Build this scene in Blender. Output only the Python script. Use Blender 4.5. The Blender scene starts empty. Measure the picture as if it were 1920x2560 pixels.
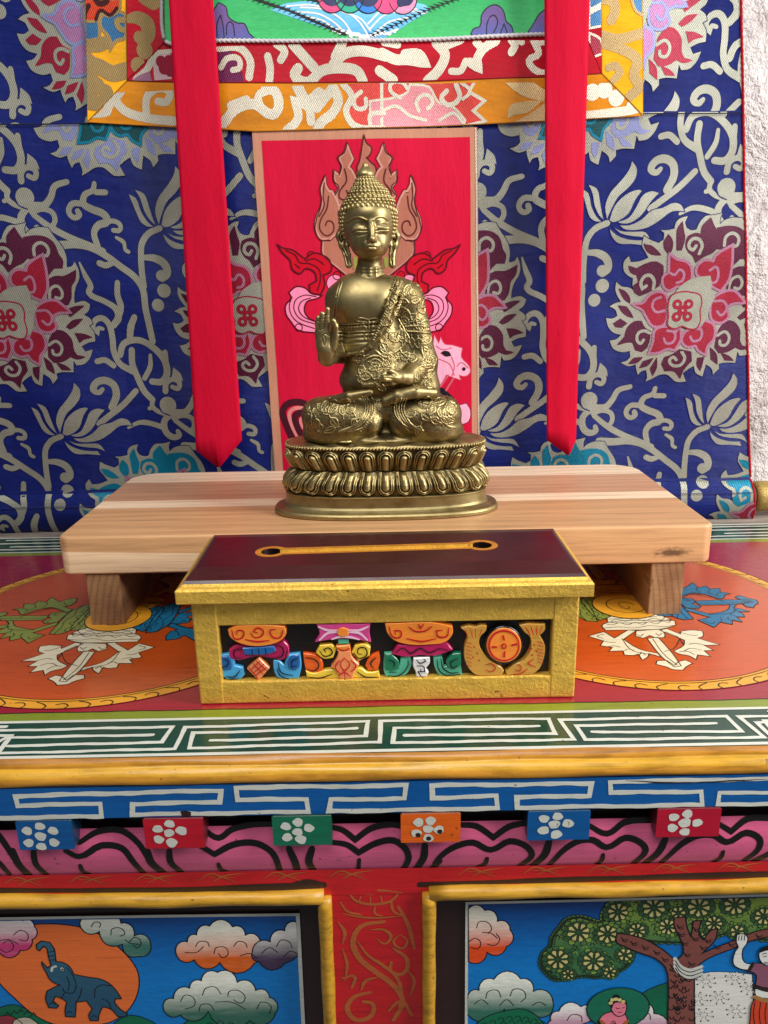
import bpy, bmesh, math, random
import numpy as np
from mathutils import Vector, Matrix
from mathutils.geometry import tessellate_polygon
random.seed(7); rng = np.random.default_rng(5)
SC = bpy.context.scene
R = math.radians
# ------------------------------------------------------------------ camera
F_PX, PITCH, ROLL, CAM_H = 1967.0, R(16.5), R(1.1), 0.26
fw = np.array([0, math.cos(PITCH), -math.sin(PITCH)]); rt = np.array([1.0, 0, 0]); up = np.cross(rt, fw)
RT = math.cos(ROLL)*rt - math.sin(ROLL)*up; UP = math.sin(ROLL)*rt + math.cos(ROLL)*up
cd = bpy.data.cameras.new('camera'); cam = bpy.data.objects.new('camera', cd); SC.collection.objects.link(cam)
cam.matrix_world = Matrix(((RT[0], UP[0], -fw[0], 0), (RT[1], UP[1], -fw[1], 0), (RT[2], UP[2], -fw[2], CAM_H), (0, 0, 0, 1)))
cd.sensor_fit = 'VERTICAL'; cd.sensor_height = 36; cd.lens = 36*F_PX/2560; cd.clip_start = .01; cd.clip_end = 50
SC.camera = cam
# ------------------------------------------------------------------ world, lamps, exposure
w = bpy.data.worlds.new('World'); SC.world = w; w.use_nodes = True
bg = w.node_tree.nodes['Background']; bg.inputs[0].default_value = (.92, .96, 1.0, 1); bg.inputs[1].default_value = .13
def area(name, loc, target, sx, sy, power, col):
    l = bpy.data.lights.new(name, 'AREA'); l.shape = 'RECTANGLE'; l.size = sx; l.size_y = sy; l.energy = power; l.color = col
    o = bpy.data.objects.new(name, l); SC.collection.objects.link(o); o.location = loc
    o.rotation_euler = (Vector(target)-Vector(loc)).to_track_quat('-Z', 'Y').to_euler(); return o
area('window_light', (1.25, .05, .72), (0, .62, .10), .55, .8, 31, (1, .98, .94))
area('room_light', (-.10, -.22, 1.25), (0, .5, .0), .9, .6, 14, (1, .98, .95))
SC.view_settings.view_transform = 'Standard'; SC.view_settings.look = 'None'; SC.view_settings.exposure = -.08; SC.view_settings.gamma = 1
SC.view_settings.use_curve_mapping = False
# ------------------------------------------------------------------ photograph pixel -> point on a real plane
def ray(x, y): return fw + RT*(x-960)/F_PX - UP*(y-1280)/F_PX
def onY(x, y, Y): d = ray(x, y); t = Y/d[1]; return d*t + np.array([0, 0, CAM_H])
def onZ(x, y, z=0.0): d = ray(x, y); t = (z-CAM_H)/d[2]; return d*t + np.array([0, 0, CAM_H])
# ------------------------------------------------------------------ object helpers
def link(o): SC.collection.objects.link(o); return o
def empty(name, loc=(0, 0, 0)):
    o = link(bpy.data.objects.new(name, None)); o.location = loc; o.empty_display_size = .02; return o
def tag(o, label=None, cat=None, group=None, kind=None):
    if label: o['label'] = label
    if cat: o['category'] = cat
    if group: o['group'] = group
    if kind: o['kind'] = kind
    return o
def child(o, parent):
    if parent is not None:
        o.parent = parent; off = Vector(parent.location)
        o.matrix_parent_inverse = Matrix.Translation(-off)
    return o
def mesh_obj(name, vs, fs, mats, parent=None, idx=None, smooth=False):
    me = bpy.data.meshes.new(name); me.from_pydata([tuple(map(float, v)) for v in vs], [], [tuple(map(int, f)) for f in fs])
    for m in (mats if isinstance(mats, (list, tuple)) else [mats]): me.materials.append(m)
    if idx is not None: me.polygons.foreach_set('material_index', idx)
    if smooth: me.polygons.foreach_set('use_smooth', [True]*len(me.polygons))
    me.update(); o = link(bpy.data.objects.new(name, me)); return child(o, parent)
def bm_obj(name, bm, mats, parent=None, smooth=False):
    bmesh.ops.recalc_face_normals(bm, faces=bm.faces)
    me = bpy.data.meshes.new(name); bm.to_mesh(me); bm.free()
    for m in (mats if isinstance(mats, (list, tuple)) else [mats]): me.materials.append(m)
    if smooth: me.polygons.foreach_set('use_smooth', [True]*len(me.polygons))
    return child(link(bpy.data.objects.new(name, me)), parent)
def box_bm(x0, x1, y0, y1, z0, z1, bev=0.0, seg=2, bm=None):
    bm = bm or bmesh.new(); n0 = len(bm.verts)
    r = bmesh.ops.create_cube(bm, size=1)
    for v in r['verts']:
        v.co = Vector(((x0+x1)/2+v.co.x*(x1-x0), (y0+y1)/2+v.co.y*(y1-y0), (z0+z1)/2+v.co.z*(z1-z0)))
    if bev:
        es = {e for v in r['verts'] for e in v.link_edges}
        bmesh.ops.bevel(bm, geom=list(es), offset=bev, segments=seg, affect='EDGES', profile=.5)
    return bm
# ------------------------------------------------------------------ materials
def lin(c):
    return tuple(((v/255)/12.92 if v/255 <= .04045 else ((v/255+.055)/1.055)**2.4) for v in c) + (1,)
MAT = {}
class NT:
    def __init__(s, name):
        s.m = bpy.data.materials.new(name); s.m.use_nodes = True; s.t = s.m.node_tree; s.b = s.t.nodes['Principled BSDF']
        s.tc = s.t.nodes.new('ShaderNodeTexCoord')
    def n(s, ty, ins=None, **kw):
        o = s.t.nodes.new('ShaderNode'+ty)
        for k, v in kw.items(): setattr(o, k, v)
        for k, v in (ins or {}).items(): s.set(o.inputs[k], v)
        return o
    def set(s, sock, v):
        if hasattr(v, 'links') or isinstance(v, bpy.types.NodeSocket): s.t.links.new(v, sock)
        else: sock.default_value = v
    def pos(s, scale=(1, 1, 1), rot=(0, 0, 0)):
        m = s.n('Mapping', {0: s.tc.outputs['Object'], 'Rotation': rot, 'Scale': scale}); return m.outputs[0]
    def noise(s, vec, scale, detail=3, rough=.55, dist=0.):
        return s.n('TexNoise', {'Vector': vec, 'Scale': scale, 'Detail': detail, 'Roughness': rough, 'Distortion': dist}).outputs[0]
    def ramp(s, fac, stops, interp='LINEAR'):
        r = s.n('ValToRGB', {0: fac}); cr = r.color_ramp; cr.interpolation = interp
        cr.elements[0].position, cr.elements[0].color = stops[0]; cr.elements[1].position, cr.elements[1].color = stops[-1]
        for p, c in stops[1:-1]: e = cr.elements.new(p); e.color = c
        return r.outputs[0]
    def mix(s, fac, a, b, mode='MIX'):
        m = s.n('Mix', data_type='RGBA', blend_type=mode); s.set(m.inputs[0], fac); s.set(m.inputs[6], a); s.set(m.inputs[7], b); return m.outputs[2]
    def math(s, op, a, b=0., c=0.):
        m = s.n('Math', operation=op); s.set(m.inputs[0], a); s.set(m.inputs[1], b); s.set(m.inputs[2], c); return m.outputs[0]
    def bump(s, h, strength, dist):
        return s.n('Bump', {'Height': h, 'Strength': strength, 'Distance': dist}).outputs[0]
    def out(s, col=None, rough=.5, metal=0., normal=None, **kw):
        if col is not None: s.set(s.b.inputs['Base Color'], col)
        s.set(s.b.inputs['Roughness'], rough); s.set(s.b.inputs['Metallic'], metal)
        if normal is not None: s.set(s.b.inputs['Normal'], normal)
        for k, v in kw.items(): s.set(s.b.inputs[k.replace('_', ' ')], v)
        return s.m
def g(v): return (v, v, v, 1)
def paint(col, rough=.34, coat=.35, var=.22, wear=True, name=None):
    """hand brushed enamel on wood"""
    key = ('p', col, rough, coat)
    if key in MAT: return MAT[key]
    t = NT(name or 'brushed_paint'); p = t.pos((1, 1, 1))
    ps = t.pos((14, 90, 90)); a = t.noise(ps, 3.0, 4, .6); b = t.noise(p, 22, 4, .6)
    s = t.math('ADD', t.math('MULTIPLY', a, .6), t.math('MULTIPLY', b, .4))
    k = t.ramp(s, [(.3, g(1-var)), (.5, g(1.0)), (.72, g(1+var*.6))])
    c = t.mix(1.0, lin(col), k, 'MULTIPLY')
    stk = t.noise(t.pos((9, 320, 320)), 2.2, 3, .6); c = t.mix(t.ramp(stk, [(.60, g(0)), (.72, g(.30))]), c, lin(tuple(int(v*.45) for v in col)))
    c = t.mix(t.ramp(stk, [(.26, g(.22)), (.38, g(0))]), c, lin(tuple(min(255, int(v*1.1+26)) for v in col)))
    if wear:
        sp = t.noise(p, 260, 2, .5); m = t.ramp(sp, [(.70, g(0)), (.75, g(.6))]); c = t.mix(m, c, lin((60, 42, 30)))
    h = t.math('ADD', a, t.math('MULTIPLY', t.noise(p, 420, 3), .35))
    MAT[key] = t.out(c, t.ramp(b, [(.3, g(rough*.75)), (.7, g(rough*1.3))]), 0, t.bump(h, .35, .0006), Coat_Weight=coat*.6, Coat_Roughness=.2)
    return MAT[key]
def cloth(col, kind='satin', name=None):
    key = ('c', col, kind)
    if key in MAT: return MAT[key]
    t = NT(name or kind+'_cloth'); p = t.pos((1, 1, 1))
    if kind == 'thread':       # metallic twill of the brocade figures
        pr = t.pos((1, 1, 1), (0, R(-32), 0))
        wv = t.n('TexWave', {'Vector': pr, 'Scale': 190., 'Distortion': .5, 'Detail': 1., 'Detail Scale': 30.}, bands_direction='X').outputs[1]
        k = t.ramp(wv, [(.1, g(.70)), (.6, g(1.05))])
        big = t.noise(p, 35, 3); k2 = t.ramp(big, [(.3, g(.86)), (.7, g(1.1))])
        c = t.mix(1, t.mix(1, lin(col), k, 'MULTIPLY'), k2, 'MULTIPLY')
        MAT[key] = t.out(c, .42, .35, t.bump(wv, .55, .0006))
    elif kind == 'satin':
        wv = t.n('TexWave', {'Vector': p, 'Scale': 320., 'Distortion': .3}, bands_direction='Z').outputs[1]
        cr = t.noise(t.pos((3, 3, 9)), 4, 4, .6); fine = t.noise(p, 900, 2)
        k = t.ramp(t.math('ADD', t.math('MULTIPLY', cr, .75), t.math('MULTIPLY', fine, .25)), [(.33, g(.72)), (.6, g(1.12))])
        c = t.mix(1, lin(col), k, 'MULTIPLY')
        h = t.math('ADD', t.math('MULTIPLY', wv, .06), cr)
        MAT[key] = t.out(c, .42, 0, t.bump(h, .5, .006), Specular_IOR_Level=.25)
    else:                      # plain cotton
        cr = t.noise(t.pos((7, 7, 2)), 5, 4, .6); fine = t.noise(p, 1500, 2)
        k = t.ramp(t.math('ADD', t.math('MULTIPLY', cr, .6), t.math('MULTIPLY', fine, .4)), [(.3, g(.92)), (.7, g(1.05))])
        wv = t.n('TexWave', {'Vector': t.pos((1, 1, 1), (0, R(3), 0)), 'Scale': 260., 'Distortion': 1.2, 'Detail': 2.}, bands_direction='X').outputs[1]
        MAT[key] = t.out(t.mix(1, t.mix(1, lin(col), k, 'MULTIPLY'), t.ramp(wv, [(.2, g(.92)), (.6, g(1.02))]), 'MULTIPLY'), .75, 0, t.bump(t.math('ADD', cr, t.math('MULTIPLY', fine, .05)), .55, .004), Specular_IOR_Level=.15)
    return MAT[key]
def grad_paint(c0, c1, z0, z1, rough=.4, name='shaded_paint'):
    """paint blended from c0 (z0) to c1 (z1), as the painter blended it"""
    key = ('g', c0, c1, z0, z1)
    if key in MAT: return MAT[key]
    t = NT(name); s = t.n('SeparateXYZ', {0: t.tc.outputs['Object']}).outputs[2]
    mr = t.n('MapRange', {'Value': s, 'From Min': z0, 'From Max': z1}).outputs[0]
    mr = t.math('ADD', mr, t.math('MULTIPLY', t.math('SUBTRACT', t.noise(t.pos((14, 90, 90)), 3., 4), .5), .35))
    c = t.ramp(mr, [(.0, lin(c0)), (1., lin(c1))])
    c = t.mix(1, c, t.ramp(t.noise(t.pos((30, 120, 120)), 5, 3), [(.3, g(.88)), (.7, g(1.1))]), 'MULTIPLY')
    MAT[key] = t.out(c, rough, 0, t.bump(t.noise(t.pos(), 400, 3), .2, .0005), Coat_Weight=.25, Coat_Roughness=.15); return MAT[key]
def brass(name='aged_brass', worn=False):
    if name in MAT: return MAT[name]
    t = NT(name); p = t.pos()
    n1 = t.noise(p, 60, 4, .6)
    c = t.ramp(n1, [(.3, lin((156, 138, 92))), (.55, lin((186, 168, 118))), (.75, lin((166, 144, 94)))])
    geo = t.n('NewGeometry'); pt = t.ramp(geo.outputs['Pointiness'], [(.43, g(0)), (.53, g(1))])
    c = t.mix(pt, lin((52, 44, 30)), c)  # crevices darkened: patina, with deep shade painted into the colour
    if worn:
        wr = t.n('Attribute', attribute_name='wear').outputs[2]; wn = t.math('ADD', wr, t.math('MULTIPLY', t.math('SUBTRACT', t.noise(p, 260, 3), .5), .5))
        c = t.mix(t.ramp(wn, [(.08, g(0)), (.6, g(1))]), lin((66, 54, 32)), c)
    rg = t.ramp(n1, [(.3, g(.36)), (.7, g(.50))])
    MAT[name] = t.out(c, rg, .93, t.bump(t.noise(p, 700, 3), .12, .0004)); return MAT[name]
def gold_paint(name='gold_paint', col=(238, 192, 82)):
    key = (name, col)
    if key in MAT: return MAT[key]
    t = NT(name); p = t.pos(); st = t.pos((22, 60, 60))
    a = t.noise(p, 420, 5, .65); b = t.noise(st, 3, 4, .6)
    k = t.ramp(b, [(.3, g(.78)), (.55, g(1.0)), (.75, g(1.14))])
    c = t.mix(1, lin(col), k, 'MULTIPLY')
    sp = t.ramp(t.noise(p, 150, 3), [(.70, g(0)), (.74, g(.7))]); c = t.mix(sp, c, lin((84, 60, 22)))
    h = t.math('ADD', a, t.math('MULTIPLY', b, .8))
    MAT[key] = t.out(c, .40, .45, t.bump(h, .8, .0011)); return MAT[key]
def wood(name, pale, mid, dark, axis='x', seed=0.):
    t = NT(name)
    sc = {'x': (2.2, 26, 26), 'y': (26, 2.2, 26)}[axis]
    m = t.n('Mapping', {0: t.tc.outputs['Object'], 'Scale': sc, 'Location': (seed, seed*.7, seed*1.3)}).outputs[0]
    big = t.noise(m, 1.3, 3, .5, .7); wv = t.n('TexWave', {'Vector': m, 'Scale': 1.1, 'Distortion': 7., 'Detail': 3., 'Detail Scale': .8}, bands_direction='Y', wave_profile='SAW').outputs[1]
    fine = t.noise(t.n('Mapping', {0: m, 'Scale': (1.5, 14, 14)}).outputs[0], 2.2, 3, .6)
    f = t.math('ADD', t.math('MULTIPLY', big, .6), t.math('ADD', t.math('MULTIPLY', wv, .18), t.math('MULTIPLY', fine, .25)))
    c = t.ramp(f, [(.3, lin(pale)), (.52, lin(mid)), (.72, lin(dark))])
    return t, c, fine
# ------------------------------------------------------------------ painted / woven figures: real sheets laid on a surface
def smooth(pts, closed, sub=4, corner=72):
    P = [np.array(p, float) for p in pts]; n = len(P)
    if n < 3: return P
    T = []
    for i in range(n):
        if not closed and i in (0, n-1): T.append((P[1]-P[0]) if i == 0 else (P[-1]-P[-2])); continue
        a = P[i]-P[i-1]; b = P[(i+1) % n]-P[i]; la, lb = np.linalg.norm(a)+1e-9, np.linalg.norm(b)+1e-9
        ang = math.degrees(math.acos(max(-1, min(1, float(a@b)/la/lb))))
        if ang > corner: T.append(None)
        else:
            d = a/la+b/lb; d = d/(np.linalg.norm(d)+1e-9); T.append(d)
    o = []; m = n if closed else n-1
    for i in range(m):
        p, q = P[i], P[(i+1) % n]; L = np.linalg.norm(q-p); dirn = (q-p)
        def tan(t, first):
            if t is None: return dirn*.6
            t = np.array(t); nn = np.linalg.norm(t); return t/nn*L*.95 if nn > 0 else dirn
        t0, t1 = tan(T[i], 1), tan(T[(i+1) % n], 0)
        for k in range(sub):
            s = k/sub; s2, s3 = s*s, s*s*s
            o.append((2*s3-3*s2+1)*p+(s3-2*s2+s)*t0+(-2*s3+3*s2)*q+(s3-s2)*t1)
    if not closed: o.append(P[-1])
    return o
class Sheet:
    """collects flat figures in surface coordinates (u,v in mm), lifted h mm, and lays them on surf(u,v,h)."""
    def __init__(s, uv, surf, lay=.12):
        s.uv0 = uv; s.surf = surf; s.LAY = lay; s.groups = []; s.mats = []; s.crop = (0, 0, 1); s.off = (0, 0); s.k = 0; s.tf = None; s.wob = 0.; s.clip([])
    def clip(s, planes, grid=None): s.groups.append(dict(planes=planes, V=[], F=[], M=[], grid=grid)); return s
    def c(s, x0=0, y0=0, sc=1.): s.crop = (x0, y0, sc); return s
    def q(s, p):
        x, y = s.crop[0]+p[0]/s.crop[2], s.crop[1]+p[1]/s.crop[2]; u = np.array(s.uv0(x, y)[:2], float)+s.off
        return np.array(s.tf(u)) if s.tf else u
    def mi(s, m):
        if m not in s.mats: s.mats.append(m)
        return s.mats.index(m)
    def add(s, vs, fs, m, lay):
        G = s.groups[-1]; n = len(G['V']); s.k += 1; h = lay*s.LAY + (s.k % 37)*s.LAY*.012; mi = s.mi(m)
        nn = max(1, len(vs))
        for i, v in enumerate(vs): G['V'].append((v[0], v[1], h + (v[2] if len(v) > 2 else 0)))
        for f in fs: G['F'].append([n+i for i in f]); G['M'].append(mi)
    def Puv(s, P, m, lay, holes=()):
        loops = [[Vector((p[0], p[1], 0)) for p in L] for L in [P, *holes]]
        tris = tessellate_polygon(loops); flat = [p for L in [P, *holes] for p in L]
        s.add(flat, tris, m, lay)
    def P(s, pts, m, lay=1, sm=True, out=None, ow=.6, corner=72, raw=False):
        U = [np.array(p, float) if raw else s.q(p) for p in pts]
        if sm: U = smooth(U, True, 3, corner)
        s.Puv(U, m, lay)
        if out is not None: s.Luv(U, ow, out, lay+.5, closed=True)
        return U
    def Luv(s, U, w, m, lay, closed=False, taper=None):
        U = [u for i, u in enumerate(U) if i == 0 or np.linalg.norm(u-U[i-1]) > 1e-4]
        n = len(U)
        if s.wob and n > 1 and not closed:          # the brush wavers along long lines
            N_ = []
            for a, b in zip(U, U[1:]):
                k = max(1, int(np.linalg.norm(b-a)/3.0)); N_ += [a+(b-a)*i/k for i in range(k)]
            N_.append(U[-1]); ph = rng.uniform(0, 6.28, 4); L0 = 0.
            for i in range(len(N_)):
                if i: L0 += np.linalg.norm(N_[i]-N_[i-1])
                N_[i] = N_[i]+s.wob*np.array([math.sin(L0*.17+ph[0])*.4, math.sin(L0*.11+ph[1])*.7+math.sin(L0*.37+ph[2])*.3])
            U = N_; n = len(U)
            if not taper: taper = list(1+s.wob*.45*rng.uniform(-1, 1, max(4, n//2)))
        if n < 2: return
        if closed: U = U+[U[0], U[1]]; n += 2
        d = [np.linalg.norm(U[i+1]-U[i]) for i in range(n-1)]; L = sum(d) or 1; acc = 0
        vs, fs = [], []
        for i in range(n):
            a = U[i]-U[max(i-1, 0)]; b = U[min(i+1, n-1)]-U[i]
            t = a/(np.linalg.norm(a)+1e-9)+b/(np.linalg.norm(b)+1e-9); ln = np.linalg.norm(t)
            t = t/ln if ln > 1e-6 else np.array([1., 0]); nr = np.array([-t[1], t[0]])
            f = acc/L; ww = w
            if taper: ww = w*np.interp(f, np.linspace(0, 1, len(taper)), taper)
            k = 1/max(.6, ln/2) if 0 < i < n-1 else 1.0
            z = s.LAY*.25*f
            vs += [(*(U[i]+nr*ww/2*k), z), (*(U[i]-nr*ww/2*k), z)]
            if i: fs.append((2*i-2, 2*i-1, 2*i+1, 2*i))
            if i < n-1: acc += d[i]
        s.add(vs, fs, m, lay)
        if not closed:
            for i, f in ((0, 0), (n-1, 1)):
                ww = w*(taper[0 if i == 0 else -1] if taper else 1)
                if ww > .25*w: s.Cuv(U[i], ww/2*.985, m, lay+.001+.2*f, 10)
    def L(s, pts, w, m, lay=2, taper=None, sm=True, raw=False, closed=False, corner=100):
        U = [np.array(p, float) if raw else s.q(p) for p in pts]
        if sm: U = smooth(U, closed, 4, corner)
        s.Luv(U, w, m, lay, closed, taper)
    def Cuv(s, c, r, m, lay, n=20, ry=None):
        ry = ry or r
        s.add([(c[0]+r*math.cos(a), c[1]+ry*math.sin(a)) for a in np.linspace(0, 2*math.pi, n, endpoint=False)], [list(range(n))], m, lay)
    def C(s, x, y, r, m, lay=2, ry=None, out=None, ow=.5):
        c = s.q((x, y)); s.Cuv(c, r, m, lay, 20, ry)
        if out is not None:
            s.Luv([np.array([c[0]+r*math.cos(a), c[1]+(ry or r)*math.sin(a)]) for a in np.linspace(0, 2*math.pi, 22, endpoint=False)], ow, out, lay+.5, True)
    def build(s, name, parent=None, smoothf=False):
        allV, allF, allM = [], [], []
        for G in s.groups:
            if not G['F']: continue
            bm = bmesh.new(); vs = [bm.verts.new(v) for v in G['V']]
            for f, mi in zip(G['F'], G['M']):
                try: fc = bm.faces.new([vs[i] for i in f]); fc.material_index = mi
                except ValueError: pass
            for (p, nrm) in G['planes']:
                bmesh.ops.bisect_plane(bm, geom=bm.verts[:]+bm.edges[:]+bm.faces[:], plane_co=(p[0], p[1], 0), plane_no=(nrm[0], nrm[1], 0), clear_outer=True)
            if G['grid']:
                for ax, vals in G['grid']:
                    for v in vals:
                        co = (v, 0, 0) if ax == 0 else (0, v, 0); no = (1, 0, 0) if ax == 0 else (0, 1, 0)
                        bmesh.ops.bisect_plane(bm, geom=bm.verts[:]+bm.edges[:]+bm.faces[:], plane_co=co, plane_no=no)
            bm.verts.index_update(); n = len(allV)
            for f in bm.faces:
                f.normal_update()
                ids = [n+v.index for v in f.verts]
                allF.append(ids if f.normal.z > 0 else ids[::-1]); allM.append(f.material_index)
            allV += [s.surf(*v.co) for v in bm.verts]; bm.free()
        return mesh_obj(name, allV, allF, s.mats, parent, allM, smoothf)
def extrude_sheet(U, surf, h0, h1, name, mats, parent, top_extra=None):
    """outline U (uv mm) as a solid from h0 to h1 mm"""
    n = len(U); tris = tessellate_polygon([[Vector((p[0], p[1], 0)) for p in U]])
    area2 = sum(U[i][0]*U[(i+1) % n][1]-U[(i+1) % n][0]*U[i][1] for i in range(n))
    if area2 < 0: U = U[::-1]; tris = tessellate_polygon([[Vector((p[0], p[1], 0)) for p in U]])
    vs = [surf(u[0], u[1], h1) for u in U]+[surf(u[0], u[1], h0) for u in U]
    c = np.mean(U, axis=0)
    fs = [t for t in tris]+[(i, (i+1) % n, n+(i+1) % n, n+i) for i in range(n)]
    return mesh_obj(name, vs, fs, mats, parent)
# ================================================================== palette
SILVER = cloth((166, 166, 152), 'thread', 'silver_thread'); GLARE_TH = cloth((226, 218, 198), 'thread', 'glare_silver_thread'); TAN_TH = cloth((178, 148, 96), 'thread', 'tan_thread')  # whitish silver has window glare painted in, tan is the duller thread
MAROON_TH = cloth((88, 22, 56), 'thread'); RED_TH = cloth((164, 26, 54), 'thread'); PINK_TH = cloth((178, 122, 150), 'thread'); TEAL_TH = cloth((0, 128, 160), 'thread'); DTEAL_TH = cloth((10, 78, 84), 'thread')
LAV_TH = cloth((142, 148, 196), 'thread'); CRIM_TH = cloth((160, 28, 58), 'thread'); ORG_TH = cloth((226, 70, 34), 'thread'); DKRED_TH = cloth((70, 14, 16), 'thread'); CORAL_TH = cloth((224, 74, 66), 'thread'); ROSE_TH = cloth((236, 150, 160), 'thread'); BLUE_TH = cloth((60, 120, 170), 'thread')
BLUE = cloth((8, 26, 104), 'satin', 'blue_satin'); NAVY = cloth((22, 24, 74), 'satin', 'navy_thread'); RED_S = cloth((186, 4, 34), 'satin', 'red_satin'); GOLD_S = cloth((214, 132, 8), 'satin', 'gold_satin'); CRIM = cloth((206, 14, 56), 'cotton', 'crimson_cotton'); RIB = cloth((198, 4, 46), 'cotton', 'ribbon_cotton')
TANC = cloth((196, 138, 112), 'cotton', 'tan_cotton'); CORD = cloth((214, 208, 212), 'cotton', 'white_cord'); PIPE = cloth((170, 20, 30), 'cotton', 'red_piping')
FLT = cloth((180, 112, 92), 'cotton'); FLT2 = cloth((208, 146, 132), 'cotton'); DKB = cloth((96, 30, 34), 'cotton'); DRED = cloth((196, 4, 34), 'cotton'); DLINE = cloth((92, 6, 26), 'cotton'); PNK = cloth((246, 140, 178), 'cotton'); OLIVE = cloth((150, 150, 70), 'cotton'); PNK2 = cloth((244, 176, 204), 'cotton'); NEARBK = cloth((26, 26, 34), 'cotton')
# ================================================================== wall and ledge
t = NT('rough_plaster'); p = t.pos(); n1 = t.noise(p, 14, 6, .7, .6); n2 = t.noise(p, 55, 5, .7)
c = t.ramp(n1, [(.3, lin((186, 172, 170))), (.5, lin((220, 212, 210))), (.7, lin((208, 196, 192)))]); c = t.mix(t.ramp(t.noise(p, 38, 4, .7), [(.62, g(0)), (.72, g(.6))]), c, lin((176, 138, 118)))
PL = t.out(c, .85, 0, t.bump(t.math('ADD', n1, t.math('MULTIPLY', n2, .6)), .9, .02))
bm = bmesh.new(); NX, NZ = 120, 90; gv = []
for j in range(NZ+1):
    for i in range(NX+1):
        x, z = -1.4+2.8*i/NX, -.6+2.2*j/NZ; gv.append(bm.verts.new((x, .905+.004*math.sin(x*23+3*math.sin(z*17))+.003*math.sin(z*41+x*13), z)))
for j in range(NZ):
    for i in range(NX): bm.faces.new((gv[j*(NX+1)+i], gv[j*(NX+1)+i+1], gv[(j+1)*(NX+1)+i+1], gv[(j+1)*(NX+1)+i]))
tag(bm_obj('wall', bm, PL, None, True), 'rough white plaster wall seen beside the hanging cloth', kind='structure')
t = NT('grey_ledge'); p = t.pos((3, 20, 20)); LG = t.out(t.ramp(t.noise(p, 6, 4), [(.3, lin((112, 98, 88))), (.7, lin((168, 156, 146)))]), .8, 0, t.bump(t.noise(p, 30, 4), .5, .002))
tag(bm_obj('ledge', box_bm(-1.2, 1.2, .8085, .9, -.06, -.001, .002), LG), 'grey stone ledge of the wall behind the painted table', kind='structure')
# ================================================================== thangka
CY = .83
thangka = tag(empty('thangka_scroll', (0, CY, .02)), 'brocade mounted scroll painting hanging behind the brass statue, blue cloth with silver vines', 'wall hanging')
def wave(u, v):
    y = 1.6*math.sin(u*.021+.7)+1.1*math.sin(u*.047+v*.012)+.9*math.sin(v*.05+u*.008)+ .9*math.sin(v*.06+1+u*.02)*math.exp(-((v-395)/60)**2)
    if v < 46: y -= -9+9*math.sqrt(max(0, 1-((v-20)/26.)**2))*2 if abs(v-20) < 26 else 0
    return y
def csurf(off):
    def f(u, v, h): return Vector((u/1000, CY+(wave(u, v)-h-off)/1000, v/1000))
    return f
def cuv(x, y): p = onY(x, y, CY); return p[0]*1000, p[2]*1000
def vuv(Y):
    return lambda x, y: tuple(onY(x, y, Y)[[0, 2]]*1000)
flA, flR = np.array([-382.1, 227.6]), np.array([308.5, 224.2])
def right_edge(z): return np.interp(z, [0, 60, 230, 501, 760], [402, 399.7, 372, 340, 335])
# --- brocade motif, measured once, in mm around the flower centre
def fl3(x, y): return np.array([(x-895)/3.456*.437, -(y-750)/3.456*.437])*[.98, 1.]
def r1(x, y): dx, dy = (x-45)*1.083, (y-1150)*1.083; return fl3(895+dx+30-.16*dy, 750+dy)
def c1(x, y): return np.array(cuv(x/3.19, 440+y/3.19))-flA
def c2(x, y): return np.array(cuv(x/3.19, 840+y/3.19))-flA
A3 = lambda P: [fl3(*p) for p in P]
AR = lambda P: [r1(*p) for p in P]
OUT = A3([(880,40),(862,85),(880,125),(925,145),(960,140),(985,85),(1030,40),(1090,35),(1165,20),(1148,60),(1150,105),(1185,75),(1250,55),(1330,60)])+AR([(365,575),(430,650),(460,720),(465,790),(505,780),(520,750),(550,800),(560,870),(535,930),(525,1000),(530,1045),(600,1030),(645,1055),(635,1100),(600,1130),(650,1160),(668,1195),(640,1210),(680,1260),(692,1325),(640,1335),(590,1360),(620,1400),(675,1385),(660,1440),(620,1490),(560,1500)])+A3([(1400,1090),(1390,1185),(1300,1180),(1250,1190),(1255,1230),(1210,1275),(1195,1230),(1140,1190),(1120,1290),(1060,1260),(1040,1200),(990,1230),(950,1260),(985,1330),(900,1330),(850,1290),(820,1270),(760,1270),(700,1300),(645,1325),(655,1290),(640,1230),(600,1240),(575,1270),(555,1215),(550,1180),(490,1195),(420,1165),(470,1150),(500,1120),(490,1070),(430,1080),(350,1050),(315,985),(370,975),(410,940),(340,920),(295,870),(275,805),(330,810),(370,790),(350,740),(300,715),(345,690),(395,680),(365,640),(340,580),(345,525),(390,560),(450,570),(500,600),(480,560),(480,500),(440,480),(400,440),(395,370),(430,330),(450,375),(520,370),(590,345),(560,300),(530,250),(540,180),(590,210),(660,235),(700,210),(700,160),(670,140),(730,140),(780,130),(790,80),(830,50)])
LOBES = [A3(p) for p in ([(440,410),(500,430),(570,395),(650,380),(710,410),(715,460),(690,560),(600,610),(545,630),(500,600),(490,560),(530,530),(510,470),(460,450)], [(390,1015),(440,960),(460,890),(520,840),(570,840),(600,890),(650,920),(630,1040),(590,1075),(540,1060),(515,1000),(470,995)],
    [(1070,60),(1110,130),(1150,180),(1150,260),(1110,310),(1040,340),(980,380),(950,330),(910,300),(885,240),(900,190),(960,170),(1005,180),(1010,120)], [(905,1070),(1000,1090),(1010,1160),(950,1230),(930,1295),(880,1240),(800,1235),(770,1180),(790,1130),(850,1110)])]
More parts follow.
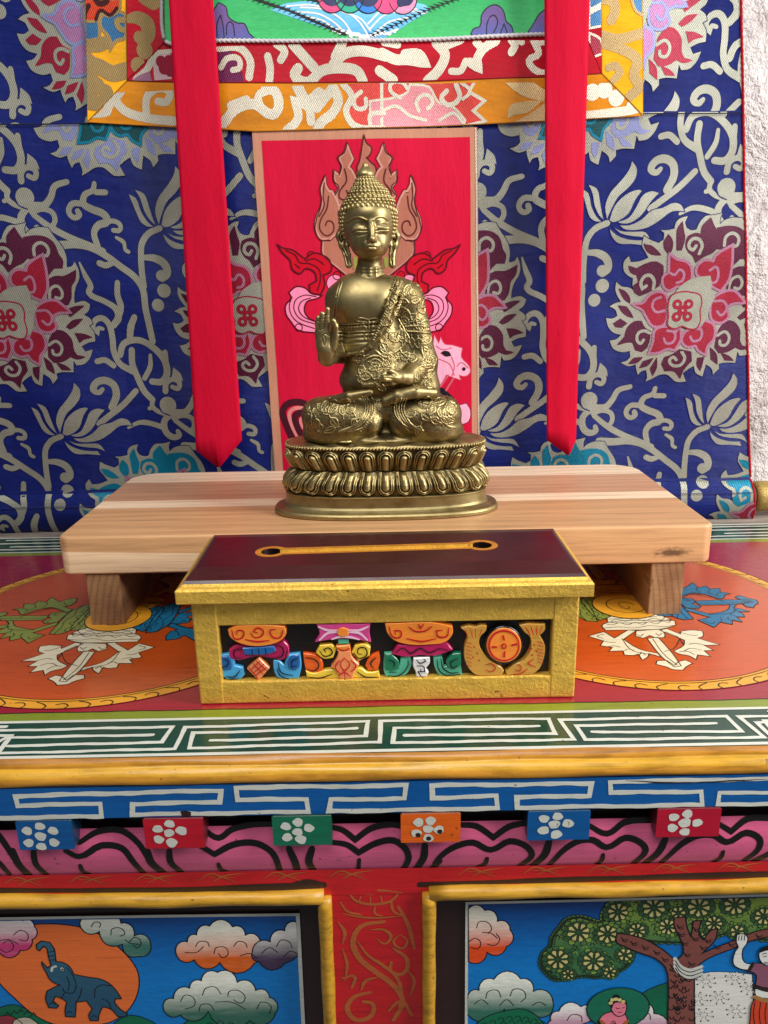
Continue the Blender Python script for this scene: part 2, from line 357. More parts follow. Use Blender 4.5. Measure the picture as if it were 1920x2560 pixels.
LOBES += [AR(p) for p in ([(150,580),(220,570),(300,580),(360,620),(400,700),(430,740),(430,790),(370,790),(320,850),(290,770),(270,720),(190,720),(190,660)], [(330,880),(380,855),(450,855),(530,815),(525,880),(500,920),(500,1000),(480,1050),(430,1055),(400,1020),(335,1010)], [(350,1310),(390,1240),(450,1250),(510,1310),(530,1390),(560,1430),(615,1440),(560,1450),(510,1430),(450,1465),(390,1470),(350,1430)])]
LEAVES = [A3(p) for p in ([(545,245),(600,255),(650,290),(685,325),(620,320),(570,290)], [(735,175),(770,220),(770,290),(750,320),(710,270),(705,220)], [(840,80),(855,150),(870,200),(850,290),(815,290),(805,200),(805,130)], [(370,580),(420,600),(465,660),(465,690),(420,660)], [(375,710),(440,720),(480,770),(500,805),(450,790),(400,750)], [(340,850),(395,815),(450,850),(410,880),(360,875)], [(490,1175),(530,1130),(600,1125),(560,1165)], [(585,1210),(610,1160),(690,1135),(650,1190)], [(720,1135),(725,1210),(700,1275),(675,1220)], [(1065,1140),(1115,1135),(1105,1200),(1095,1240),(1065,1195)], [(1165,1060),(1220,1110),(1235,1190),(1180,1150)], [(1265,1105),(1330,1130),(1370,1165),(1300,1160)])]
LEAVES += [AR(p) for p in ([(460,1100),(530,1070),(600,1065),(540,1110),(500,1140)], [(475,1215),(520,1170),(590,1160),(540,1210),(500,1230)], [(540,1265),(600,1270),(665,1295),(600,1310),(575,1330)])]
SPIR = [(A3(p), w_) for p, w_ in (([(650,585),(650,520),(610,478),(565,490),(545,540),(560,580),(592,560)], 3.6), ([(645,930),(600,912),(552,930),(545,985),(575,1012),(600,985)], 3.4), ([(1000,320),(1018,260),(985,212),(930,212),(908,262),(945,290),(968,262)], 3.6), ([(925,1085),(955,1140),(925,1192),(860,1195),(828,1155),(858,1128),(885,1150)], 3.4))]
SPIR += [(AR(p), w_) for p, w_ in (([(228,700),(225,640),(270,615),(322,650),(322,702),(288,705)], 3.4), ([(345,1005),(352,940),(400,920),(438,970),(425,1008),(390,1000)], 3.2), ([(345,1345),(400,1318),(443,1360),(430,1415),(385,1412),(375,1385)], 3.2))]
REDS = [A3(p) for p in ([(505,705),(580,700),(630,640),(700,615),(750,640),(768,700),(755,780),(770,760),(760,850),(680,870),(620,800),(580,740)], [(765,335),(820,370),(900,390),(940,440),(940,530),(900,560),(840,560),(780,590),(740,560),(730,500),(770,460),(770,400)], [(1260,275),(1270,400),(1260,520),(1210,600),(1150,570),(1100,520),(1010,480),(1000,430),(1050,380),(1130,390),(1150,340)],
    [(1410,700),(1330,700),(1270,740),(1290,810),(1240,850),(1170,830),(1150,760),(1160,680),(1230,630),(1320,620),(1370,660)], [(1100,850),(1170,880),(1180,980),(1130,1040),(1120,1100),(1070,1070),(1040,1030),(980,1040),(930,1000),(950,930),(1010,910),(1060,920)], [(700,910),(770,890),(830,900),(860,950),(890,900),(900,980),(860,1060),(800,1050),(730,1080),(665,1085),(690,1000)])]
RSP = [A3(p) for p in ([(715,650),(665,670),(652,725),(690,765),(750,755)], [(768,462),(812,478),(850,440),(888,470),(878,525),(835,540)], [(1100,450),(1150,425),(1175,480),(1160,540),(1120,545)], [(1165,690),(1240,690),(1275,745),(1235,800),(1195,770)], [(1010,890),(1075,915),(1070,985),(1010,1000),(985,965)], [(790,915),(850,930),(848,1000),(790,1015),(765,975)])]
CORE = A3([(800,640),(880,610),(960,615),(1040,640),(1060,700),(1050,760),(1060,840),(1030,900),(960,900),(910,880),(850,900),(790,870),(790,800),(780,720)])
CORE2 = A3([(850,590),(880,555),(960,510),(1040,495),(1110,490),(1130,560),(1130,620),(1165,650),(1130,740),(1120,800),(1080,870),(1000,900),(850,850),(800,700)])
VINES = [  # (converter, half.. width mm, points, taper)
 (c1, 9.2, [(350,545),(480,550),(600,545),(720,570),(850,640),(960,720),(1080,810),(1140,900),(1160,1050),(1190,1200),(1215,1320)], (1.3,1.1,1,1,1,1)), (c1, 8.4, [(1270,415),(1180,460),(1130,540),(1125,650),(1135,780),(1150,880)], None),
 (c1, 8.8, [(265,310),(400,410),(550,490),(700,550),(820,600)], (.8,1,1,1)), (c1, 7, [(250,290),(330,262),(410,290),(432,350),(415,400)], None),
 (c1, 9, [(530,45),(430,80),(400,160),(350,230),(250,240),(170,320),(190,420),(250,465),(305,445),(292,410)], (.8,.9,1,1.1,1,1.1,1.1,.8)), (c1, 8, [(-140,380),(-60,335),(0,330),(90,350),(160,375)], (.5,1,1)),
 (c1, 7, [(60,110),(60,180),(110,225),(160,245)], None), (c1, 6, [(60,190),(35,200)], None), (c1, 8.4, [(750,60),(740,110),(670,150),(660,220),(720,260),(830,310),(850,360),(780,390),(745,450),(775,560)], (.8,.9,1.1,1.2,1.2,1.2,1,1)),
 (c1, 7.5, [(840,130),(760,128)], None), (c1, 7.8, [(650,220),(570,220),(540,280),(580,330),(625,310),(612,278)], (1,1,.9,1)), (c1, 6.4, [(840,370),(900,358),(955,390),(950,432),(900,432)], None), (c1, 5.4, [(925,490),(985,530),(1000,590),(1025,605)], (.8,1.1,.9,1)),
 (c1, 8.4, [(905,690),(840,712),(790,695)], (.8,1,1)), (c1, 9, [(1150,650),(1230,655),(1310,700),(1335,780),(1295,820)], (.8,1.2,1.2,1)), (c1, 8, [(630,690),(680,800),(720,880),(705,930),(830,1000),(920,1060),(940,1130),(900,1190)], (.3,.9,1,1,1,1.2,1.2)),
 (c1, 9.4, [(935,850),(935,950),(960,1040),(930,1150)], (.8,.9,1,1)), (c1, 8.6, [(812,1220),(778,1215),(770,1250),(735,1210),(755,1150),(810,1135),(860,1180),(890,1300),(900,1400),(950,1500),(1060,1560)], (.6,.8,1,1,1,1,1.2)), (c1, 8.2, [(770,1480),(830,1470),(900,1515)], None),
 (c1, 9, [(950,1430),(980,1340),(1100,1310),(1220,1370),(1310,1470),(1330,1580),(1290,1640),(1210,1640)], (1,1,1,1.1,1.1,1)), (c1, 9.2, [(1045,1390),(1050,1500),(1090,1600),(1150,1720),(1215,1785)], None), (c1, 9.2, [(1070,1125),(1040,1200),(1030,1290)], (.9,1.1,1)),
 (c1, 7.4, [(1195,1430),(1195,1520),(1150,1615)], (.7,1,1)), (c1, 7.4, [(1315,1405),(1325,1490)], None), (c2, 7.4, [(1375,405),(1420,418),(1430,370),(1375,345),(1325,380),(1320,440)], (.9,1,1,1.2)), (c2, 8.6, [(1080,440),(980,550),(880,630),(790,700)], None),
 (c2, 10.6, [(890,570),(925,470),(900,390),(830,355),(765,375),(745,430),(790,450),(815,425)], (1,1,1,1,.9,.6))]
LEAFV = [(c2, [(1380,250),(1440,300),(1460,360),(1370,325)])]
PETALS = [[(250,560),(310,590),(350,680),(400,750),(450,790),(400,790),(350,760),(310,690)], [(295,530),(370,560),(410,650),(440,730),(465,785),(420,750),(370,680),(340,600)], [(590,365),(640,420),(645,490),(600,560),(540,620),(500,720),(485,780),(450,690),(470,590),(530,510),(580,430)],
    [(500,780),(520,680),(590,600),(680,565),(710,575),(670,640),(640,730),(590,775),(530,795)], [(560,790),(640,760),(680,690),(720,600),(780,575),(840,590),(790,650),(740,740),(660,800),(580,800)], [(740,770),(800,710),(880,690),(960,655),(1020,670),(1055,720),(960,720),(880,780),(800,830),(700,850),(620,840),(580,810),(660,810)],
    [(520,810),(600,850),(700,855),(790,860),(845,930),(780,900),(690,890),(600,870)], [(510,830),(580,880),(680,910),(780,915),(805,955),(700,945),(600,940),(540,890)]]
PETALS = [[c2(*p) for p in P_] for P_ in PETALS]
DOTS = [(c1, 195, 168, 9.6), (c1, 1310, 915, 7.4), (c1, 1262, 1030, 6.8), (c1, 1290, 795, 6)]
def flower(sh, o, outc, inc, rim, sc=1., core=None):
    T = lambda P: [o+sc*p for p in P]
    sh.P(T(OUT), SILVER, 2, raw=True, corner=45); sh.L(T(OUT), 1.6*sc, NAVY, 1.5, raw=True, closed=True, corner=45)
    for L in LOBES: sh.P(T(L), outc, 3, raw=True, corner=45, out=outc, ow=1.9*sc)
    for L in LEAVES: sh.P(T(L), outc, 3, raw=True, corner=40, out=outc, ow=1.1*sc)
    for L, w_ in SPIR: sh.L(T(L), w_*.92*sc, SILVER, 4, raw=True)
    for L in REDS: sh.P(T(L), rim, 5, raw=True, out=rim, ow=5.5*sc)
    for L in REDS: sh.P(T(L), inc, 6.4, raw=True)
    for L in RSP: sh.L(T(L), 2.6*sc, rim, 7.4, raw=True)
    sh.P(T(CORE2), SILVER, 8, raw=True); sh.P(T(CORE), SILVER, 9, raw=True, out=inc, ow=1.3*sc)
    for x, y in ((855, 707), (948, 707), (857, 805), (948, 805), (902, 756)): sh.Cuv(o+sc*fl3(x, y), 5.0*sc, inc, 10.5+.01*(x % 7), 14)
    for x, y in ((855, 707), (948, 707), (857, 805), (948, 805), (902, 756)): sh.Cuv(o+sc*fl3(x, y), (1.7 if x != 902 else 1.2)*sc, SILVER, 11.5, 10)
def vines(sh, o):
    for cv, w_, P_, tp in VINES:
        Q_ = [o+cv(*p) for p in P_]; sh.L(Q_, w_*.72+1.4, NAVY, .4, tp, raw=True); sh.L(Q_, w_*.72, SILVER, 1, tp, raw=True)
    for cv, P_ in LEAFV: sh.P([o+cv(*p) for p in P_], SILVER, 1, raw=True)
    for P_ in PETALS: sh.P([o+p for p in P_], SILVER, 1.2, raw=True, corner=60, out=BLUE, ow=.9)
    for cv, x, y, r in DOTS: sh.Cuv(o+cv(x, y), r*.93, SILVER, 1.3)
    c = o+c1(195, 168); sh.L([c+[-9, 8], c+[-11, 0], c+[-6, -8], c+[1, -11]], 1.1, BLUE, 2, raw=True)
GR = [(0, list(range(-620, 620, 16))), (1, [-6, -2, 2, 6, 10, 14, 18, 22, 26, 30, 34, 38, 42, 46]+list(range(56, 900, 12)))]
sh = Sheet(cuv, csurf(0), .2)
SEAM = 408
e0, e1 = np.array([401.5, 0]), np.array([339.5, 505])
en = np.array([e1[1]-e0[1], -(e1[0]-e0[0])]); en = en/np.linalg.norm(en)
edge = [((399.5, 60), en), ((372, 230), en)] ; edge = [((400, 40), (math.cos(-.13), -math.sin(-.13)))]
sh.clip(edge, GR); sh.Puv([np.array(p) for p in ((-560, -5), (420, -5), (420, 900), (-560, 900))], BLUE, 0)
for side, (base, sgn) in enumerate(((flA, -1), (flR, 1))):
    sh.clip(edge+[((sgn*-18 if sgn > 0 else 18, 0), (-sgn, 0)), ((0, -4), (0, -1)), ((0, SEAM), (0, 1))], GR)
    for m in (-1, 0, 1, 2):
        for k in range(-3, 4):
            o = base+np.array([246*k-125*m+(246 if m == 1 else 0)*0, -207*m+(0)])
            if (sgn < 0 and -640 < o[0] < 110) or (sgn > 0 and -230 < o[0] < 620):
                if m == 1: flower(sh, o+[0, -16], TEAL_TH, CRIM_TH, PINK_TH)
                elif m == 0: flower(sh, o, MAROON_TH, RED_TH, PINK_TH)
                elif m == -1: flower(sh, o, LAV_TH, DTEAL_TH, TEAL_TH)
                vines(sh, o)
# upper strip of the mount, a second length of the same cloth
for sgn, oo in ((-1, np.array(cuv(246, 58))), (1, np.array(cuv(1539, 34)))):
    sh.clip(edge+[((sgn*-18 if sgn > 0 else 18, 0), (-sgn, 0)), ((0, SEAM+.8), (0, -1))], GR)
    for k in (-1, 0, 1, 2) if sgn > 0 else (-2, -1, 0, 1):
        flower(sh, oo+[246*k, 0], CRIM_TH, cloth((176, 120, 168), 'thread'), LAV_TH); vines(sh, oo+[246*k, 0]); vines(sh, oo+[246*k-125, -207]); vines(sh, oo+[246*k+125, 207])
    sh.clip(edge, GR); sh.L([(-560, SEAM+.3), (420, SEAM-2)], 1.0, NEARBK, 12, raw=True)
    sh.L([(-560, 30), (420, 31)], .7, cloth((40, 44, 100), 'cotton'), 13, raw=True)
sh.build('brocade', thangka)
# piping down the right edge and the roller with its knob
def tube_bm(P3, r, n=10, bm=None, twist=0):
    bm = bm or bmesh.new(); rings = []
    for i, p in enumerate(P3):
        t_ = (P3[min(i+1, len(P3)-1)]-P3[max(i-1, 0)]).normalized(); a_ = t_.orthogonal().normalized() if abs(t_.y) > .9 else t_.cross(Vector((0, 1, 0))).normalized(); b_ = t_.cross(a_)
        rr = r(i) if callable(r) else r
        rings.append([bm.verts.new(p+(a_*math.cos(q)+b_*math.sin(q))*rr*(1+twist*math.cos(2*(q-i*.9)))) for q in np.linspace(0, 2*math.pi, n, endpoint=False)])
    for a, b in zip(rings, rings[1:]):
        for i in range(n): bm.faces.new((a[i], a[(i+1) % n], b[(i+1) % n], b[i]))
    bm.faces.new(rings[0][::-1]); bm.faces.new(rings[-1]); return bm
es_ = math.tan(.13)
P3 = [csurf(0)(400.3-(v-40)*es_, v, .4) for v in np.arange(-3, 860, 1.6)]
bm_obj('edge_piping', tube_bm(P3, .0012, 10, None, .22), PIPE, thangka, True)
GOLDW = gold_paint('worn_gilt', (176, 148, 78))
bm = tube_bm([Vector((-.55, CY+.010, .021)), Vector((.412, CY+.010, .021))], .0145, 24)
rod = bm_obj('roller', bm, paint((96, 62, 40)), thangka, True)
prof = [(.408, .009), (.4085, .0155), (.414, .0168), (.424, .0168), (.430, .0150), (.434, .012), (.440, .0155), (.452, .0172), (.460, .015), (.464, .006)]
bm_obj('roller_knob', tube_bm([Vector((x, CY+.010, .0215)) for x, r in prof], lambda i: prof[i][1], 24), GOLDW, rod, True)
# --- embroidered crimson panel with a tan frame
sh = Sheet(cuv, csurf(2.6), .2).c(); sh.clip([], GR)
sh.P([(632, 330), (1193, 318), (1199, 1200), (690, 1200)], TANC, 0, sm=False)
sh.P([(656, 354), (1175, 342), (1180, 1200), (711, 1200)], CRIM, 1.2, sm=False)
sh.L([(1189, 322), (1197, 1200)], 1.4, cloth((224, 206, 190), 'thread'), 2, sm=False)
sh.c(640, 320, 2.1687); LX = 608
def mir(P_, ax, on=True): return [(2*ax-x, y) for x, y in P_] if on else P_
HALO = [(585,45),(560,160),(548,210),(540,290),(520,230),(500,215),(525,170),(512,140),(495,92),(485,135),(450,165),(470,210),(455,260),(425,235),(430,290),(455,320),(435,360),(450,400),(450,430),(430,380),(410,345),(395,345),(375,270),(355,330),(360,380),(355,430),(330,490),(325,550),(350,600),(395,600),(360,620),(362,680),(400,720),(450,760),(500,800),(612,800),(612,100)]
sh.P([(585,40),(600,85),(628,110),(618,150),(600,165),(625,190),(650,215),(650,270),(560,300),(548,215),(562,180),(575,100)], FLT, 2, out=DKB, ow=1.4)
for m in (0, 1):
    ax = 608
    outer = [(375,268),(356,330),(362,380),(356,430),(330,490),(325,550),(352,602),(400,604),(450,560),(450,430),(432,380),(412,345),(398,345),(378,310)]
    inner = [(495,92),(484,135),(450,165),(468,210),(455,262),(425,238),(428,290),(455,325),(432,365),(450,420),(540,420),(545,300),(522,235),(502,215),(527,170),(512,140)]
    body = [(362,610),(362,680),(400,722),(450,762),(505,805),(612,805),(612,420),(450,420),(430,560),(400,600)]
    for k, Q_ in enumerate((body, inner, outer)): sh.P(mir(Q_, ax if k != 1 else 593, m), FLT, 2.4+k*.5, out=FLT2, ow=1.9, corner=40); sh.L(mir(Q_, ax if k != 1 else 593, m), 3.6, DKB, 2.1+k*.5, closed=True, corner=40)
    for Q_, w_, mt in (([(395,372),(385,440),(352,500),(348,550),(385,585),(420,560),(418,515),(390,505),(378,530)], 1.2, DKB), ([(372,300),(366,380),(372,420),(345,480)], 1.0, DKB), ([(482,225),(492,290),(455,345),(455,380),(480,390),(500,365),(492,340)], 1.2, DKB), ([(330,495),(322,550),(350,606),(400,608)], 1.1, DKB), ([(375,262),(350,330),(358,395),(345,455),(330,490)], 1.1, DKB), ([(424,235),(425,290),(452,322),(430,365)], 1.0, DKB), ([(495,88),(482,135),(448,165),(466,212),(452,258)], 1.0, DKB), ([(360,612),(360,682),(400,726),(450,768),(490,800)], 1.0, DKB)):
        sh.L(mir(Q_, 593 if Q_[0][0] in (482, 495, 424) else ax, m), w_, mt, 5)
sh.P([(528,700),(550,700),(555,740),(530,770)], OLIVE, 6); sh.P([(690,700),(715,700),(720,745),(700,765)], OLIVE, 6)
CLOUD = [(118,632),(150,652),(200,662),(240,690),(268,712),(310,680),(350,684),(400,718),(408,775),(365,798),(374,850),(352,902),(300,892),(292,850),(330,830),(322,785),(272,762),(240,790),(200,765),(188,718),(150,680)]
PC = [(362,908),(300,895),(270,868),(220,860),(182,892),(195,920),(165,960),(168,1010),(195,1050),(228,1092),(325,1108),(325,1050),(290,1030),(265,990),(280,940),(330,925)]
for m in (0, 1):
    ax = 613
    sh.C(*(mir([(430, 842)], 630, m)[0]), 8.5, PNK, 1.9, out=DLINE, ow=.8); sh.C(*mir([(300, 690)], ax, m)[0], 3.6, DRED, 1.8, out=DLINE, ow=1); sh.C(*mir([(440, 800)], ax, m)[0], 4, DRED, 1.7, out=DLINE, ow=1); sh.C(*mir([(235, 1080)], ax, m)[0], 3.6, DRED, 1.6, out=DLINE, ow=1)
    sh.P(mir(PC, ax, m), PNK, 2, out=DLINE, ow=1.4)
    for Q_ in ([(330,915),(270,905),(220,930),(210,980),(240,1030),(320,1060)], [(300,920),(250,940),(235,980),(260,1020),(315,1045)], [(200,915),(185,960),(195,1010),(230,1050),(320,1085)]): sh.L(mir(Q_, ax, m), .9, DLINE, 3.2)
    sh.P(mir(CLOUD, ax, m), DRED, 4, out=DLINE, ow=1.6)
    for Q_ in ([(165,665),(215,690),(240,730),(290,735),(345,770),(350,830),(335,880)], [(270,720),(320,710),(370,740)], [(215,740),(240,760)]): sh.L(mir(Q_, ax, m), 1.2, DLINE, 5.2)
sh.P([(965,1120),(990,1165),(1000,1132),(1022,1170),(1060,1175),(1118,1192),(1112,1240),(1155,1290),(1160,1325),(1130,1345),(1100,1338),(1110,1366),(1070,1352),(1030,1338),(1010,1380),(985,1420),(960,1440),(950,1300)], PNK2, 2, out=cloth((214, 90, 110), 'cotton'), ow=.7)
sh.P([(1003,1218),(1020,1208),(1045,1214),(1055,1232),(1030,1236)], NEARBK, 3, out=DLINE, ow=.7); sh.C(1126, 1305, 1.6, NEARBK, 3, out=DLINE, ow=.6)
for Q_ in ([(1090,1290),(1110,1270),(1150,1300)], [(1060,1350),(1075,1290),(1060,1240)], [(975,1180),(1010,1200),(1060,1190)], [(990,1250),(1050,1280),(1075,1340)]): sh.L(Q_, .8, cloth((214, 90, 110), 'cotton'), 3.3)
for Q_ in ([(1040,1340),(1000,1400)], [(1070,1355),(1030,1420)]): sh.L(Q_, 2.2, cloth((214, 90, 110), 'cotton'), 3.6)
sh.P([(965,1390),(1000,1400),(1050,1440),(1100,1500),(1100,1530),(960,1450)], NEARBK, 2.5)
sh.P([(1100,1500),(1140,1490),(1162,1530),(1150,1590),(1105,1605)], PNK2, 2.7, out=DLINE, ow=.6)
for Q_, w_, mt in (([(200,1680),(165,1600),(148,1530),(175,1492),(235,1482),(290,1500)], 7, cloth((70, 18, 34), 'cotton')), ([(235,1680),(195,1600),(185,1540),(215,1515),(290,1520)], 4, cloth((220, 130, 130), 'cotton')), ([(265,1690),(225,1610),(215,1560),(240,1540),(300,1540)], 7, cloth((70, 18, 34), 'cotton')), ([(255,1620),(245,1575),(270,1560),(320,1570)], 3, cloth((220, 130, 130), 'cotton'))): sh.L(Q_, w_, mt, 2)
sh.build('embroidered_panel', thangka)
# --- gold and red brocade borders (mitred bands) around the painting
def quad_clip(P_):                                    # planes for a convex polygon given in px (counter-clockwise or clockwise)
    U = [np.array(cuv(*p)) for p in P_]; c = sum(U)/len(U); pl = []
    for i in range(len(U)):
        a, b = U[i], U[(i+1) % len(U)]; n = np.array([b[1]-a[1], -(b[0]-a[0])]); n = n/np.linalg.norm(n)
        if n@(c-a) > 0: n = -n
        pl.append((a, n))
    return pl
def band(name, poly, base, shapes, off):
    sh = Sheet(cuv, csurf(off+.8), .2); sh.clip([], GR); sh.P(poly, base, 0, sm=False, out=cloth(tuple(int(v*.8) for v in BASEC[base.name]), 'cotton'), ow=.9)
    sh.clip(quad_clip(poly), GR); shapes(sh); return sh.build(name, thangka)
BASEC = {GOLD_S.name: (196, 120, 20), RED_S.name: (170, 10, 40)}
YEL = cloth((252, 178, 16), 'satin', 'yellow_satin'); BASEC[YEL.name] = (210, 150, 20)
def gold_bottom(sh):
    sh.c(0, 0, 1.728); W = GLARE_TH
    sh.P([(400,512),(440,480),(500,380),(560,345),(545,400),(490,470),(480,500)], W, 1)
    for w_, P_ in ((8, [(490,420),(540,480),(640,512),(760,525)]), (7, [(635,505),(638,420),(680,385),(735,400),(722,442),(685,440)]), (9, [(970,540),(1020,480),(1100,455),(1180,500),(1205,470),(1190,400),(1150,388)]), (7, [(1000,462),(1070,435)]), (7, [(1130,470),(1120,420),(1160,395)]), (8, [(1240,570),(1290,515),(1275,440),(1335,470),(1345,530)]), (10, [(1285,375),(1330,440),(1380,405)]), (9, [(1370,470),(1440,380),(1462,440),(1430,500),(1390,530),(1370,570)]), (6, [(1480,365),(1520,420),(1495,480),(1530,545),(1659,560)])): sh.L(P_, w_, W, 1)
    sh.P([(1500,362),(1670,355),(1670,560),(1520,548),(1500,480),(1530,430)], CORAL_TH, .6)
    for w_, P_ in ((4, [(1560,400),(1530,430),(1540,470),(1580,465),(1580,430)]), (4, [(1600,545),(1600,500),(1659,490)])): sh.L(P_, w_, W, 1.6)
    sh.c(960, 0, 1.728)
    sh.P([(-10,355),(390,355),(365,400),(432,440),(385,480),(435,525),(350,545),(-10,560)], CORAL_TH, .7, out=W, ow=3)
    sh.P([(-60,440),(60,420),(100,400),(112,368),(195,378),(232,440),(300,465),(350,520),(330,560),(-60,560)], ROSE_TH, 1.4, out=W, ow=2.2)
    for w_, P_ in ((3.4, [(70,425),(28,395),(30,365),(80,360),(100,385)]), (3.6, [(150,480),(140,440),(180,410),(210,440),(190,470)]), (4.5, [(270,395),(248,425),(280,455),(325,425),(310,370)]), (3, [(-20,490),(50,460),(110,500),(180,520)]), (3, [(240,520),(300,490),(340,530)]), (3, [(330,360),(370,400),(340,430)])): sh.L(P_, w_, W, 2.6)
    for P_ in ([(505,352),(600,345),(695,400),(685,445),(590,420)], [(530,515),(540,462),(600,445),(680,440),(620,490),(560,502)], [(560,530),(620,500),(690,450),(690,530)]): sh.P(P_, cloth((214, 182, 128), 'thread'), 1)
    for x, y in ((893, 405), (945, 395), (995, 430)): sh.C(x, y, 7.4, W, 1)
    sh.L([(870,505),(1000,490),(1075,480),(1055,462)], 8, W, 1.2)
def red_bottom(sh):
    sh.c(0, 0, 1.728); W = GLARE_TH
    for w_, P_ in ((7, [(950,215),(1040,215),(1085,270),(1080,340)]), (5, [(960,300),(985,262),(1035,262),(1040,300),(1010,310)]), (7, [(1160,250),(1170,300),(1165,370)]), (7, [(1195,195),(1232,230),(1215,265)]), (9, [(1265,195),(1310,245),(1360,300)]), (9, [(1290,300),(1275,330),(1330,360),(1390,312),(1480,300),(1545,315),(1570,360)]), (9, [(1440,285),(1490,240),(1570,228),(1670,250)]), (9, [(1480,195),(1450,255)]), (6, [(590,345),(640,300),(680,230),(740,220)]), (8, [(1640,310),(1680,340)])): sh.L(P_, w_, W, 1)
    sh.P([(950,230),(1000,225),(1045,300),(1060,365),(950,365)], cloth((116, 30, 84), 'thread'), .6)
    for x, y in ((700, 270), (712, 300), (735, 268), (738, 310)): sh.C(x, y, 5, CRIM_TH, 2)
    sh.P([(560,362),(600,330),(650,310),(660,362)], PINK_TH, 2); sh.P([(660,230),(740,215),(745,345),(670,350)], cloth((228, 190, 196), 'thread'), 1.2)
    sh.c(960, 0, 1.728)
    for w_, P_ in ((9, [(-10,235),(50,262),(100,262),(175,275),(150,240),(90,240)]), (9, [(-20,310),(40,350)]), (9, [(225,190),(262,240),(240,300),(185,355)]), (7, [(260,205),(330,178)]), (8, [(480,185),(430,215),(400,262),(405,300),(368,275)]), (7, [(395,190),(420,215)]), (6, [(350,270),(330,310),(288,312)]), (7, [(545,180),(560,205),(545,235)]), (6, [(590,190),(570,175)]), (6, [(700,185),(645,195),(662,240),(620,270),(645,310),(700,330)]), (6, [(60,200),(0,190)])): sh.L(P_, w_, W, 1)
def gold_left(sh):
    sh.c(0, 0, 3.456)
    sh.P([(700,0),(1050,0),(1040,90),(950,150),(880,120),(840,190),(730,190)], ORG_TH, 2, out=TAN_TH, ow=2.4)
    sh.L([(820,-20),(870,40),(930,20),(940,-20)], 5, DKRED_TH, 3); sh.L([(740,190),(750,120),(780,60)], 4, DKRED_TH, 3); sh.L([(840,180),(880,100),(960,140),(1020,80)], 3, DKRED_TH, 3)
    sh.P([(730,210),(860,150),(870,260),(870,340),(740,370)], BLUE_TH, 1, out=TAN_TH, ow=3); sh.P([(880,160),(960,90),(1090,130),(1090,330),(1010,360),(960,440),(950,330),(880,240)], BLUE_TH, 1.2, out=TAN_TH, ow=3)
    sh.L([(1080,180),(1020,190),(1040,250),(1090,270)], 5, TAN_TH, 3)
    for w_, P_ in ((11, [(740,400),(860,400),(930,370)]), (14, [(740,500),(800,560),(880,590),(980,640),(1100,610)]), (9, [(740,690),(800,660),(840,600)]), (14, [(770,860),(800,780),(850,740)]), (12, [(790,900),(870,900),(920,860)]), (9, [(870,770),(940,790),(940,830)])): sh.L(P_, w_, TAN_TH, 1.5)
def red_left(sh):
    sh.c(0, 0, 3.456)
    sh.L([(1100,175),(1200,165),(1280,220),(1290,300),(1250,350),(1210,330)], 12, TAN_TH, 1, (.5, .9, 1.1, 1.1, .9)); sh.C(1256, 440, 7.6, TAN_TH, 1); sh.C(1200, 570, 7, TAN_TH, 1); sh.L([(1260,-20),(1340,30)], 14, TAN_TH, 1)
def gold_right(sh):
    sh.c(960, 0, 1.728)
    for w_, P_ in ((9, [(935,0),(985,20),(990,60),(975,95)]), (9, [(930,160),(1000,178),(1110,150)]), (9, [(930,190),(1040,230),(1085,270),(1070,330),(1090,385),(1050,425)]), (7, [(985,352),(1008,320),(990,292),(962,300)])): sh.L(P_, w_, TAN_TH, 1)
    sh.P([(1060,-5),(1112,-5),(1112,75),(1080,55)], BLUE_TH, 1, out=TAN_TH, ow=2.5)
def red_right(sh):
    sh.c(960, 0, 1.728)
    sh.P([(880,0),(935,0),(935,120),(880,130)], BLUE_TH, 1, out=GLARE_TH, ow=2); sh.P([(880,150),(930,180),(935,240),(880,260)], CRIM_TH, 1, out=GLARE_TH, ow=2); sh.L([(880,60),(935,30)], 5, GLARE_TH, 2)
TOPY = -900

def band2(name, poly, clipq, base, shapes, off):
    sh = Sheet(cuv, csurf(off+.8), .2); sh.clip([], GR); sh.P(poly, base, 0, sm=False)
    edge_m = cloth(tuple(int(v*.8) for v in BASEC[base.name]), 'cotton'); sh.Luv([sh.q(p) for p in poly], .8, edge_m, .5, True)
    for cq, fn in zip(clipq, shapes): sh.clip(quad_clip(cq), GR); fn(sh)
    return sh.build(name, thangka)
GB = [(222, 307), (318, 204), (550, 211), (960, 208), (1359, 197), (1500, 188), (1600, 293), (1359, 305), (960, 320), (640, 331), (434, 318)]
# the bottom bands sag a little: clip with the hull of each
band2('gold_border', GB, [[(222, 307), (318, 206), (960, 209), (1500, 190), (1598, 292), (1359, 304), (960, 319), (640, 329), (434, 317)]], GOLD_S, [gold_bottom], 3.2)
band2('gold_border', [(206, TOPY), (312, TOPY), (318, 203), (222, 305)], [[(206, TOPY), (312, TOPY), (318, 203), (222, 305)]], YEL, [gold_left], 3.4)
band2('gold_border', [(1500, TOPY), (1604, TOPY), (1602, 291), (1501, 187)], [[(1500, TOPY), (1604, TOPY), (1602, 291), (1501, 187)]], YEL, [gold_right], 3.4)
band2('red_border', [(320, 202), (416, 108), (960, 106), (1460, 88), (1500, 187), (1359, 196), (960, 207), (550, 210)], [[(320, 202), (416, 109), (960, 107), (1460, 89), (1500, 186), (960, 206), (550, 209)]], RED_S, [red_bottom], 3.7)
band2('red_border', [(314, TOPY), (406, TOPY), (414, 107), (320, 200)], [[(314, TOPY), (406, TOPY), (414, 107), (320, 200)]], RED_S, [red_left], 3.9)
band2('red_border', [(1462, TOPY), (1498, TOPY), (1499, 186), (1461, 88)], [[(1462, TOPY), (1498, TOPY), (1499, 186), (1461, 88)]], RED_S, [red_right], 3.9)
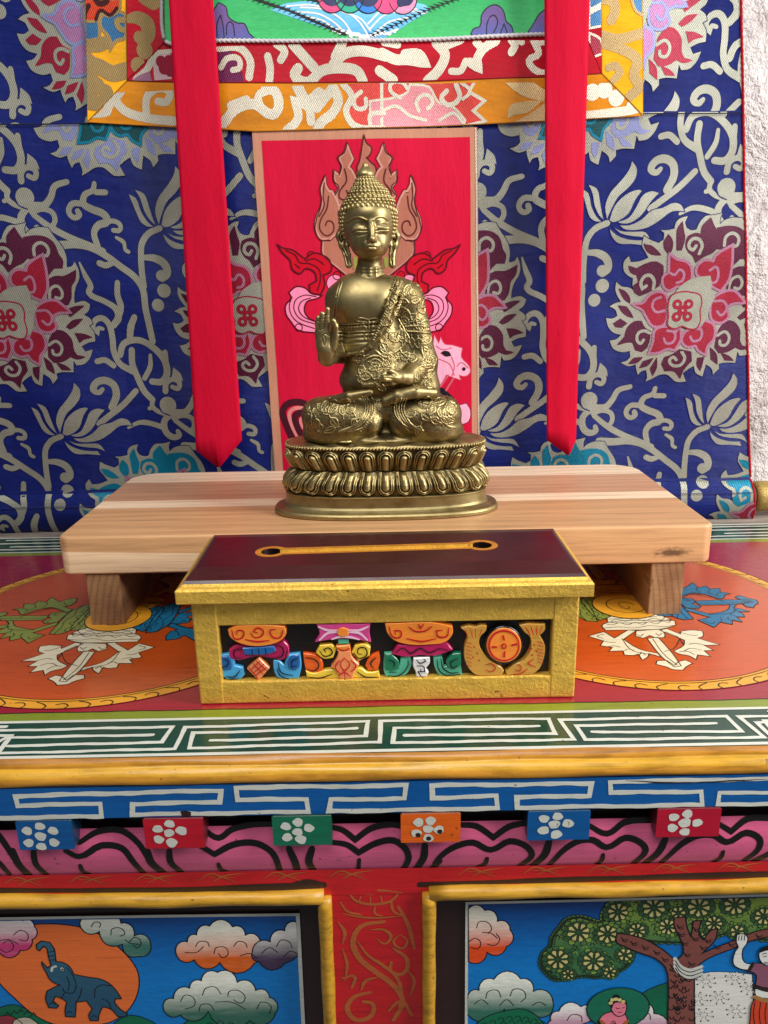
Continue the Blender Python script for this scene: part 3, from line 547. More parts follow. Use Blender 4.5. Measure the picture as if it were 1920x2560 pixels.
# --- the painting itself
GRN = grad_paint((84, 214, 122), (20, 168, 92), .43, .52, .6, 'green_ground'); MTS = grad_paint((60, 110, 190), (112, 84, 150), .462, .49, .6, 'purple_rock'); INK = paint((14, 14, 18), .6, 0, .02, False, 'black_ink')
WV = grad_paint((70, 160, 226), (120, 206, 244), .466, .50, .6, 'blue_wave'); WHT = paint((232, 234, 232), .5, .05, .04, False, 'white_paint')
sh = Sheet(cuv, csurf(4.0), .18); sh.clip([], GR)
sh.P([(404, TOPY), (1466, TOPY), (1464, 92), (960, 108), (414, 110)], GRN, 0, sm=False)
sh.c(0, 0, 1.728)
sh.P([(928,175),(930,60),(950,22),(982,40),(992,82),(1030,108),(1062,112),(1080,150),(1108,176)], MTS, 1, corner=70, out=INK, ow=.9); sh.L([(945,170),(945,110),(960,75),(970,120),(975,170)], .8, INK, 2); sh.L([(985,160),(990,110),(1005,105),(1020,165)], .8, INK, 2)
sh.P([(1170,50),(1240,22),(1460,14),(1659,12),(1830,20),(1860,45),(1770,100),(1659,168),(1600,172),(1540,165),(1440,140),(1300,95)], WV, 1)
for P_ in ([(1300,40),(1400,50),(1480,95),(1520,150)], [(1290,60),(1380,70),(1450,110),(1480,140)], [(1380,35),(1480,50),(1550,100),(1590,160)], [(1480,60),(1560,90),(1600,140)], [(1600,130),(1660,70),(1760,50),(1840,60)], [(1590,110),(1650,50),(1720,35),(1800,42)], [(1620,150),(1680,100),(1760,80)], [(1240,35),(1340,30),(1420,45)], [(1330,80),(1400,100),(1440,130)]): sh.L(P_, 1.5, WHT, 2)
rg = np.random.default_rng(9)
for i in range(26): x = 1440+i*11; sh.C(x, 134+28*math.sin(i*.125)+rg.uniform(-6, 6), rg.uniform(1, 2.2), WHT, 2.6)
for x, mt in ((1435, paint((232, 70, 130), .5, .05, .05, False)), (1510, paint((40, 178, 140), .5, .05, .05, False)), (1590, paint((30, 130, 220), .5, .05, .05, False)), (1668, paint((232, 70, 130), .5, .05, .05, False)), (1740, paint((240, 150, 190), .5, .05, .05, False))): sh.C(x, -4, 13, mt, 2.9, out=INK, ow=.9); sh.C(x, -22, 11, paint((30, 40, 90), .5, .05, .05, False), 3.2)
for a, b, n in (((1060, -12), (1240, 48), 8), ((1240, 48), (1500, 160), 12), ((1990, -12), (1830, 48), 8), ((1830, 48), (1590, 165), 12), ((1300, -10), (1400, 20), 5)):
    for i in range(n):
        f0 = i/n; x, y = a[0]+(b[0]-a[0])*f0, a[1]+(b[1]-a[1])*f0; sg_ = 1 if b[0] > a[0] else -1
        sh.P([(x-6, y-5), (x+14, y-1), (x+20*sg_+2, y+12), (x+2, y+8)], INK, 3); sh.L([(x+2, y+4), (x-14*sg_, y+16)], 1.3, INK, 3.4, (.9, .1)); sh.L([(x+6, y+2), (x+22*sg_, y-8)], 1.2, INK, 3.4, (.9, .1))
sh.c(960, 0, 1.728)
sh.P([(372,158),(385,130),(412,120),(420,70),(450,35),(482,28),(512,52),(525,100),(548,122),(555,158)], MTS, 1, corner=70, out=INK, ow=.9); sh.L([(440,155),(445,100),(470,72),(488,100),(470,150)], .8, INK, 2); sh.L([(500,150),(515,110),(530,152)], .8, INK, 2)
sh.P([(608,158),(640,112),(665,70),(700,40),(720,60),(720,158)], MTS, 1, corner=70, out=INK, ow=.9)
sh.build('painting', thangka)
P3 = [csurf(6.4)(*sh.uv0(x, y), 0) for x, y in smooth([(409, -400), (409, 0), (414, 100), (418, 108), (550, 108), (960, 105), (1359, 91), (1459, 86), (1461, 70), (1461, -400)], False, 120)]
bm_obj('cord_trim', tube_bm(P3, .0016, 10, None, .25), CORD, thangka, True)
# --- two long crimson ribbons hanging in front
def ribbon(L0, L1, R0, R1, tip, Yt, mid, fold):
    """edges in px; solid 0.8 mm cloth with a soft pressed crease"""
    bm = bmesh.new(); n = 60; m = 12; g0 = []
    for side in (0, 1):
        rows = []
        for i in range(n+1):
            f0 = i/n; a = np.array(L0)*(1-f0)+np.array(L1)*f0; b = np.array(R0)*(1-f0)+np.array(R1)*f0; row = []
            for j in range(m+1):
                s_ = j/m; q_ = a*(1-s_)+b*s_
                if i == n: q_ = q_+(np.array(tip)-(a*(1-mid)+b*mid))*(1-abs(s_-mid)/(mid if s_ < mid else 1-mid))
                elif i > n-4: q_ = q_*1.0
                Y = Yt+.0012*math.sin(i*.35)+.0008*math.sin(i*.9+s_*3)+fold*(.0025*abs(s_-.55))+.0003*math.cos(s_*math.pi*2)+(.0009 if side else 0)
                row.append(bm.verts.new(tuple(onY(q_[0], q_[1], Y))))
            rows.append(row)
        g0.append(rows)
    for rows in g0:
        for i in range(n):
            for j in range(m): bm.faces.new((rows[i][j], rows[i][j+1], rows[i+1][j+1], rows[i+1][j]))
    A_, B2 = g0
    for i in range(n): bm.faces.new((A_[i][0], A_[i+1][0], B2[i+1][0], B2[i][0])); bm.faces.new((A_[i][m], B2[i][m], B2[i+1][m], A_[i+1][m]))
    for j in range(m): bm.faces.new((A_[n][j], A_[n][j+1], B2[n][j+1], B2[n][j]))
    return bm_obj('ribbon', bm, RIB, thangka, True)
ribbon((396, -420), (490, 1126), (506, -420), (605, 1100), (547, 1172), .806, .45, 0)
ribbon((1358, -420), (1367, 1100), (1488, -420), (1440, 1100), (1423, 1141), .800, .78, 1)
# ================================================================== painted table
table = tag(empty('painted_table', (0, .6, 0)), 'colourful painted altar table with fret border and pictured front panels, in the foreground', 'table')
RB, BL_, WH = paint((150, 22, 44), .2, .8, .14), paint((0, 86, 158), .32, .4), paint((208, 210, 200), .34, .3, .12)
LG_, DG, OR_, YO = paint((124, 138, 36), .2, .8), paint((20, 66, 52), .2, .8), paint((190, 78, 26), .18, .9, .16), paint((226, 158, 44), .24, .6)
YEL_M = paint((200, 138, 42), .34, .35, .5); BLACK = paint((16, 12, 12), .35, .4, .05, False); CREAM = paint((226, 216, 186), .24, .6, .1, False); OLV = paint((128, 138, 58), .22, .7, .12); TBL = paint((28, 110, 150), .22, .7, .12)
PINKM = paint((222, 98, 140), .34, .4, .2); REDR = paint((196, 26, 32), .3, .5, .28); GILT = paint((176, 92, 46), .4, .2, .3); DBR = paint((46, 24, 24), .4, .4, .2, False)
def tuv(x, y): p = onZ(x, y, 0); return p[0]*1000, p[1]*1000
def tsurf(u, v, h): return Vector((u/1000, v/1000, h/1000))
sh = Sheet(tuv, tsurf, .05); sh.wob = .35
W = 760
def rect(u0, v0, u1, v1, m, lay): sh.Puv([np.array(p) for p in ((u0, v0), (u1, v0), (u1, v1), (u0, v1))], m, lay)
rect(-W, 393, W, 807, DG, 0)
rect(-W, 433.5, W, 757, LG_, 1); rect(-W, 443.5, W, 747, RB, 2)
for v0, v1 in ((393.4, 396.2), (431.6, 434.2), (756, 758.5), (803, 806.5)): rect(-W, v0, W, v1, WH, 3)
sh.Luv([np.array([-W, 443.5]), np.array([W, 443.5])], .9, BLACK, 4)
# fret: traced once on the front band, in three repeats, and continued
sh.c(0, 1780, 1.728)
fr = [[(0,82),(745,65),(700,132),(32,148)], [(-60,182),(755,160),(800,68),(1590,42),(1580,105),(910,125)], [(-40,150),(25,112),(660,100)], [(1540,72),(835,92),(818,158),(1640,132),(1645,40),(2369,30),(2399,95),(1749,103)],
      [(2329,62),(1704,70),(1697,135),(2479,120),(2419,35),(3139,20),(3204,85),(2559,88)], [(3094,50),(2489,60),(2529,122),(3299,110),(3194,22),(3318,18),(3500,14)], [(3500,38),(3269,46),(3330,105),(3600,100)]]
FU = [[sh.q(p) for p in P_] for P_ in fr]
for U in FU: sh.Luv(U, 2.7, WH, 5)
# further repeats outside the view, and the back band
def key(u0, v0, s_, up_, lay):
    m = lambda P_: [np.array([u0+s_*a, v0+up_*b]) for a, b in P_]
    sh.Luv(m([(0, 30), (84, 30), (84, 10), (14, 10)]), 3.2, WH, lay); sh.Luv(m([(72, 20), (-8, 20), (-8, 2), (94, 2), (94, 30)]), 3.2, WH, lay)
for i in range(3): key(235+i*106, 398, 1, 1, 5+.3*i); key(-235-i*106, 398, -1, 1, 5+.3*i)
for i in range(-7, 8): key(i*106+22, 764, 1, 1.1, 5+.05*(i+8))
# the two orange roundels
zz = lambda x, y: np.array(tuv(x/2.592, 1280+y/2.592)); zr = lambda x, y: np.array(tuv(1360+x/2.9625, 1280+y/2.9625))
def fit(P_):
    A_ = np.array([[2*p[0], 2*p[1], 1] for p in P_]); b = np.array([p@p for p in P_]); s_ = np.linalg.lstsq(A_, b, rcond=None)[0]; return s_[:2], math.sqrt(s_[2]+s_[0]**2+s_[1]**2)
cL, rL = fit([zz(0, 1275), zz(330, 1268), zz(900, 1225), zz(1255, 1130), zz(0, 500), zz(200, 425), zz(380, 370)])
cR, rR = fit([zr(240, 1235), zr(660, 1305), zr(1000, 1318), zr(1659, 1255), zr(1240, 375), zr(1659, 530)])
print('roundels', cL, rL, cR, rR)
MOT = [(CREAM, [(490,850),(540,858),(430,905),(372,930),(375,965),(440,1000),(400,1020),(335,1035),(290,1062),(280,1030),(195,1045),(240,1005),(180,1005),(240,970),(136,970),(230,940),(285,920),(250,908),(258,875),(330,866),(400,872),(400,890)]),
       (CREAM, [(690,855),(745,850),(830,900),(880,868),(900,855),(1002,880),(900,915),(920,945),(840,960),(862,985),(770,985),(760,1012),(700,1018),(670,1010),(640,1052),(605,1030),(600,1010),(520,1035),(540,1012),(660,980),(770,910)]),
       (CREAM, [(545,905),(615,910),(520,1030),(430,1105),(385,1100),(450,1010)]), (CREAM, [(500,890),(530,852),(690,858),(695,890),(640,908),(600,890),(560,908),(505,908)]), (CREAM, [(310,1085),(360,1062),(400,1070),(430,1095),(480,1060),(545,1060),(550,1082),(480,1102),(440,1120),(370,1127),(350,1105)]),
       (CREAM, [(440,800),(520,795),(880,795),(915,815),(890,845),(700,850),(520,850),(432,830)]), (CREAM, [(550,755),(885,755),(880,790),(840,798),(560,800),(465,790)])]
MLN = [[(470,795),(480,810),(520,800),(560,815),(610,800),(650,815),(700,800),(750,815),(800,800),(850,812),(900,800)], [(560,770),(870,772)], [(500,770),(530,790),(580,778),(640,792),(700,778),(760,792),(820,778),(860,790)], [(440,830),(520,835),(600,825),(700,838),(800,828),(900,830)], [(375,960),(420,905),(500,870)], [(400,915),(440,985),(500,1000)], [(580,915),(490,1030),(410,1095)], [(560,1020),(700,990),(780,905)],
       [(260,1000),(330,985),(370,1000)], [(230,970),(300,955),(340,960)], [(300,1030),(350,1005),(400,1005)], [(400,878),(330,900),(290,905)], [(820,930),(870,925),(900,915)], [(790,960),(830,950),(870,955)], [(700,985),(740,975),(760,985)], [(620,1020),(650,1000),(660,1020)], [(900,870),(940,885),(900,900)], [(640,880),(660,895),(690,880)], [(520,880),(540,895),(560,880)]]
for (c, r, mirror) in ((cL, rL, 1), (cR, rR, -1)):
    sh.Cuv(c, r, YO, 6, 120); sh.Cuv(c, r-9.5, YO, 6.5, 120); sh.Cuv(c, r-11.5, OR_, 8, 120)
    ring_ = lambda rr: [np.array([c[0]+rr*math.cos(a), c[1]+rr*math.sin(a)]) for a in np.linspace(0, 2*math.pi, 120, endpoint=False)]
    for rr in (r, r-9.2, r-11.6): sh.Luv(ring_(rr), .7, BLACK, 9, True)
    nn = 64
    for i in range(nn):
        a = 2*math.pi*i/nn; f0 = .9 if i % 2 else .55
        sh.L([np.array([c[0]+(r-q)*math.cos(a+mirror*o), c[1]+(r-q)*math.sin(a+mirror*o)]) for q, o in ((.4, .045), (3.2, .052), (6.2, .03), (9*f0+.2, -.005))], .8, BLACK, 9.5, raw=True)
    cc = (np.array(zz(770, 690)) if mirror == 1 else np.array(zr(600, 700)))
    base = np.array(zz(770, 690)); rg = np.random.default_rng(2)
    for q, colr in enumerate((CREAM, OLV, cloth and TBL, YO)):
        ang = {0: 0, 1: -math.pi/2, 2: math.pi/2, 3: math.pi}[q]; ca, sa = math.cos(ang), math.sin(ang)
        def tf(p, ca=ca, sa=sa):
            d = (p-base)*[mirror, 1]; return cc+np.array([ca*d[0]-sa*d[1], sa*d[0]+ca*d[1]])
        for m_, P_ in MOT:
            U = smooth([tf(zz(*p)) for p in P_], True, 3, 50); sh.Puv(U, colr, 10+q*2); sh.Luv(U, .75, BLACK, 11+q*2, True)
        for P_ in MLN: sh.L([tf(zz(*p)) for p in P_], .65, BLACK, 11.3+q*2, raw=True)
    sh.Cuv(cc, 26, YO, 20, 40); sh.Luv([cc+np.array([26*math.cos(a), 26*math.sin(a)]) for a in np.linspace(0, 6.283, 40, endpoint=False)], .8, BLACK, 21, True)
    sh.Luv([cc+np.array([15*math.cos(a), 15*math.sin(a)]) for a in np.linspace(0, 6.283, 30, endpoint=False)], .8, BLACK, 21.3, True)
    sh.L([cc+np.array([7*math.cos(a)*(1-a/9), 7*math.sin(a)]) for a in np.linspace(0, 6, 14)], .7, BLACK, 22, raw=True)
sh.build('tabletop_painting', table)
tb = bm_obj('tabletop', box_bm(-.77, .77, .3945, .8075, -.014, -.0002, 0), DG, table)
# profile mouldings along the front (y,z mm), one object each
def mould(name, prof, m, x0=-.77, x1=.77, seg=80, wob=.0004):
    bm = bmesh.new(); rows = []
    for i in range(seg+1):
        x = x0+(x1-x0)*i/seg
        rows.append([bm.verts.new((x, y/1000+wob*math.sin(x*60+z)*(0 < k < len(prof)-1), z/1000+wob*.6*math.sin(x*37+y)*(0 < k < len(prof)-1))) for k, (y, z) in enumerate(prof)])
    for a, b in zip(rows, rows[1:]):
        for k in range(len(prof)-1): bm.faces.new((a[k], b[k], b[k+1], a[k+1]))
    return bm_obj(name, bm, m, table, True)
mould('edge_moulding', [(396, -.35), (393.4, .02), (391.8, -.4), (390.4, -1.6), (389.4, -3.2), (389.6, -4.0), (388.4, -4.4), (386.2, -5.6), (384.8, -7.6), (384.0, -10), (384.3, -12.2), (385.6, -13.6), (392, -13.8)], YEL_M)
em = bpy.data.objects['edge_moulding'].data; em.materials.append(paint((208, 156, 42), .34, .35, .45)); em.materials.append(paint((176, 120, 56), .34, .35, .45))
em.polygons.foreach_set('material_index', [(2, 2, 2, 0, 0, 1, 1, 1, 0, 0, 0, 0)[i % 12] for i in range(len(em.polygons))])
FYZ = 385.0
def fsurf(Y, bul=None):
    return lambda u, v, h: Vector((u/1000, (Y-h-(bul(v) if bul else 0))/1000, v/1000))
sh = Sheet(vuv(.385), fsurf(385), .1); sh.wob = .38
def recz(sh, u0, z0, u1, z1, m, lay): sh.Puv([np.array(p) for p in ((u0, z0), (u1, z0), (u1, z1), (u0, z1))], m, lay)
recz(sh, -770, -34.5, 770, -13.7, BL_, 0)
sh.c(0, 1780, 1.728)
k1 = [(-200,460),(438,450),(432,393),(78,405),(68,362),(955,338),(948,388),(573,396),(573,442),(1332,430),(1325,374),(1028,380),(1020,325),(1659,318),(1755,316),(1748,372),(1430,378),(1420,428),(2150,414),(2143,362),(1868,370),(1865,316),(2556,308),(2546,360),(2232,368),(2233,412),(3032,400),(3028,342),(2640,348),(2636,300),(3400,286)]
sh.L(k1[:31], 2.9, WH, 2, sm=False); sh.L([(3400,394),(3102,398),(3108,350),(3400,344)], 2.5, WH, 2, sm=False); sh.L([(-300,350),(-20,350)], 2.9, WH, 2, sm=False)
sh.P([(780,428),(800,424),(826,430),(822,450),(790,455)], DBR, 4)
sh.L([(2700,292),(2900,305),(3100,296),(3318,290)], .9, DBR, 4.4, (.2, 1, .5, 1, .2)); sh.L([(0,326),(1659,294),(3318,262)], .9, paint((30, 34, 52), .4, .3), 3)
sh.build('blue_frieze', table)
bm_obj('frieze_core', box_bm(-.77, .77, .3852, .42, -.0345, -.0142), BL_, table)
bm_obj('dark_recess', box_bm(-.77, .77, .3975, .42, -.055, -.0346), BLACK, table)  # black paint stands for the shade in this gap
# blocks with painted blossoms: coordinates in the crop 0,1780 /1.728
blk = [((65,475),(325,592),(0, 84, 150)), ((617,475),(887,586),(188, 14, 38)), ((1175,478),(1436,573),(16, 108, 78)), ((1731,460),(1989,560),(226, 96, 14)), ((2281,436),(2544,550),(0, 84, 150)), ((2841,430),(3104,536),(176, 10, 44))]
dots = [[(118,513,1),(172,492,1),(230,512,1),(176,537,1.1),(125,565,1),(180,580,1),(234,563,1)], [(682,504,1),(733,480,1),(784,512,1.1),(730,522,1),(686,550,1),(742,564,1.1)], [(1235,493,1),(1287,476,1),(1334,500,1),(1286,517,1),(1241,540,1),(1300,550,1.1)],
        [(1808,476,1),(1860,470,1),(1848,505,1),(1798,523,1),(1896,508,1),(1850,543,1)], [(2350,461,1),(2409,442,1),(2453,480,1.1),(2394,485,1.1),(2348,510,1.1),(2402,528,1.1)], [(2910,454,1),(2970,438,1),(3011,478,1),(2958,478,1.2),(2904,500,1),(2958,517,1)]]
wid = [(-1200, 0), (-640, 0), *[(b[0][0], 1) for b in blk], (3400, 0), (3960, 0)]
for n_, ((a, b, col), dd) in enumerate(zip(blk, dots)):
    pa, pb = [onY(a[0]/1.728, 1780+a[1]/1.728, .3835), onY(b[0]/1.728, 1780+b[1]/1.728, .3835)]; m_ = paint(col, .32, .4)
    if n_ == 0: BW = pb[0]-pa[0]
    sh = Sheet(vuv(.3835), fsurf(383.5), .1).c(0, 1780, 1.728); z0, z1 = pb[2]*1000, -34.7
    recz(sh, pa[0]*1000, z0, pb[0]*1000, z1, m_, 0); uc = []
    for x, y, s_ in dd:
        c_ = sh.q((x, y)); c_ = (c_[0], min(c_[1], z1-3.2)); U = [np.array([c_[0]+3.0*s_*math.cos(q)*(1+.12*math.sin(3*q+x)), c_[1]+2.75*s_*math.sin(q)*(1+.1*math.sin(2*q+y))]) for q in np.linspace(0, 6.283, 16, endpoint=False)]
        sh.Puv(U, WH, 2)
    if n_ == 3:
        for x, y in ((1806, 530), (1852, 545), (1900, 515)): sh.C(x, y, 1.5, DBR, 3)
    fc = sh.build('blossom_face', None)
    bo = bm_obj('frieze_block', box_bm(pa[0]+.0001, pb[0]-.0001, .3836, .3972, z0/1000+.0001, z1/1000, .0006, 1), paint(tuple(int(v*.45+14) for v in col), .4, .3, .3), table); child(fc, bo)  # body is a darkened copy of the face colour, side shade painted in
for x0 in (-.345, -.275, .268, .338): bm_obj('frieze_block', box_bm(x0, x0+BW, .3836, .3972, -.054, -.0347, .0006, 1), paint((0, 84, 150), .32, .4), table)
# pink lotus moulding: bulging profile with black petal lines
def pbul(v): s_ = (v+81)/33.; return 3.2*math.sin(max(0, min(1, s_))*math.pi)**.8-1.0
sh = Sheet(vuv(.392), fsurf(392.5, pbul), .1); sh.clip([], [(1, [-80+1.5*i for i in range(22)]), (0, list(range(-750, 751, 30)))])
recz(sh, -770, -80, 770, -48, PINKM, 0)
sh.c(0, 1780, 1.728)
for w_, P_ in ((3.4, [(-60,500),(0,540),(60,610),(110,700)]), (3.2, [(-60,600),(0,640),(40,700)]), (3.4, [(150,590),(160,650),(200,705)]), (3.2, [(345,560),(420,520),(520,515),(600,560),(650,630),(710,700)]), (3.6, [(290,590),(345,615),(440,570),(530,580),(580,640),(620,700)]), (2.6, [(350,655),(360,690),(385,703)]),
    (4.2, [(60,590),(85,650),(125,705)]), (3.6, [(735,590),(740,640),(785,697)]), (4.4, [(640,590),(655,640),(705,697)]), (3.2, [(880,510),(945,540),(1000,510),(1090,492),(1175,490)]), (3.6, [(870,570),(930,605),(1010,565),(1110,560),(1180,600),(1210,690)]), (2.6, [(945,650),(955,680),(980,693)]), (4, [(1250,580),(1275,640),(1285,690)]), (4, [(1350,580),(1335,640),(1355,690)]), (3.2, [(1430,500),(1480,510),(1535,545),(1600,505),(1680,490),(1740,495)]),
    (3.6, [(1430,555),(1500,565),(1550,598),(1620,560),(1700,548),(1750,580),(1765,620),(1745,682)]), (2.6, [(1552,630),(1548,685)]), (4, [(1835,565),(1830,620),(1800,680)]), (3.8, [(1900,640),(1868,680)]), (3.6, [(1868,682),(1900,620),(1950,580),(2040,555),(2118,586),(2200,550),(2270,570),(2296,610),(2250,665)]), (3.2, [(1990,490),(2060,495),(2130,535),(2200,495),(2290,480)]), (2.6, [(2103,625),(2095,655),(2065,672)]),
    (4.2, [(2370,550),(2350,610),(2300,668)]), (3.6, [(2375,662),(2430,590),(2500,548),(2560,545),(2618,575),(2700,535),(2770,560),(2785,590),(2740,655)]), (3.2, [(2545,490),(2620,520),(2700,478),(2840,470)]), (2.6, [(2603,608),(2598,640),(2578,662)]), (4.2, [(2870,540),(2840,600),(2790,655)]), (3.6, [(2860,650),(2930,570),(3000,530),(3080,525),(3135,553),(3220,515),(3275,540),(3270,585),(3220,640)]), (3.2, [(3100,480),(3155,510),(3230,465),(3340,462)]), (2.6, [(3120,595),(3110,630),(3085,648)]), (4, [(3400,540),(3330,600),(3260,645)]), (3, [(3400,480),(3330,540)])):
    sh.L(P_, w_*1.12, BLACK, 2, (.8, 1, 1, 1, .9), corner=66)
for k in range(4):
    for s_ in (-1, 1): c0_ = s_*(262+k*62); sh.L([np.array([c0_-26, -79]), np.array([c0_-20, -60]), np.array([c0_, -55]), np.array([c0_+20, -61]), np.array([c0_+26, -79])], 3.4, BLACK, 2, raw=True)
sh.L([(0,560),(600,565),(1100,548),(1659,520),(2400,505),(3318,470)], .01, BLACK, 3)
sh.build('lotus_moulding', table)
# red rail with faint gilt scribbles, centre stile
sh = Sheet(vuv(.392), fsurf(392.0), .1)
recz(sh, -770, -98, 770, -79.2, REDR, 0)
sh.c(0, 1780, 1.728)
for i in range(13):
    x = 20+i*280; y0 = 728-i*5.6
    if 1500 < x < 1900: continue
    for P_ in ([(x,y0+14),(x+50,y0-14),(x+100,y0),(x+160,y0+22)], [(x+60,y0+20),(x+110,y0-4),(x+190,y0-16)], [(x+40,y0),(x+150,y0+2)]): sh.L(P_, 1.1, GILT, 2, (.4, 1, .3))
for P_ in ([(0,770),(700,768),(1380,748)], [(1830,745),(2500,722),(3318,700)]): sh.L(P_, 4.4, DBR, 1.2, (.9, .6, 1.0, .7, 1.2, 1))
sh.L([(900,768),(1100,752),(1250,758),(1330,735),(1400,748)], 6, DBR, 1.6, (.1, .5, .3, 1, .6)); sh.L([(1180,757),(1300,748),(1400,742)], 4.5, DBR, 1.5, (.2, 1, .6)); sh.L([(1815,745),(1900,742),(2060,738)], 4, DBR, 1.5, (1, .8, .1))
sh.build('red_rail', table)
sh = Sheet(vuv(.392), fsurf(392.3), .1)
p0, p1 = onY(830, 2200, .392)[0]*1000-8, onY(1050, 2200, .392)[0]*1000+8
recz(sh, p0, -330, p1, -98.02, REDR, 0)
sh.c(0, 2180, 1.728)
for w_, P_ in ((3.4, [(1659,215),(1560,235),(1525,300),(1550,370),(1620,430),(1700,490),(1740,560),(1700,640)]), (1.6, [(1500,60),(1530,120),(1600,140),(1690,125),(1740,60)]), (1.4, [(1470,130),(1500,170),(1560,185)]), (3, [(1600,520),(1530,540),(1500,590),(1540,640),(1600,625),(1610,570),(1570,560)]), (1.4, [(1520,60),(1560,90),(1610,95),(1660,80)]), (2.4, [(1700,330),(1760,380),(1740,440),(1690,430),(1690,390)]), (2.2, [(1720,150),(1760,220),(1790,330)]), (1.4, [(1740,190),(1700,170),(1690,120)]), (2.2, [(1680,600),(1730,560),(1780,620)]),
    (2, [(1480,460),(1530,450),(1520,500)]), (1.2, [(1620,150),(1620,180),(1650,190)]), (1.2, [(1560,105),(1550,130)]), (1.2, [(1600,110),(1600,135)]), (1.2, [(1645,105),(1650,130)])): sh.L(P_, w_*1.15, GILT, 2, (.6, 1, 1, .7), corner=150)
for w_, P_ in ((2.6, [(1545,300),(1590,360),(1650,400),(1710,450),(1735,520),(1720,600)]), (2.0, [(1480,330),(1500,400),(1490,470)]), (2.0, [(1760,420),(1790,470),(1770,540)]), (2.2, [(1600,250),(1660,250),(1690,280),(1660,310),(1630,290)]), (1.8, [(1730,270),(1700,300),(1735,330),(1760,300),(1730,270)]), (2.4, [(1460,215),(1490,260),(1480,310)]), (2.6, [(1630,455),(1580,470),(1560,510)]), (1.6, [(1480,180),(1560,195),(1640,198),(1730,190)]), (1.6, [(1490,90),(1570,80),(1660,80),(1740,90)])):
    sh.L(P_, w_, GILT, 2.5, (.3, 1, .9, .3), corner=150)
sh.build('centre_stile', table)
# yellow half round frames
def bar(P_, r, m, name, par, Y=.3905):
    P3 = [Vector(onY(x, y, Y)) for x, y in P_]; P3 = [P3[0].lerp(P3[-1], i/30)+Vector((0, 0, .00035*math.sin(i*1.3)+.0003*math.sin(i*.47))) for i in range(31)]
    return bm_obj(name, tube_bm(P3, lambda i: r*(1+.05*math.sin(i*.9)), 16), m, par, True)
YB = paint((196, 146, 40), .42, .2, .6)
q6 = lambda x, y: (x/1.728, 2180+y/1.728); q7 = lambda x, y: (960+x/1.728, 2180+y/1.728)
CL, CR = [], []
for (nm, hA, hB, vA, vB, x0, x1) in (('left', q6(-1500, 150), q6(1400, 108), q6(1402, 108), q6(1450, 1250), -.77, 0), ('right', q7(195, 92), q7(3000, 30), q7(195, 92), q7(192, 1250), 0, .77)):
    dp = tag(empty('door_panel', (0, .395, -.12)), None); child(dp, table); dp['label'] = 'pictured panel with leaping elephant before an orange disc' if nm == 'left' else 'pictured panel with spreading flowering tree'
    bar([hA, hB], .0044, YB, 'frame_moulding', dp); bar([vA, vB], .0042, YB, 'frame_moulding', dp)
    bmc = bmesh.new(); c_ = onY(*hB, .3905) if nm == 'left' else onY(*hA, .3905)
    CL.append((dp, nm))
bg_ = bm_obj('panel_backing', box_bm(-.77, .77, .4005, .42, -.45, -.0985), DBR, table)
YP = .399
def pcv(): return Sheet(vuv(YP), fsurf(YP*1000), .06)
SKY = grad_paint((0, 124, 206), (0, 62, 140), -.165, -.112, .3, 'sky_paint'); INKB = paint((14, 14, 20), .4, .3, .02, False)
def gradc(c0, c1, za_, zb_): return grad_paint(c0, c1, za_, zb_, .34)
def zz_(x, y): return onY(x, y, YP)[2]
def cloud(sh, P_, top, bot, curls, lay):
    Q_ = P_[::2]; c_ = np.mean(np.array(P_, float), axis=0); N_ = []; A_s = sum(Q_[i-1][0]*Q_[i][1]-Q_[i][0]*Q_[i-1][1] for i in range(len(Q_)))
    for i in range(len(Q_)):
        a_, b_ = np.array(Q_[i], float), np.array(Q_[(i+1) % len(Q_)], float); d_ = b_-a_; n_ = np.array([d_[1], -d_[0]])*(1 if A_s > 0 else -1)
        f_ = .3 if abs(d_[0]) < 200 else .02
        if min(abs(a_[0]-b_[0]), 99) < 12 and abs(a_[1]-b_[1]) > 90: f_ = 0
        N_ += [a_+d_*u_+n_*f_*math.sin(math.pi*u_)**.7 for u_ in (0, .12, .3, .5, .7, .88)]
    P_ = [tuple(q) for q in N_]; ys = [sh.q(p)[1] for p in P_]; hh_ = max(ys)-min(ys); m_ = gradc(bot, tuple(min(255, v+12) for v in top), (min(ys)+.26*hh_)/1000, (min(ys)+.80*hh_)/1000)
    sh.P(P_, m_, lay, sm=False, out=INKB, ow=.75)
    for C_ in curls: sh.L(C_, .6, INKB, lay+.8)
left, right = CL[0][0], CL[1][0]
def qclip(P_, sh):
    U = [sh.q(p) for p in P_]; c = sum(U)/len(U); pl = []
    for i in range(len(U)):
        a, b = U[i], U[(i+1) % len(U)]; n = np.array([b[1]-a[1], -(b[0]-a[0])]); n = n/np.linalg.norm(n)
        pl.append((a, -n if n@(c-a) > 0 else n))
    return pl
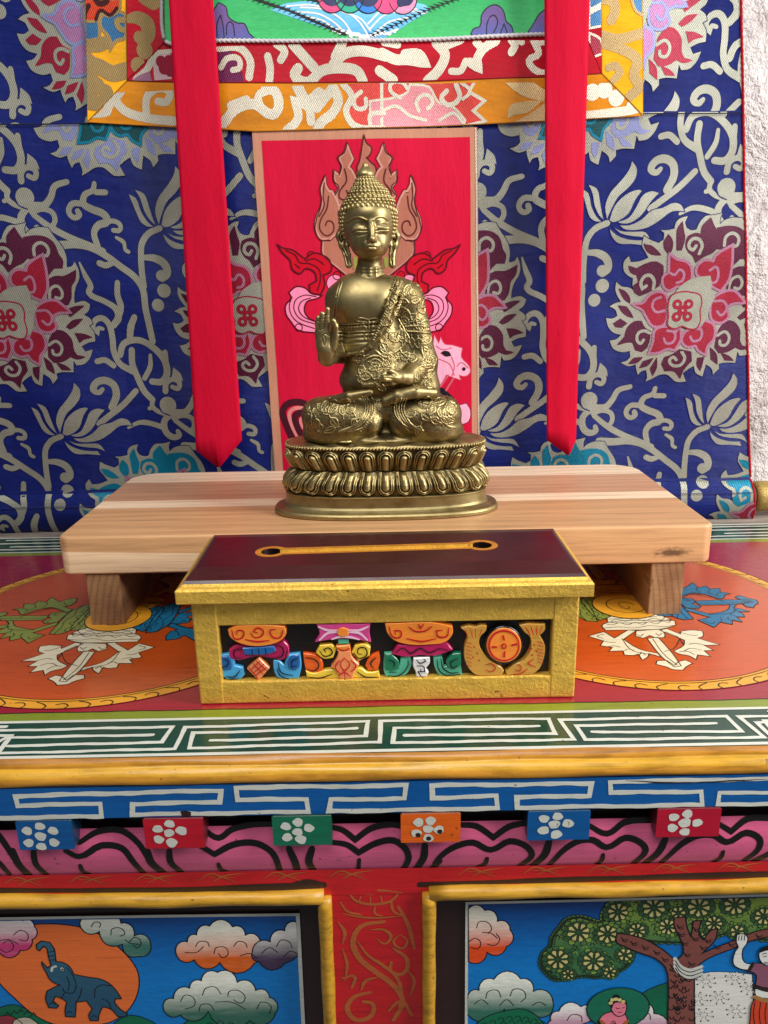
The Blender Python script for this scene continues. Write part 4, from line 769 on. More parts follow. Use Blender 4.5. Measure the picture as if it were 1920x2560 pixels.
# ---- left picture
sh = pcv().c(0, 2180, 1.728)
sh.P([(-900,212),(0,196),(640,186),(1294,178),(1318,657),(1330,1300),(-900,1300)], WH, 0, sm=False)
sh.clip([], [(1, [-200+4*i for i in range(30)])])
sh.P([(-900,224),(0,207),(640,197),(1278,190),(1302,657),(1314,1300),(-900,1300)], SKY, 1, sm=False)
sh.clip(qclip([(-900,224),(1278,190),(1302,657),(1314,1300),(-900,1300)], sh), [(1, [-200+4*i for i in range(30)])])
HILL = gradc((0, 110, 74), (20, 84, 66), -.2, -.165)
sh.P([(-20,600),(60,572),(130,600),(200,640),(260,700),(-20,720)], HILL, 2, out=INKB, ow=.7)
OD = paint((240, 116, 52), .3, .3, .1, False)
sh.P([(-30,420),(-20,330),(40,262),(130,228),(250,224),(360,240),(460,285),(540,350),(592,420),(602,480),(585,550),(540,610),(470,650),(350,662),(230,655),(140,610),(60,540),(0,480)], OD, 3, out=INKB, ow=.8)
sh.P([(470,680),(510,640),(560,618),(610,625),(680,660),(720,700)], HILL, 4, out=INKB, ow=.7); sh.P([(780,670),(860,610),(930,582),(1000,590),(1080,630),(1140,700),(760,720)], HILL, 4, out=INKB, ow=.7)
for i in range(7):
    for j in range(3): x = 800+i*46+j*8; y = 640+abs(i-3)*9+j*18; sh.L([(x,y+12),(x+12,y),(x+26,y+6),(x+28,y+16)], .55, INKB, 5)
for i in range(5): x = 20+i*28; y = 590+abs(i-2)*6; sh.L([(x,y+20),(x+14,y+2),(x+24,y+12)], .5, INKB, 5)
cloud(sh, [(345,222),(372,196),(440,186),(515,192),(524,220),(560,235),(580,275),(625,272),(652,310),(640,345),(600,362),(572,352),(530,310),(480,280),(430,255),(380,240)], (236, 236, 222), (60, 118, 104), [[(395,235),(410,215),(435,220),(430,238)], [(480,270),(485,245),(520,240),(540,265),(520,275)], [(560,300),(585,280),(610,300),(595,325),(575,315)], [(540,290),(560,305),(600,310)]], 4.6)
cloud(sh, [(-40,200),(60,200),(100,208),(110,228),(150,235),(160,262),(140,290),(110,310),(90,335),(40,350),(0,348),(-40,340)], (240, 238, 232), (206, 60, 120), [[(0,330),(30,345),(60,320),(40,295),(15,305)], [(60,270),(90,250),(120,265),(115,295),(85,290)], [(-20,300),(40,290),(80,310)]], 4.8)
cloud(sh, [(760,345),(768,318),(810,300),(845,298),(850,270),(890,258),(905,232),(955,222),(1005,235),(1022,260),(1060,272),(1080,298),(1125,300),(1120,360),(1100,392),(1020,385),(950,390),(900,378),(840,378),(785,372)], (240, 236, 220), (226, 100, 20), [[(845,320),(860,300),(895,300),(905,320)], [(925,350),(935,325),(975,325),(985,355),(960,368),(945,350)], [(1010,320),(1030,298),(1060,305),(1068,325)], [(800,345),(850,345),(880,320)], [(1040,360),(1080,350),(1110,370)]], 4.6)
cloud(sh, [(1090,345),(1120,312),(1168,300),(1180,270),(1230,252),(1245,228),(1284,216),(1292,400),(1230,392),(1170,388),(1120,385)], (238, 234, 228), (74, 52, 84), [[(1195,320),(1215,292),(1250,300),(1262,325)], [(1130,350),(1165,325),(1200,345)], [(1225,365),(1255,340),(1285,350)]], 5.2)
cloud(sh, [(706,585),(715,560),(750,545),(770,520),(820,500),(835,480),(870,468),(880,445),(940,432),(1000,442),(1025,475),(1070,482),(1105,510),(1115,545),(1165,540),(1195,570),(1190,610),(1150,645),(1080,640),(980,600),(900,600),(850,620),(780,615),(720,608)], (240, 240, 226), (52, 108, 92), [[(875,530),(890,500),(930,495),(955,525)], [(985,535),(990,515),(1030,510),(1060,540),(1040,565),(1010,550)], [(780,560),(800,530),(835,540),(840,575),(800,590)], [(860,600),(870,572),(905,570),(925,595)], [(1110,590),(1130,560),(1170,575),(1165,610)], [(930,560),(1000,560),(1060,590)]], 4.4)
EL = gradc((36, 84, 112), (52, 104, 128), -.18, -.14)
sh.P([(158,312),(180,296),(215,302),(235,330),(240,360),(243,385),(270,388),(300,405),(320,440),(380,452),(440,462),(480,485),(510,520),(525,546),(500,545),(495,560),(520,590),(552,610),(540,624),(510,622),(480,590),(445,580),(430,610),(425,640),(392,640),(384,618),(400,590),(375,555),(330,560),(328,600),(325,625),(285,622),(282,595),(290,560),(270,545),(240,535),(230,555),(255,575),(245,586),(212,584),(198,545),(205,512),(245,492),(262,486),(240,480),(215,460),(200,430),(183,400),(182,385),(205,412),(222,402),(212,370),(205,330),(190,318),(178,330),(172,338),(160,330)], EL, 5.6, out=INKB, ow=.8, corner=40)
for C_ in ([(290,410),(318,450),(330,490),(315,520),(280,515),(272,500)], [(290,450),(300,480),(295,510)], [(410,540),(415,500),(445,485),(480,490)], [(330,560),(345,535),(355,500)], [(265,545),(280,520)], [(205,345),(235,340)], [(208,362),(240,358)], [(215,380),(243,376)], [(480,590),(470,560),(440,545)], [(290,605),(300,600),(312,606)], [(395,625),(408,618),(420,626)], [(215,570),(228,562),(240,570)]): sh.L(C_, .6, INKB, 6.6)
sh.P([(261,412),(269,407),(278,416),(275,426),(264,423)], WH, 7, out=INKB, ow=.35); sh.C(270, 418, .7, INKB, 8); sh.L([(224,425),(228,410),(242,405)], 1.6, WH, 7.4)
for a_, b_, m_ in (((-20,632),(140,700), paint((150, 50, 60), .4, .3)), ((60,640),(200,700), paint((206, 190, 170), .4, .3))): sh.P([a_, (a_[0]+70, a_[1]-12), b_, (a_[0], b_[1])], m_, 5.4, out=INKB, ow=.6)
sh.build('picture', left)
# ---- right picture
sh = pcv().c(960, 2180, 1.728)
sh.P([(352,130),(900,118),(1900,88),(3200,60),(3200,1300),(346,1300)], WH, 0, sm=False)
sh.clip([], [(1, [-200+4*i for i in range(30)])])
sh.P([(364,140),(900,128),(1900,98),(3200,72),(3200,1300),(360,1300)], SKY, 1, sm=False)
sh.clip(qclip([(364,140),(3200,72),(3200,1300),(360,1300)], sh), [])
cloud(sh, [(364,160),(395,152),(435,165),(450,195),(490,212),(500,240),(545,250),(556,290),(530,320),(480,340),(445,345),(420,380),(366,386)], (240, 236, 220), (232, 76, 18), [[(400,240),(410,215),(445,215),(465,245),(450,265)], [(366,300),(395,285),(418,305),(405,330),(375,325)], [(445,310),(480,315),(500,290),(485,265)], [(425,260),(460,262),(490,285)]], 3)
cloud(sh, [(362,545),(400,535),(410,510),(460,495),(475,462),(530,446),(590,460),(612,490),(645,515),(700,520),(730,560),(715,600),(670,625),(600,615),(520,590),(440,610),(362,615)], (236, 238, 226), (52, 112, 96), [[(440,545),(450,515),(490,510),(505,540)], [(545,535),(560,505),(600,510),(612,540),(590,560)], [(390,570),(420,550),(450,570)], [(500,575),(530,550),(560,575)], [(640,575),(670,560),(700,575)]], 3)
sh.P([(395,660),(450,620),(540,595),(600,590),(660,620),(720,700),(380,720)], HILL, 4, out=INKB, ow=.7)
for i in range(8):
    for j in range(2): x = 420+i*36+j*10; y = 650-30*math.sin(i*.42)+j*18; sh.L([(x,y+10),(x+12,y),(x+24,y+6),(x+26,y+14)], .5, INKB, 5)
sh.P([(1085,560),(1120,520),(1180,490),(1228,475),(1228,720),(1080,720)], HILL, 4, out=INKB, ow=.7)
cloud(sh, [(720,640),(750,625),(755,600),(800,578),(850,580),(890,610),(930,625),(930,700),(720,700)], (238, 234, 230), (196, 120, 160), [[(790,640),(810,615),(850,620),(855,645)], [(870,650),(900,640)]], 4.6)
cloud(sh, [(1060,610),(1075,580),(1110,566),(1150,580),(1165,610),(1220,625),(1225,700),(1060,700)], (238, 234, 230), (196, 120, 160), [[(1090,630),(1110,605),(1145,610),(1150,635)]], 4.6)
CLW = paint((232, 230, 222), .4, .2, .1, False)
sh.P([(1325,470),(1380,435),(1480,430),(1590,440),(1600,720),(1320,720)], CLW, 5, out=INKB, ow=.5)
for x, y in ((1390,470),(1515,455),(1448,540),(1380,615),(1520,600),(1580,500),(1355,545)):
    for k in range(8): a = k*math.pi/4+.2; sh.L([(x+14*math.cos(a), y+9*math.sin(a)), (x+42*math.cos(a+.08), y+28*math.sin(a+.08))], 1.6, INKB, 6, (.3, 1, .8), sm=False); sh.L([(x+22*math.cos(a), y+14*math.sin(a)), (x+38*math.cos(a+.06), y+25*math.sin(a+.06))], .8, CLW, 6.6, sm=False)
# foliage: green masses with scalloped leaves and round blossoms
FG = gradc((56, 108, 66), (138, 164, 62), -.15, -.112); LF = paint((24, 44, 28), .4, .2, .05, False); DKF = paint((52, 88, 50), .4, .2, .2, False); BLS = paint((214, 200, 128), .36, .3, .12, False); LGN = paint((128, 160, 62), .4, .3, .1, False)
for P_ in ([(680,395),(690,350),(720,320),(730,280),(760,240),(790,205),(850,195),(920,215),(1010,225),(1010,290),(1060,310),(1075,350),(1050,400),(1000,430),(920,450),(870,445),(800,455),(740,460),(700,430)], [(945,200),(965,150),(1000,128),(1100,118),(1250,116),(1380,112),(1560,108),(1700,102),(1750,230),(1660,290),(1560,270),(1480,262),(1400,290),(1330,300),(1200,300),(1110,290),(1040,280),(990,240)]):
    U = P_; sh.P(U, FG, 5.2, out=LF, ow=1.6)
    V_ = smooth([np.array(p, float) for p in U], True, 4)
    for k, p in enumerate(V_): sh.C(p[0], p[1], 2.0, FG, 4.6+.01*(k % 50), out=LF, ow=.5)
rg = np.random.default_rng(12)
def inpoly(x, y, P_):
    c_ = False
    for i in range(len(P_)):
        (x1_, y1_), (x2_, y2_) = P_[i], P_[i-1]
        if (y1_ > y) != (y2_ > y) and x < (x2_-x1_)*(y-y1_)/(y2_-y1_)+x1_: c_ = not c_
    return c_
FP = [[(680,395),(730,280),(790,205),(920,215),(1010,225),(1075,350),(1000,430),(870,445),(740,460)], [(945,200),(1000,128),(1250,116),(1560,108),(1750,230),(1480,262),(1330,300),(1110,290),(990,240)]]
for i in range(520):
    x, y = rg.uniform(680, 1740), rg.uniform(115, 455)
    if any(inpoly(x, y, P_) for P_ in FP): sh.L([(x-9, y+5), (x-3, y-5), (x+5, y-4), (x+9, y+5)], .6, LF if rg.random() < .8 else LGN, 6, sm=False)
for x, y, s_ in ((840,258,1.1),(965,265,1),(750,375,1.05),(905,382,1.05),(1040,355,.7),(795,440,.55),(975,430,.6),(1010,170,1),(1165,152,1.1),(1092,252,.8),(1360,150,1.1),(1225,235,.85),(1270,175,.7),(1425,220,.8),(1515,140,1.05),(1525,255,.7),(1640,190,.9),(1370,280,.5)):
    sh.C(x, y, 9.6*s_, DKF, 6.9, ry=8.2*s_)
    n_p = 6 if s_ < .8 else 8
    for k in range(n_p):
        a = k*2*math.pi/n_p+x*.7; ca, sa = math.cos(a), math.sin(a); w_p = 2.55/n_p
        sh.P([(x+s_*(r_*math.cos(a+q)), y+s_*.86*(r_*math.sin(a+q))) for r_, q in ((9, 0), (26, w_p*.75), (40, w_p*.85), (47, 0), (40, -w_p*.85), (26, -w_p*.75))], BLS, 7.4, out=LF, ow=.55)
    for k in range(14): a = k*2*math.pi/14+x; sh.C(x+s_*54*math.cos(a), y+s_*45*math.sin(a), 1.9*s_, LGN if k % 3 == 0 else FG, 6.6+.01*k, out=LF, ow=.4)
TR = paint((132, 74, 66), .36, .3, .22, False)
sh.P([(1228,720),(1225,600),(1228,500),(1215,410),(1170,370),(1100,345),(1040,320),(1003,300),(1005,262),(1060,268),(1130,290),(1200,330),(1260,380),(1290,350),(1285,300),(1252,230),(1252,195),(1300,190),(1310,240),(1325,280),(1335,210),(1370,205),(1360,270),(1380,290),(1410,250),(1440,240),(1430,290),(1370,350),(1440,320),(1520,290),(1600,255),(1700,235),(1700,270),(1600,290),(1500,330),(1400,370),(1350,410),(1340,500),(1340,600),(1345,720)], TR, 8.4, out=INKB, ow=.9)
for i in range(60):
    x, y = rg.uniform(1235, 1335), rg.uniform(400, 660); w_ = rg.uniform(8, 22)
    sh.L([(x-w_*.6, y), (x-w_*.3, y+9), (x+w_*.2, y+10), (x+w_*.6, y+1)], .7, INKB, 9.4)
for x, y in ((1280,230),(1285,262),(1300,300),(1350,240),(1345,280),(1400,290),(1380,320),(1440,315),(1500,305),(1560,285),(1620,270),(1180,340),(1130,320),(1080,300),(1040,285),(1215,370),(1250,400),(1310,350),(1330,390)): sh.L([(x-16, y-4), (x-4, y+6), (x+12, y+2)], .7, INKB, 9.4); sh.L([(x-10, y+8), (x, y+14), (x+12, y+10)], .6, INKB, 9.4)
for o in (0, 16, 32): sh.L([(1255,370+o),(1275,400+o),(1320,420+o),(1370,405+o)], 2.4, WH, 10.4); sh.L([(1258,380+o),(1278,410+o),(1320,429+o),(1366,415+o)], .6, INKB, 11)
# small haloed figure
GH = paint((16, 112, 84), .36, .3, .1, False); PKS = paint((240, 128, 150), .36, .3, .08, False)
sh.C(1010, 585, 20.5, GH, 9, ry=17, out=INKB, ow=.8)
sh.P([(925,640),(950,610),(985,600),(1030,600),(1050,630),(1060,720),(915,720)], PKS, 10, out=INKB, ow=.7); sh.P([(985,560),(1010,552),(1042,562),(1046,590),(1035,612),(1012,620),(992,608),(980,585)], PKS, 10.8, out=INKB, ow=.7)
sh.P([(972,570),(970,548),(985,540),(990,528),(1010,526),(1022,540),(1045,550),(1048,566),(1020,560),(995,562),(985,585)], INKB, 11.6)
for x, y in ((985,548),(1000,545),(1016,548),(1032,556),(978,562)): sh.C(x, y, 1.4, BLS, 12)
sh.L([(1000,582),(1010,586),(1018,583)], .5, INKB, 12); sh.L([(1028,583),(1038,580)], .5, INKB, 12); sh.L([(1012,603),(1024,602)], .6, DBR, 12)
sh.L([(935,640),(965,665),(1010,672),(1050,640)], 2.4, paint((170, 100, 40), .4, .3), 11.6); sh.L([(925,640),(940,680),(935,720)], 1.6, INKB, 11.8)
for C_ in ([(980,645),(990,640),(1000,650)], [(975,655),(985,650),(1010,655)]): sh.L(C_, .5, DBR, 12)
# dancer holding the branch
SKN = paint((232, 232, 226), .4, .2, .06, False); PUR = paint((140, 84, 106), .4, .2, .16, False); ORD = paint((214, 66, 30), .4, .2, .2, False)
sh.P([(1520,300),(1522,268),(1545,262),(1568,275),(1565,305),(1548,330),(1555,385),(1590,395),(1582,420),(1540,415),(1508,395),(1515,340),(1528,320)], SKN, 12, out=INKB, ow=.7)
for x in (1532, 1544, 1556): sh.L([(x, 270), (x-2, 290)], .5, INKB, 13)
sh.P([(1570,420),(1588,392),(1620,390),(1700,400),(1700,500),(1600,490),(1605,440)], PUR, 12.8, out=INKB, ow=.7); sh.L([(1570,425),(1585,405),(1590,390)], 2.2, DBR, 13.6)
sh.P([(1618,365),(1622,335),(1650,320),(1700,325),(1700,395),(1650,400),(1628,385)], SKN, 13.4, out=INKB, ow=.7); sh.P([(1620,345),(1625,325),(1660,312),(1700,315),(1700,330),(1650,335)], INKB, 14); sh.L([(1635,362),(1650,358)], .5, INKB, 14.4); sh.L([(1632,350),(1650,346)], .6, INKB, 14.4); sh.L([(1640,385),(1655,385)], .6, DBR, 14.4)
sh.P([(1600,500),(1700,505),(1700,545),(1605,530)], SKN, 12.4, out=INKB, ow=.6); sh.L([(1598,488),(1650,505),(1700,508)], 3, DBR, 13.6); sh.L([(1598,535),(1650,552),(1700,552)], 3, paint((170, 120, 60), .4, .3), 13.6)
sh.P([(1590,560),(1605,545),(1700,560),(1700,720),(1575,720),(1580,620)], ORD, 12.6, out=INKB, ow=.7)
for x in (1600, 1625, 1650): sh.L([(x,560),(x-6,610),(x+4,680)], .6, DBR, 13.8)
sh.build('picture', right)
# ================================================================== wooden riser
riser = tag(empty('wooden_riser', (0, .68, 0)), 'low natural wood riser board on two block legs, carrying the brass statue', 'riser')
def board_mat():
    t, c, fine = wood('oiled_wood', (236, 206, 172), (206, 166, 126), (158, 112, 76))
    s = t.n('SeparateXYZ', {0: t.tc.outputs['Object']}).outputs; y, z, x = s[1], s[2], s[0]
    t2 = t.noise(t.pos((1, 5, 30)), 3, 3); yw = t.math('ADD', y, t.math('MULTIPLY', t.math('SUBTRACT', t2, .5), .004))
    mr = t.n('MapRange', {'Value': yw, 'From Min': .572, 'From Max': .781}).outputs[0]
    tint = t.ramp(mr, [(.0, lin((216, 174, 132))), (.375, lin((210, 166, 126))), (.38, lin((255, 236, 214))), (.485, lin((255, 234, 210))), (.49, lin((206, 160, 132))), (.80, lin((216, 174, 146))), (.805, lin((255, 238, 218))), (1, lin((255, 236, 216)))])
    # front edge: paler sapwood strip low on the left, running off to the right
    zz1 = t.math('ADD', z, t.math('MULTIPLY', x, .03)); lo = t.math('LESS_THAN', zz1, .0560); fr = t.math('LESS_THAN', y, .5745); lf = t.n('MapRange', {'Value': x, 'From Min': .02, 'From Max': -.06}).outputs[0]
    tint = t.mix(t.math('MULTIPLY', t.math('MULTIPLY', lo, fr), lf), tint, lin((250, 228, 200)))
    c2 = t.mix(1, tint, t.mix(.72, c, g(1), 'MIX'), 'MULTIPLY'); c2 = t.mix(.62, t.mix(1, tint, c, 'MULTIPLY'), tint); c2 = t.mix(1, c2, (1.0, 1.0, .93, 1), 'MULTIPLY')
    gr = t.n('TexNoise', {'Vector': t.n('Mapping', {0: t.tc.outputs['Object'], 'Scale': (3, 60, 60)}).outputs[0], 'Scale': 6., 'Detail': 4., 'Distortion': .6}).outputs[0]
    c2 = t.mix(1, c2, t.ramp(gr, [(.3, g(.80)), (.5, g(1.0)), (.7, g(1.08))]), 'MULTIPLY')
    big = t.n('TexWave', {'Vector': t.n('Mapping', {0: t.tc.outputs['Object'], 'Scale': (2.6, 24, 24)}).outputs[0], 'Scale': .9, 'Distortion': 9., 'Detail': 2., 'Detail Scale': .7}, bands_direction='Y').outputs[1]
    c2 = t.mix(1, c2, t.ramp(big, [(.2, g(.92)), (.6, g(1.03))]), 'MULTIPLY')
    # dark knot on the right of the front edge
    m = t.n('Mapping', {0: t.tc.outputs['Object'], 'Location': (-.222*60, -.57*30, -.0535*210), 'Scale': (60, 30, 210)}); sepk = t.n('VectorMath', {0: m.outputs[0]}, operation='LENGTH').outputs[1]
    kn = t.ramp(t.math('ADD', sepk, t.math('MULTIPLY', t.math('SUBTRACT', t.noise(t.pos((60, 60, 200)), 3, 3), .5), 1.6)), [(.35, g(.85)), (1.0, g(0))]); c2 = t.mix(kn, c2, lin((74, 50, 34)))
    return t.out(c2, .46, 0, t.bump(t.math('ADD', gr, t.math('MULTIPLY', fine, .5)), .3, .0008), Coat_Weight=.12, Coat_Roughness=.3)
BM = board_mat()
def rounded_slab(x0, x1, y0, y1, z0, z1, rf, rb, bev, m, name, par):
    P_ = []
    for cx_, cy_, r, a0 in ((x1-rf, y0+rf, rf, -90), (x1-rb, y1-rb, rb, 0), (x0+rb, y1-rb, rb, 90), (x0+rf, y0+rf, rf, 180)):
        for k in range(11): a = R(a0+9*k); P_.append((cx_+r*math.cos(a), cy_+r*math.sin(a)))
    cxm, cym = (x0+x1)/2, (y0+y1)/2; bm = bmesh.new(); rows = []
    def ring2(ins, z):
        out = []
        for i, (x, y) in enumerate(P_):
            a, b = P_[i-1], P_[(i+1) % len(P_)]; d = Vector((b[0]-a[0], b[1]-a[1])).normalized(); out.append(bm.verts.new((x-d.y*ins, y+d.x*ins, z)))
        return out
    for k in range(5): a = R(22.5*k); rows.append(ring2(bev*(1-math.sin(a)), z0+bev*(1-math.cos(a))))
    for k in range(5): a = R(22.5*k); rows.append(ring2(bev*(1-math.cos(a)), z1-bev*(1-math.sin(a))))
    n = len(P_)
    for a, b in zip(rows, rows[1:]):
        for i in range(n): bm.faces.new((a[i], a[(i+1) % n], b[(i+1) % n], b[i]))
    bm.faces.new(rows[0][::-1]); bm.faces.new(rows[-1])
    o = bm_obj(name, bm, m, par, False)
    o.data.polygons.foreach_set('use_smooth', [len(p.vertices) == 4 for p in o.data.polygons]); return o
rounded_slab(-.2515, .2535, .572, .781, .0445, .075, .009, .028, .0022, BM, 'board_top', riser)
tw, cw, fw_ = wood('end_grain', (168, 128, 88), (138, 98, 66), (104, 70, 46), 'y')
rings = tw.n('TexWave', {'Vector': tw.n('Mapping', {0: tw.tc.outputs['Object'], 'Location': (.05, 0, .02), 'Scale': (1, .15, 1)}).outputs[0], 'Scale': 62., 'Distortion': 1.6, 'Detail': 2.}, wave_type='RINGS', rings_direction='Y').outputs[1]
LEGM = tw.out(tw.mix(1, cw, tw.ramp(rings, [(.1, g(.78)), (.5, g(1.05))]), 'MULTIPLY'), .55, 0, tw.bump(fw_, .3, .0006))
for x0 in (-.2335, .2075): bm_obj('leg', box_bm(x0, x0+.0262, .5742, .774, .0003, .0443, .0008, 2), LEGM, riser)
# ================================================================== gilded box
ROTB = R(.4)
gbox = tag(empty('offering_box', (0, .45, 0)), 'small gilded wooden box with carved coloured emblems and slotted maroon lid', 'box')
GP = gold_paint(); GPD = gold_paint('gold_trim', (226, 150, 54)); MRN = paint((58, 8, 20), .36, .25, .4, False, 'maroon_lacquer'); MRD = paint((20, 6, 9), .35, .25, .2, False, 'dark_lacquer')
XL, XR, YF, YBk = -.1202, .1198, .4495, .5345
ZT = .0722
bx = lambda x, y: onY(400+x/1.4813, 1280+y/1.4813, YF)
o0, o1 = bx(215, 425), bx(1445, 610); ox0, ox1, oz0, oz1 = o0[0], o1[0], bx(800, 622)[2]+.0004, bx(800, 412)[2]
bm = bmesh.new(); b = .0011
box_bm(XL, XL+(ox0-XL)-.0001, YF, YF+.010, .0004, ZT, b, 2, bm); bm_obj('front_stile', bm, GP, gbox)
bm_obj('front_stile', box_bm(ox1+.0001, XR, YF, YF+.010, .0004, ZT, b, 2), GP, gbox)
bm = bmesh.new(); box_bm(ox0-.0012, ox1+.0012, YF+.0004, YF+.0098, .0004, oz0, .0009, 2, bm); bm_obj('bottom_rail', bm, GP, gbox)
bm = bmesh.new(); box_bm(ox0-.0012, ox1+.0012, YF+.0004, YF+.0098, oz1, ZT, .0009, 2, bm); bm_obj('top_rail', bm, GP, gbox)
bm = bmesh.new(); box_bm(XL+.0002, XL+.006, YF+.0101, YBk, .0006, ZT, .0006, 1, bm); box_bm(XR-.006, XR-.0002, YF+.0101, YBk, .0006, ZT, .0006, 1, bm); box_bm(XL+.006, XR-.006, YBk-.006, YBk, .0006, ZT, .0006, 1, bm); bm_obj('side_wall', bm, GP, gbox)
bm_obj('recessed_panel', box_bm(ox0-.004, ox1+.004, YF+.0062, YF+.0102, .004, ZT-.002), MRD, gbox)
# lid
lid = child(tag(empty('lid', (0, .45, .0725))), gbox)
LX0, LX1, LY0, LY1 = -.1272, .1262, .4415, .5425
def lidrows(spec):
    bm = bmesh.new(); rows = []
    for (i, j, z) in spec: rows.append([bm.verts.new(p) for p in ((LX0+i, LY0+j, z), (LX1-i, LY0+j, z), (LX1-i, LY1-j, z), (LX0+i, LY1-j, z))])
    for a, b_ in zip(rows, rows[1:]):
        for k in range(4): bm.faces.new((a[k], a[(k+1) % 4], b_[(k+1) % 4], b_[k]))
    return bm, rows
bm, rows = lidrows([(.007, .007, .0729), (.0006, .0006, .0729), (0, 0, .0735), (0, 0, .0812), (.0010, .0010, .0824), (.0030, .0030, .0832), (.0040, .0042, .0846)]); bm.faces.new(rows[0][::-1])
bmesh.ops.bevel(bm, geom=[e for e in bm.edges if abs(e.verts[0].co.z-e.verts[1].co.z) > .001], offset=.0007, segments=2, affect='EDGES')
bm_obj('gilt_edge', bm, GP, lid)
# dark top: sloping front, flat field with a real slot
Zf, sI, sJ = .0895, .0085, .021
rowsp = [(.0041, .0043, .0846), (.0052, .0058, .0862), (.0078, .0175, .0886), (.0088, .0205, .0893), (.0105, .0245, Zf)]
bm, rows = lidrows(rowsp)
TL = lambda x, y: np.array(onZ(400+x/1.4813, 1280+y/1.4813, Zf)[:2])*1000
lc0, rc0 = TL(412, 147), TL(1192, 123)
def dog(r, hw, ry=None):
    d = rc0-lc0; L_ = np.linalg.norm(d); d = d/L_; n_ = np.array([-d[1], d[0]]); P_ = []; a0 = math.asin(hw/r)
    for a in np.linspace(math.pi-a0, -math.pi+a0, 20)[::-1] if False else np.linspace(a0, 2*math.pi-a0, 24): P_.append(lc0+r*(d*math.cos(a)+n_*math.sin(a)))
    for a in np.linspace(math.pi+a0, 3*math.pi-a0, 24): P_.append(rc0+r*(d*math.cos(a)+n_*math.sin(a)))
    return P_
inner = dog(6.6, 3.7); outer_ = dog(10.6, 6.6)
top4 = [np.array((v.co.x, v.co.y))*1000 for v in rows[-1]]
tris = tessellate_polygon([[Vector((*p, 0)) for p in top4], [Vector((*p, 0)) for p in inner]])
allp = [*top4, *inner]; vs = [bm.verts.new((p[0]/1000, p[1]/1000, Zf)) for p in allp]
for t_ in tris:
    try: bm.faces.new([vs[i] for i in t_])
    except ValueError: pass
bmesh.ops.remove_doubles(bm, verts=bm.verts, dist=1e-6)
ml = bm_obj('lacquered_top', bm, MRN, lid)
wv_, wf = [], []
n = len(inner)
for z in (Zf, Zf-.005): wv_ += [(p[0]/1000, p[1]/1000, z) for p in inner]
wf = [(i, (i+1) % n, n+(i+1) % n, n+i) for i in range(n)]
mesh_obj('slot_wall', wv_, wf, [GP, MRD], lid, [0 if i in (23, n-1) else 1 for i in range(n)])
sh = Sheet(lambda x, y: onZ(x, y, Zf)*1000, lambda u, v, h: Vector((u/1000, v/1000, Zf+h/1000)), .1)
sh.Puv(outer_, GPD, 1.2, holes=[inner]); sh.build('slot_band', lid)
sh = Sheet(lambda x, y: onZ(x, y, Zf)*1000, lambda u, v, h: Vector((u/1000, v/1000, Zf-.0034+h/1000)), .1)
d_ = (rc0-lc0)/np.linalg.norm(rc0-lc0); nn_ = np.array([-d_[1], d_[0]])
sh.Puv([lc0+d_*3+nn_*3.3, rc0-d_*3+nn_*3.3, rc0-d_*3-nn_*3.3, lc0+d_*3-nn_*3.3], GP, 3)
for c_ in (lc0, rc0): sh.Puv([c_+8*np.array([math.cos(a), math.sin(a)]) for a in np.linspace(0, 6.283, 24, endpoint=False)], MRD, -9)
sh.build('slot_floor', lid)
# carved emblems: solid pieces with painted lines, crop 540,1540 /1.929
FY = YF+.0062
ez = lambda x, y: np.array(onY(540+x/1.929, 1540+y/1.929, YF+.003)[[0, 2]])*1000
esurf = lambda u, v, h: Vector((u/1000, FY-h/1000, v/1000))
def gloss(c): return paint(c, .25, .7, .1, False)
OG, OGD, MG, BLU, LBL, PK, LPK, YL_, TQ, GN, WT, RDL, GLD, BK, PEACH = map(gloss, ((246, 142, 50), (238, 96, 20), (186, 24, 92), (20, 96, 168), (70, 166, 222), (216, 70, 144), (244, 196, 220), (246, 206, 62), (84, 180, 150), (16, 116, 82), (236, 232, 232), (200, 16, 30), (206, 152, 62), (14, 12, 14), (246, 150, 92)))
def emblem(name, pieces, lines):
    e = child(empty(name, (0, FY, .03)), gbox)
    for k, (nm, P_, h, m_) in enumerate(pieces):
        U = smooth([ez(*p) for p in P_], True, 3, 50); U = [np.array([u[0], min(max(u[1], oz0*1000+.05), oz1*1000-.05)]) for u in U]
        n = len(U); ctr = np.mean(U, axis=0)
        ar = sum(U[i][0]*U[(i+1) % n][1]-U[(i+1) % n][0]*U[i][1] for i in range(n))
        if ar < 0: U = U[::-1]
        ins = []
        for i in range(n):
            d = U[(i+1) % n]-U[i-1]; d = d/(np.linalg.norm(d)+1e-9); ins.append(U[i]+np.array([-d[1], d[0]])*.45)
        h = h+.03*k
        vs = [esurf(*u, 0) for u in U]+[esurf(*u, h-.5) for u in U]+[esurf(*u, h) for u in ins]
        fs = [(i, (i+1) % n, n+(i+1) % n, n+i) for i in range(n)]+[(n+i, n+(i+1) % n, 2*n+(i+1) % n, 2*n+i) for i in range(n)]
        tr = tessellate_polygon([[Vector((*u, 0)) for u in ins]]); fs += [[2*n+j for j in q] for q in tr]
        mesh_obj(nm, vs, fs, m_, e)
    sh = Sheet(lambda x, y: ez((x-540)*1.929, (y-1540)*1.929), lambda u, v, h: esurf(u, v, h), 1.0).c(540, 1540, 1.929)
    sh.wob = .16
    for w_, m_, hh, P_ in lines: sh.L(P_, w_, m_, hh+.12, (.6, 1, 1, .6))
    sh.build('painted_line', e)
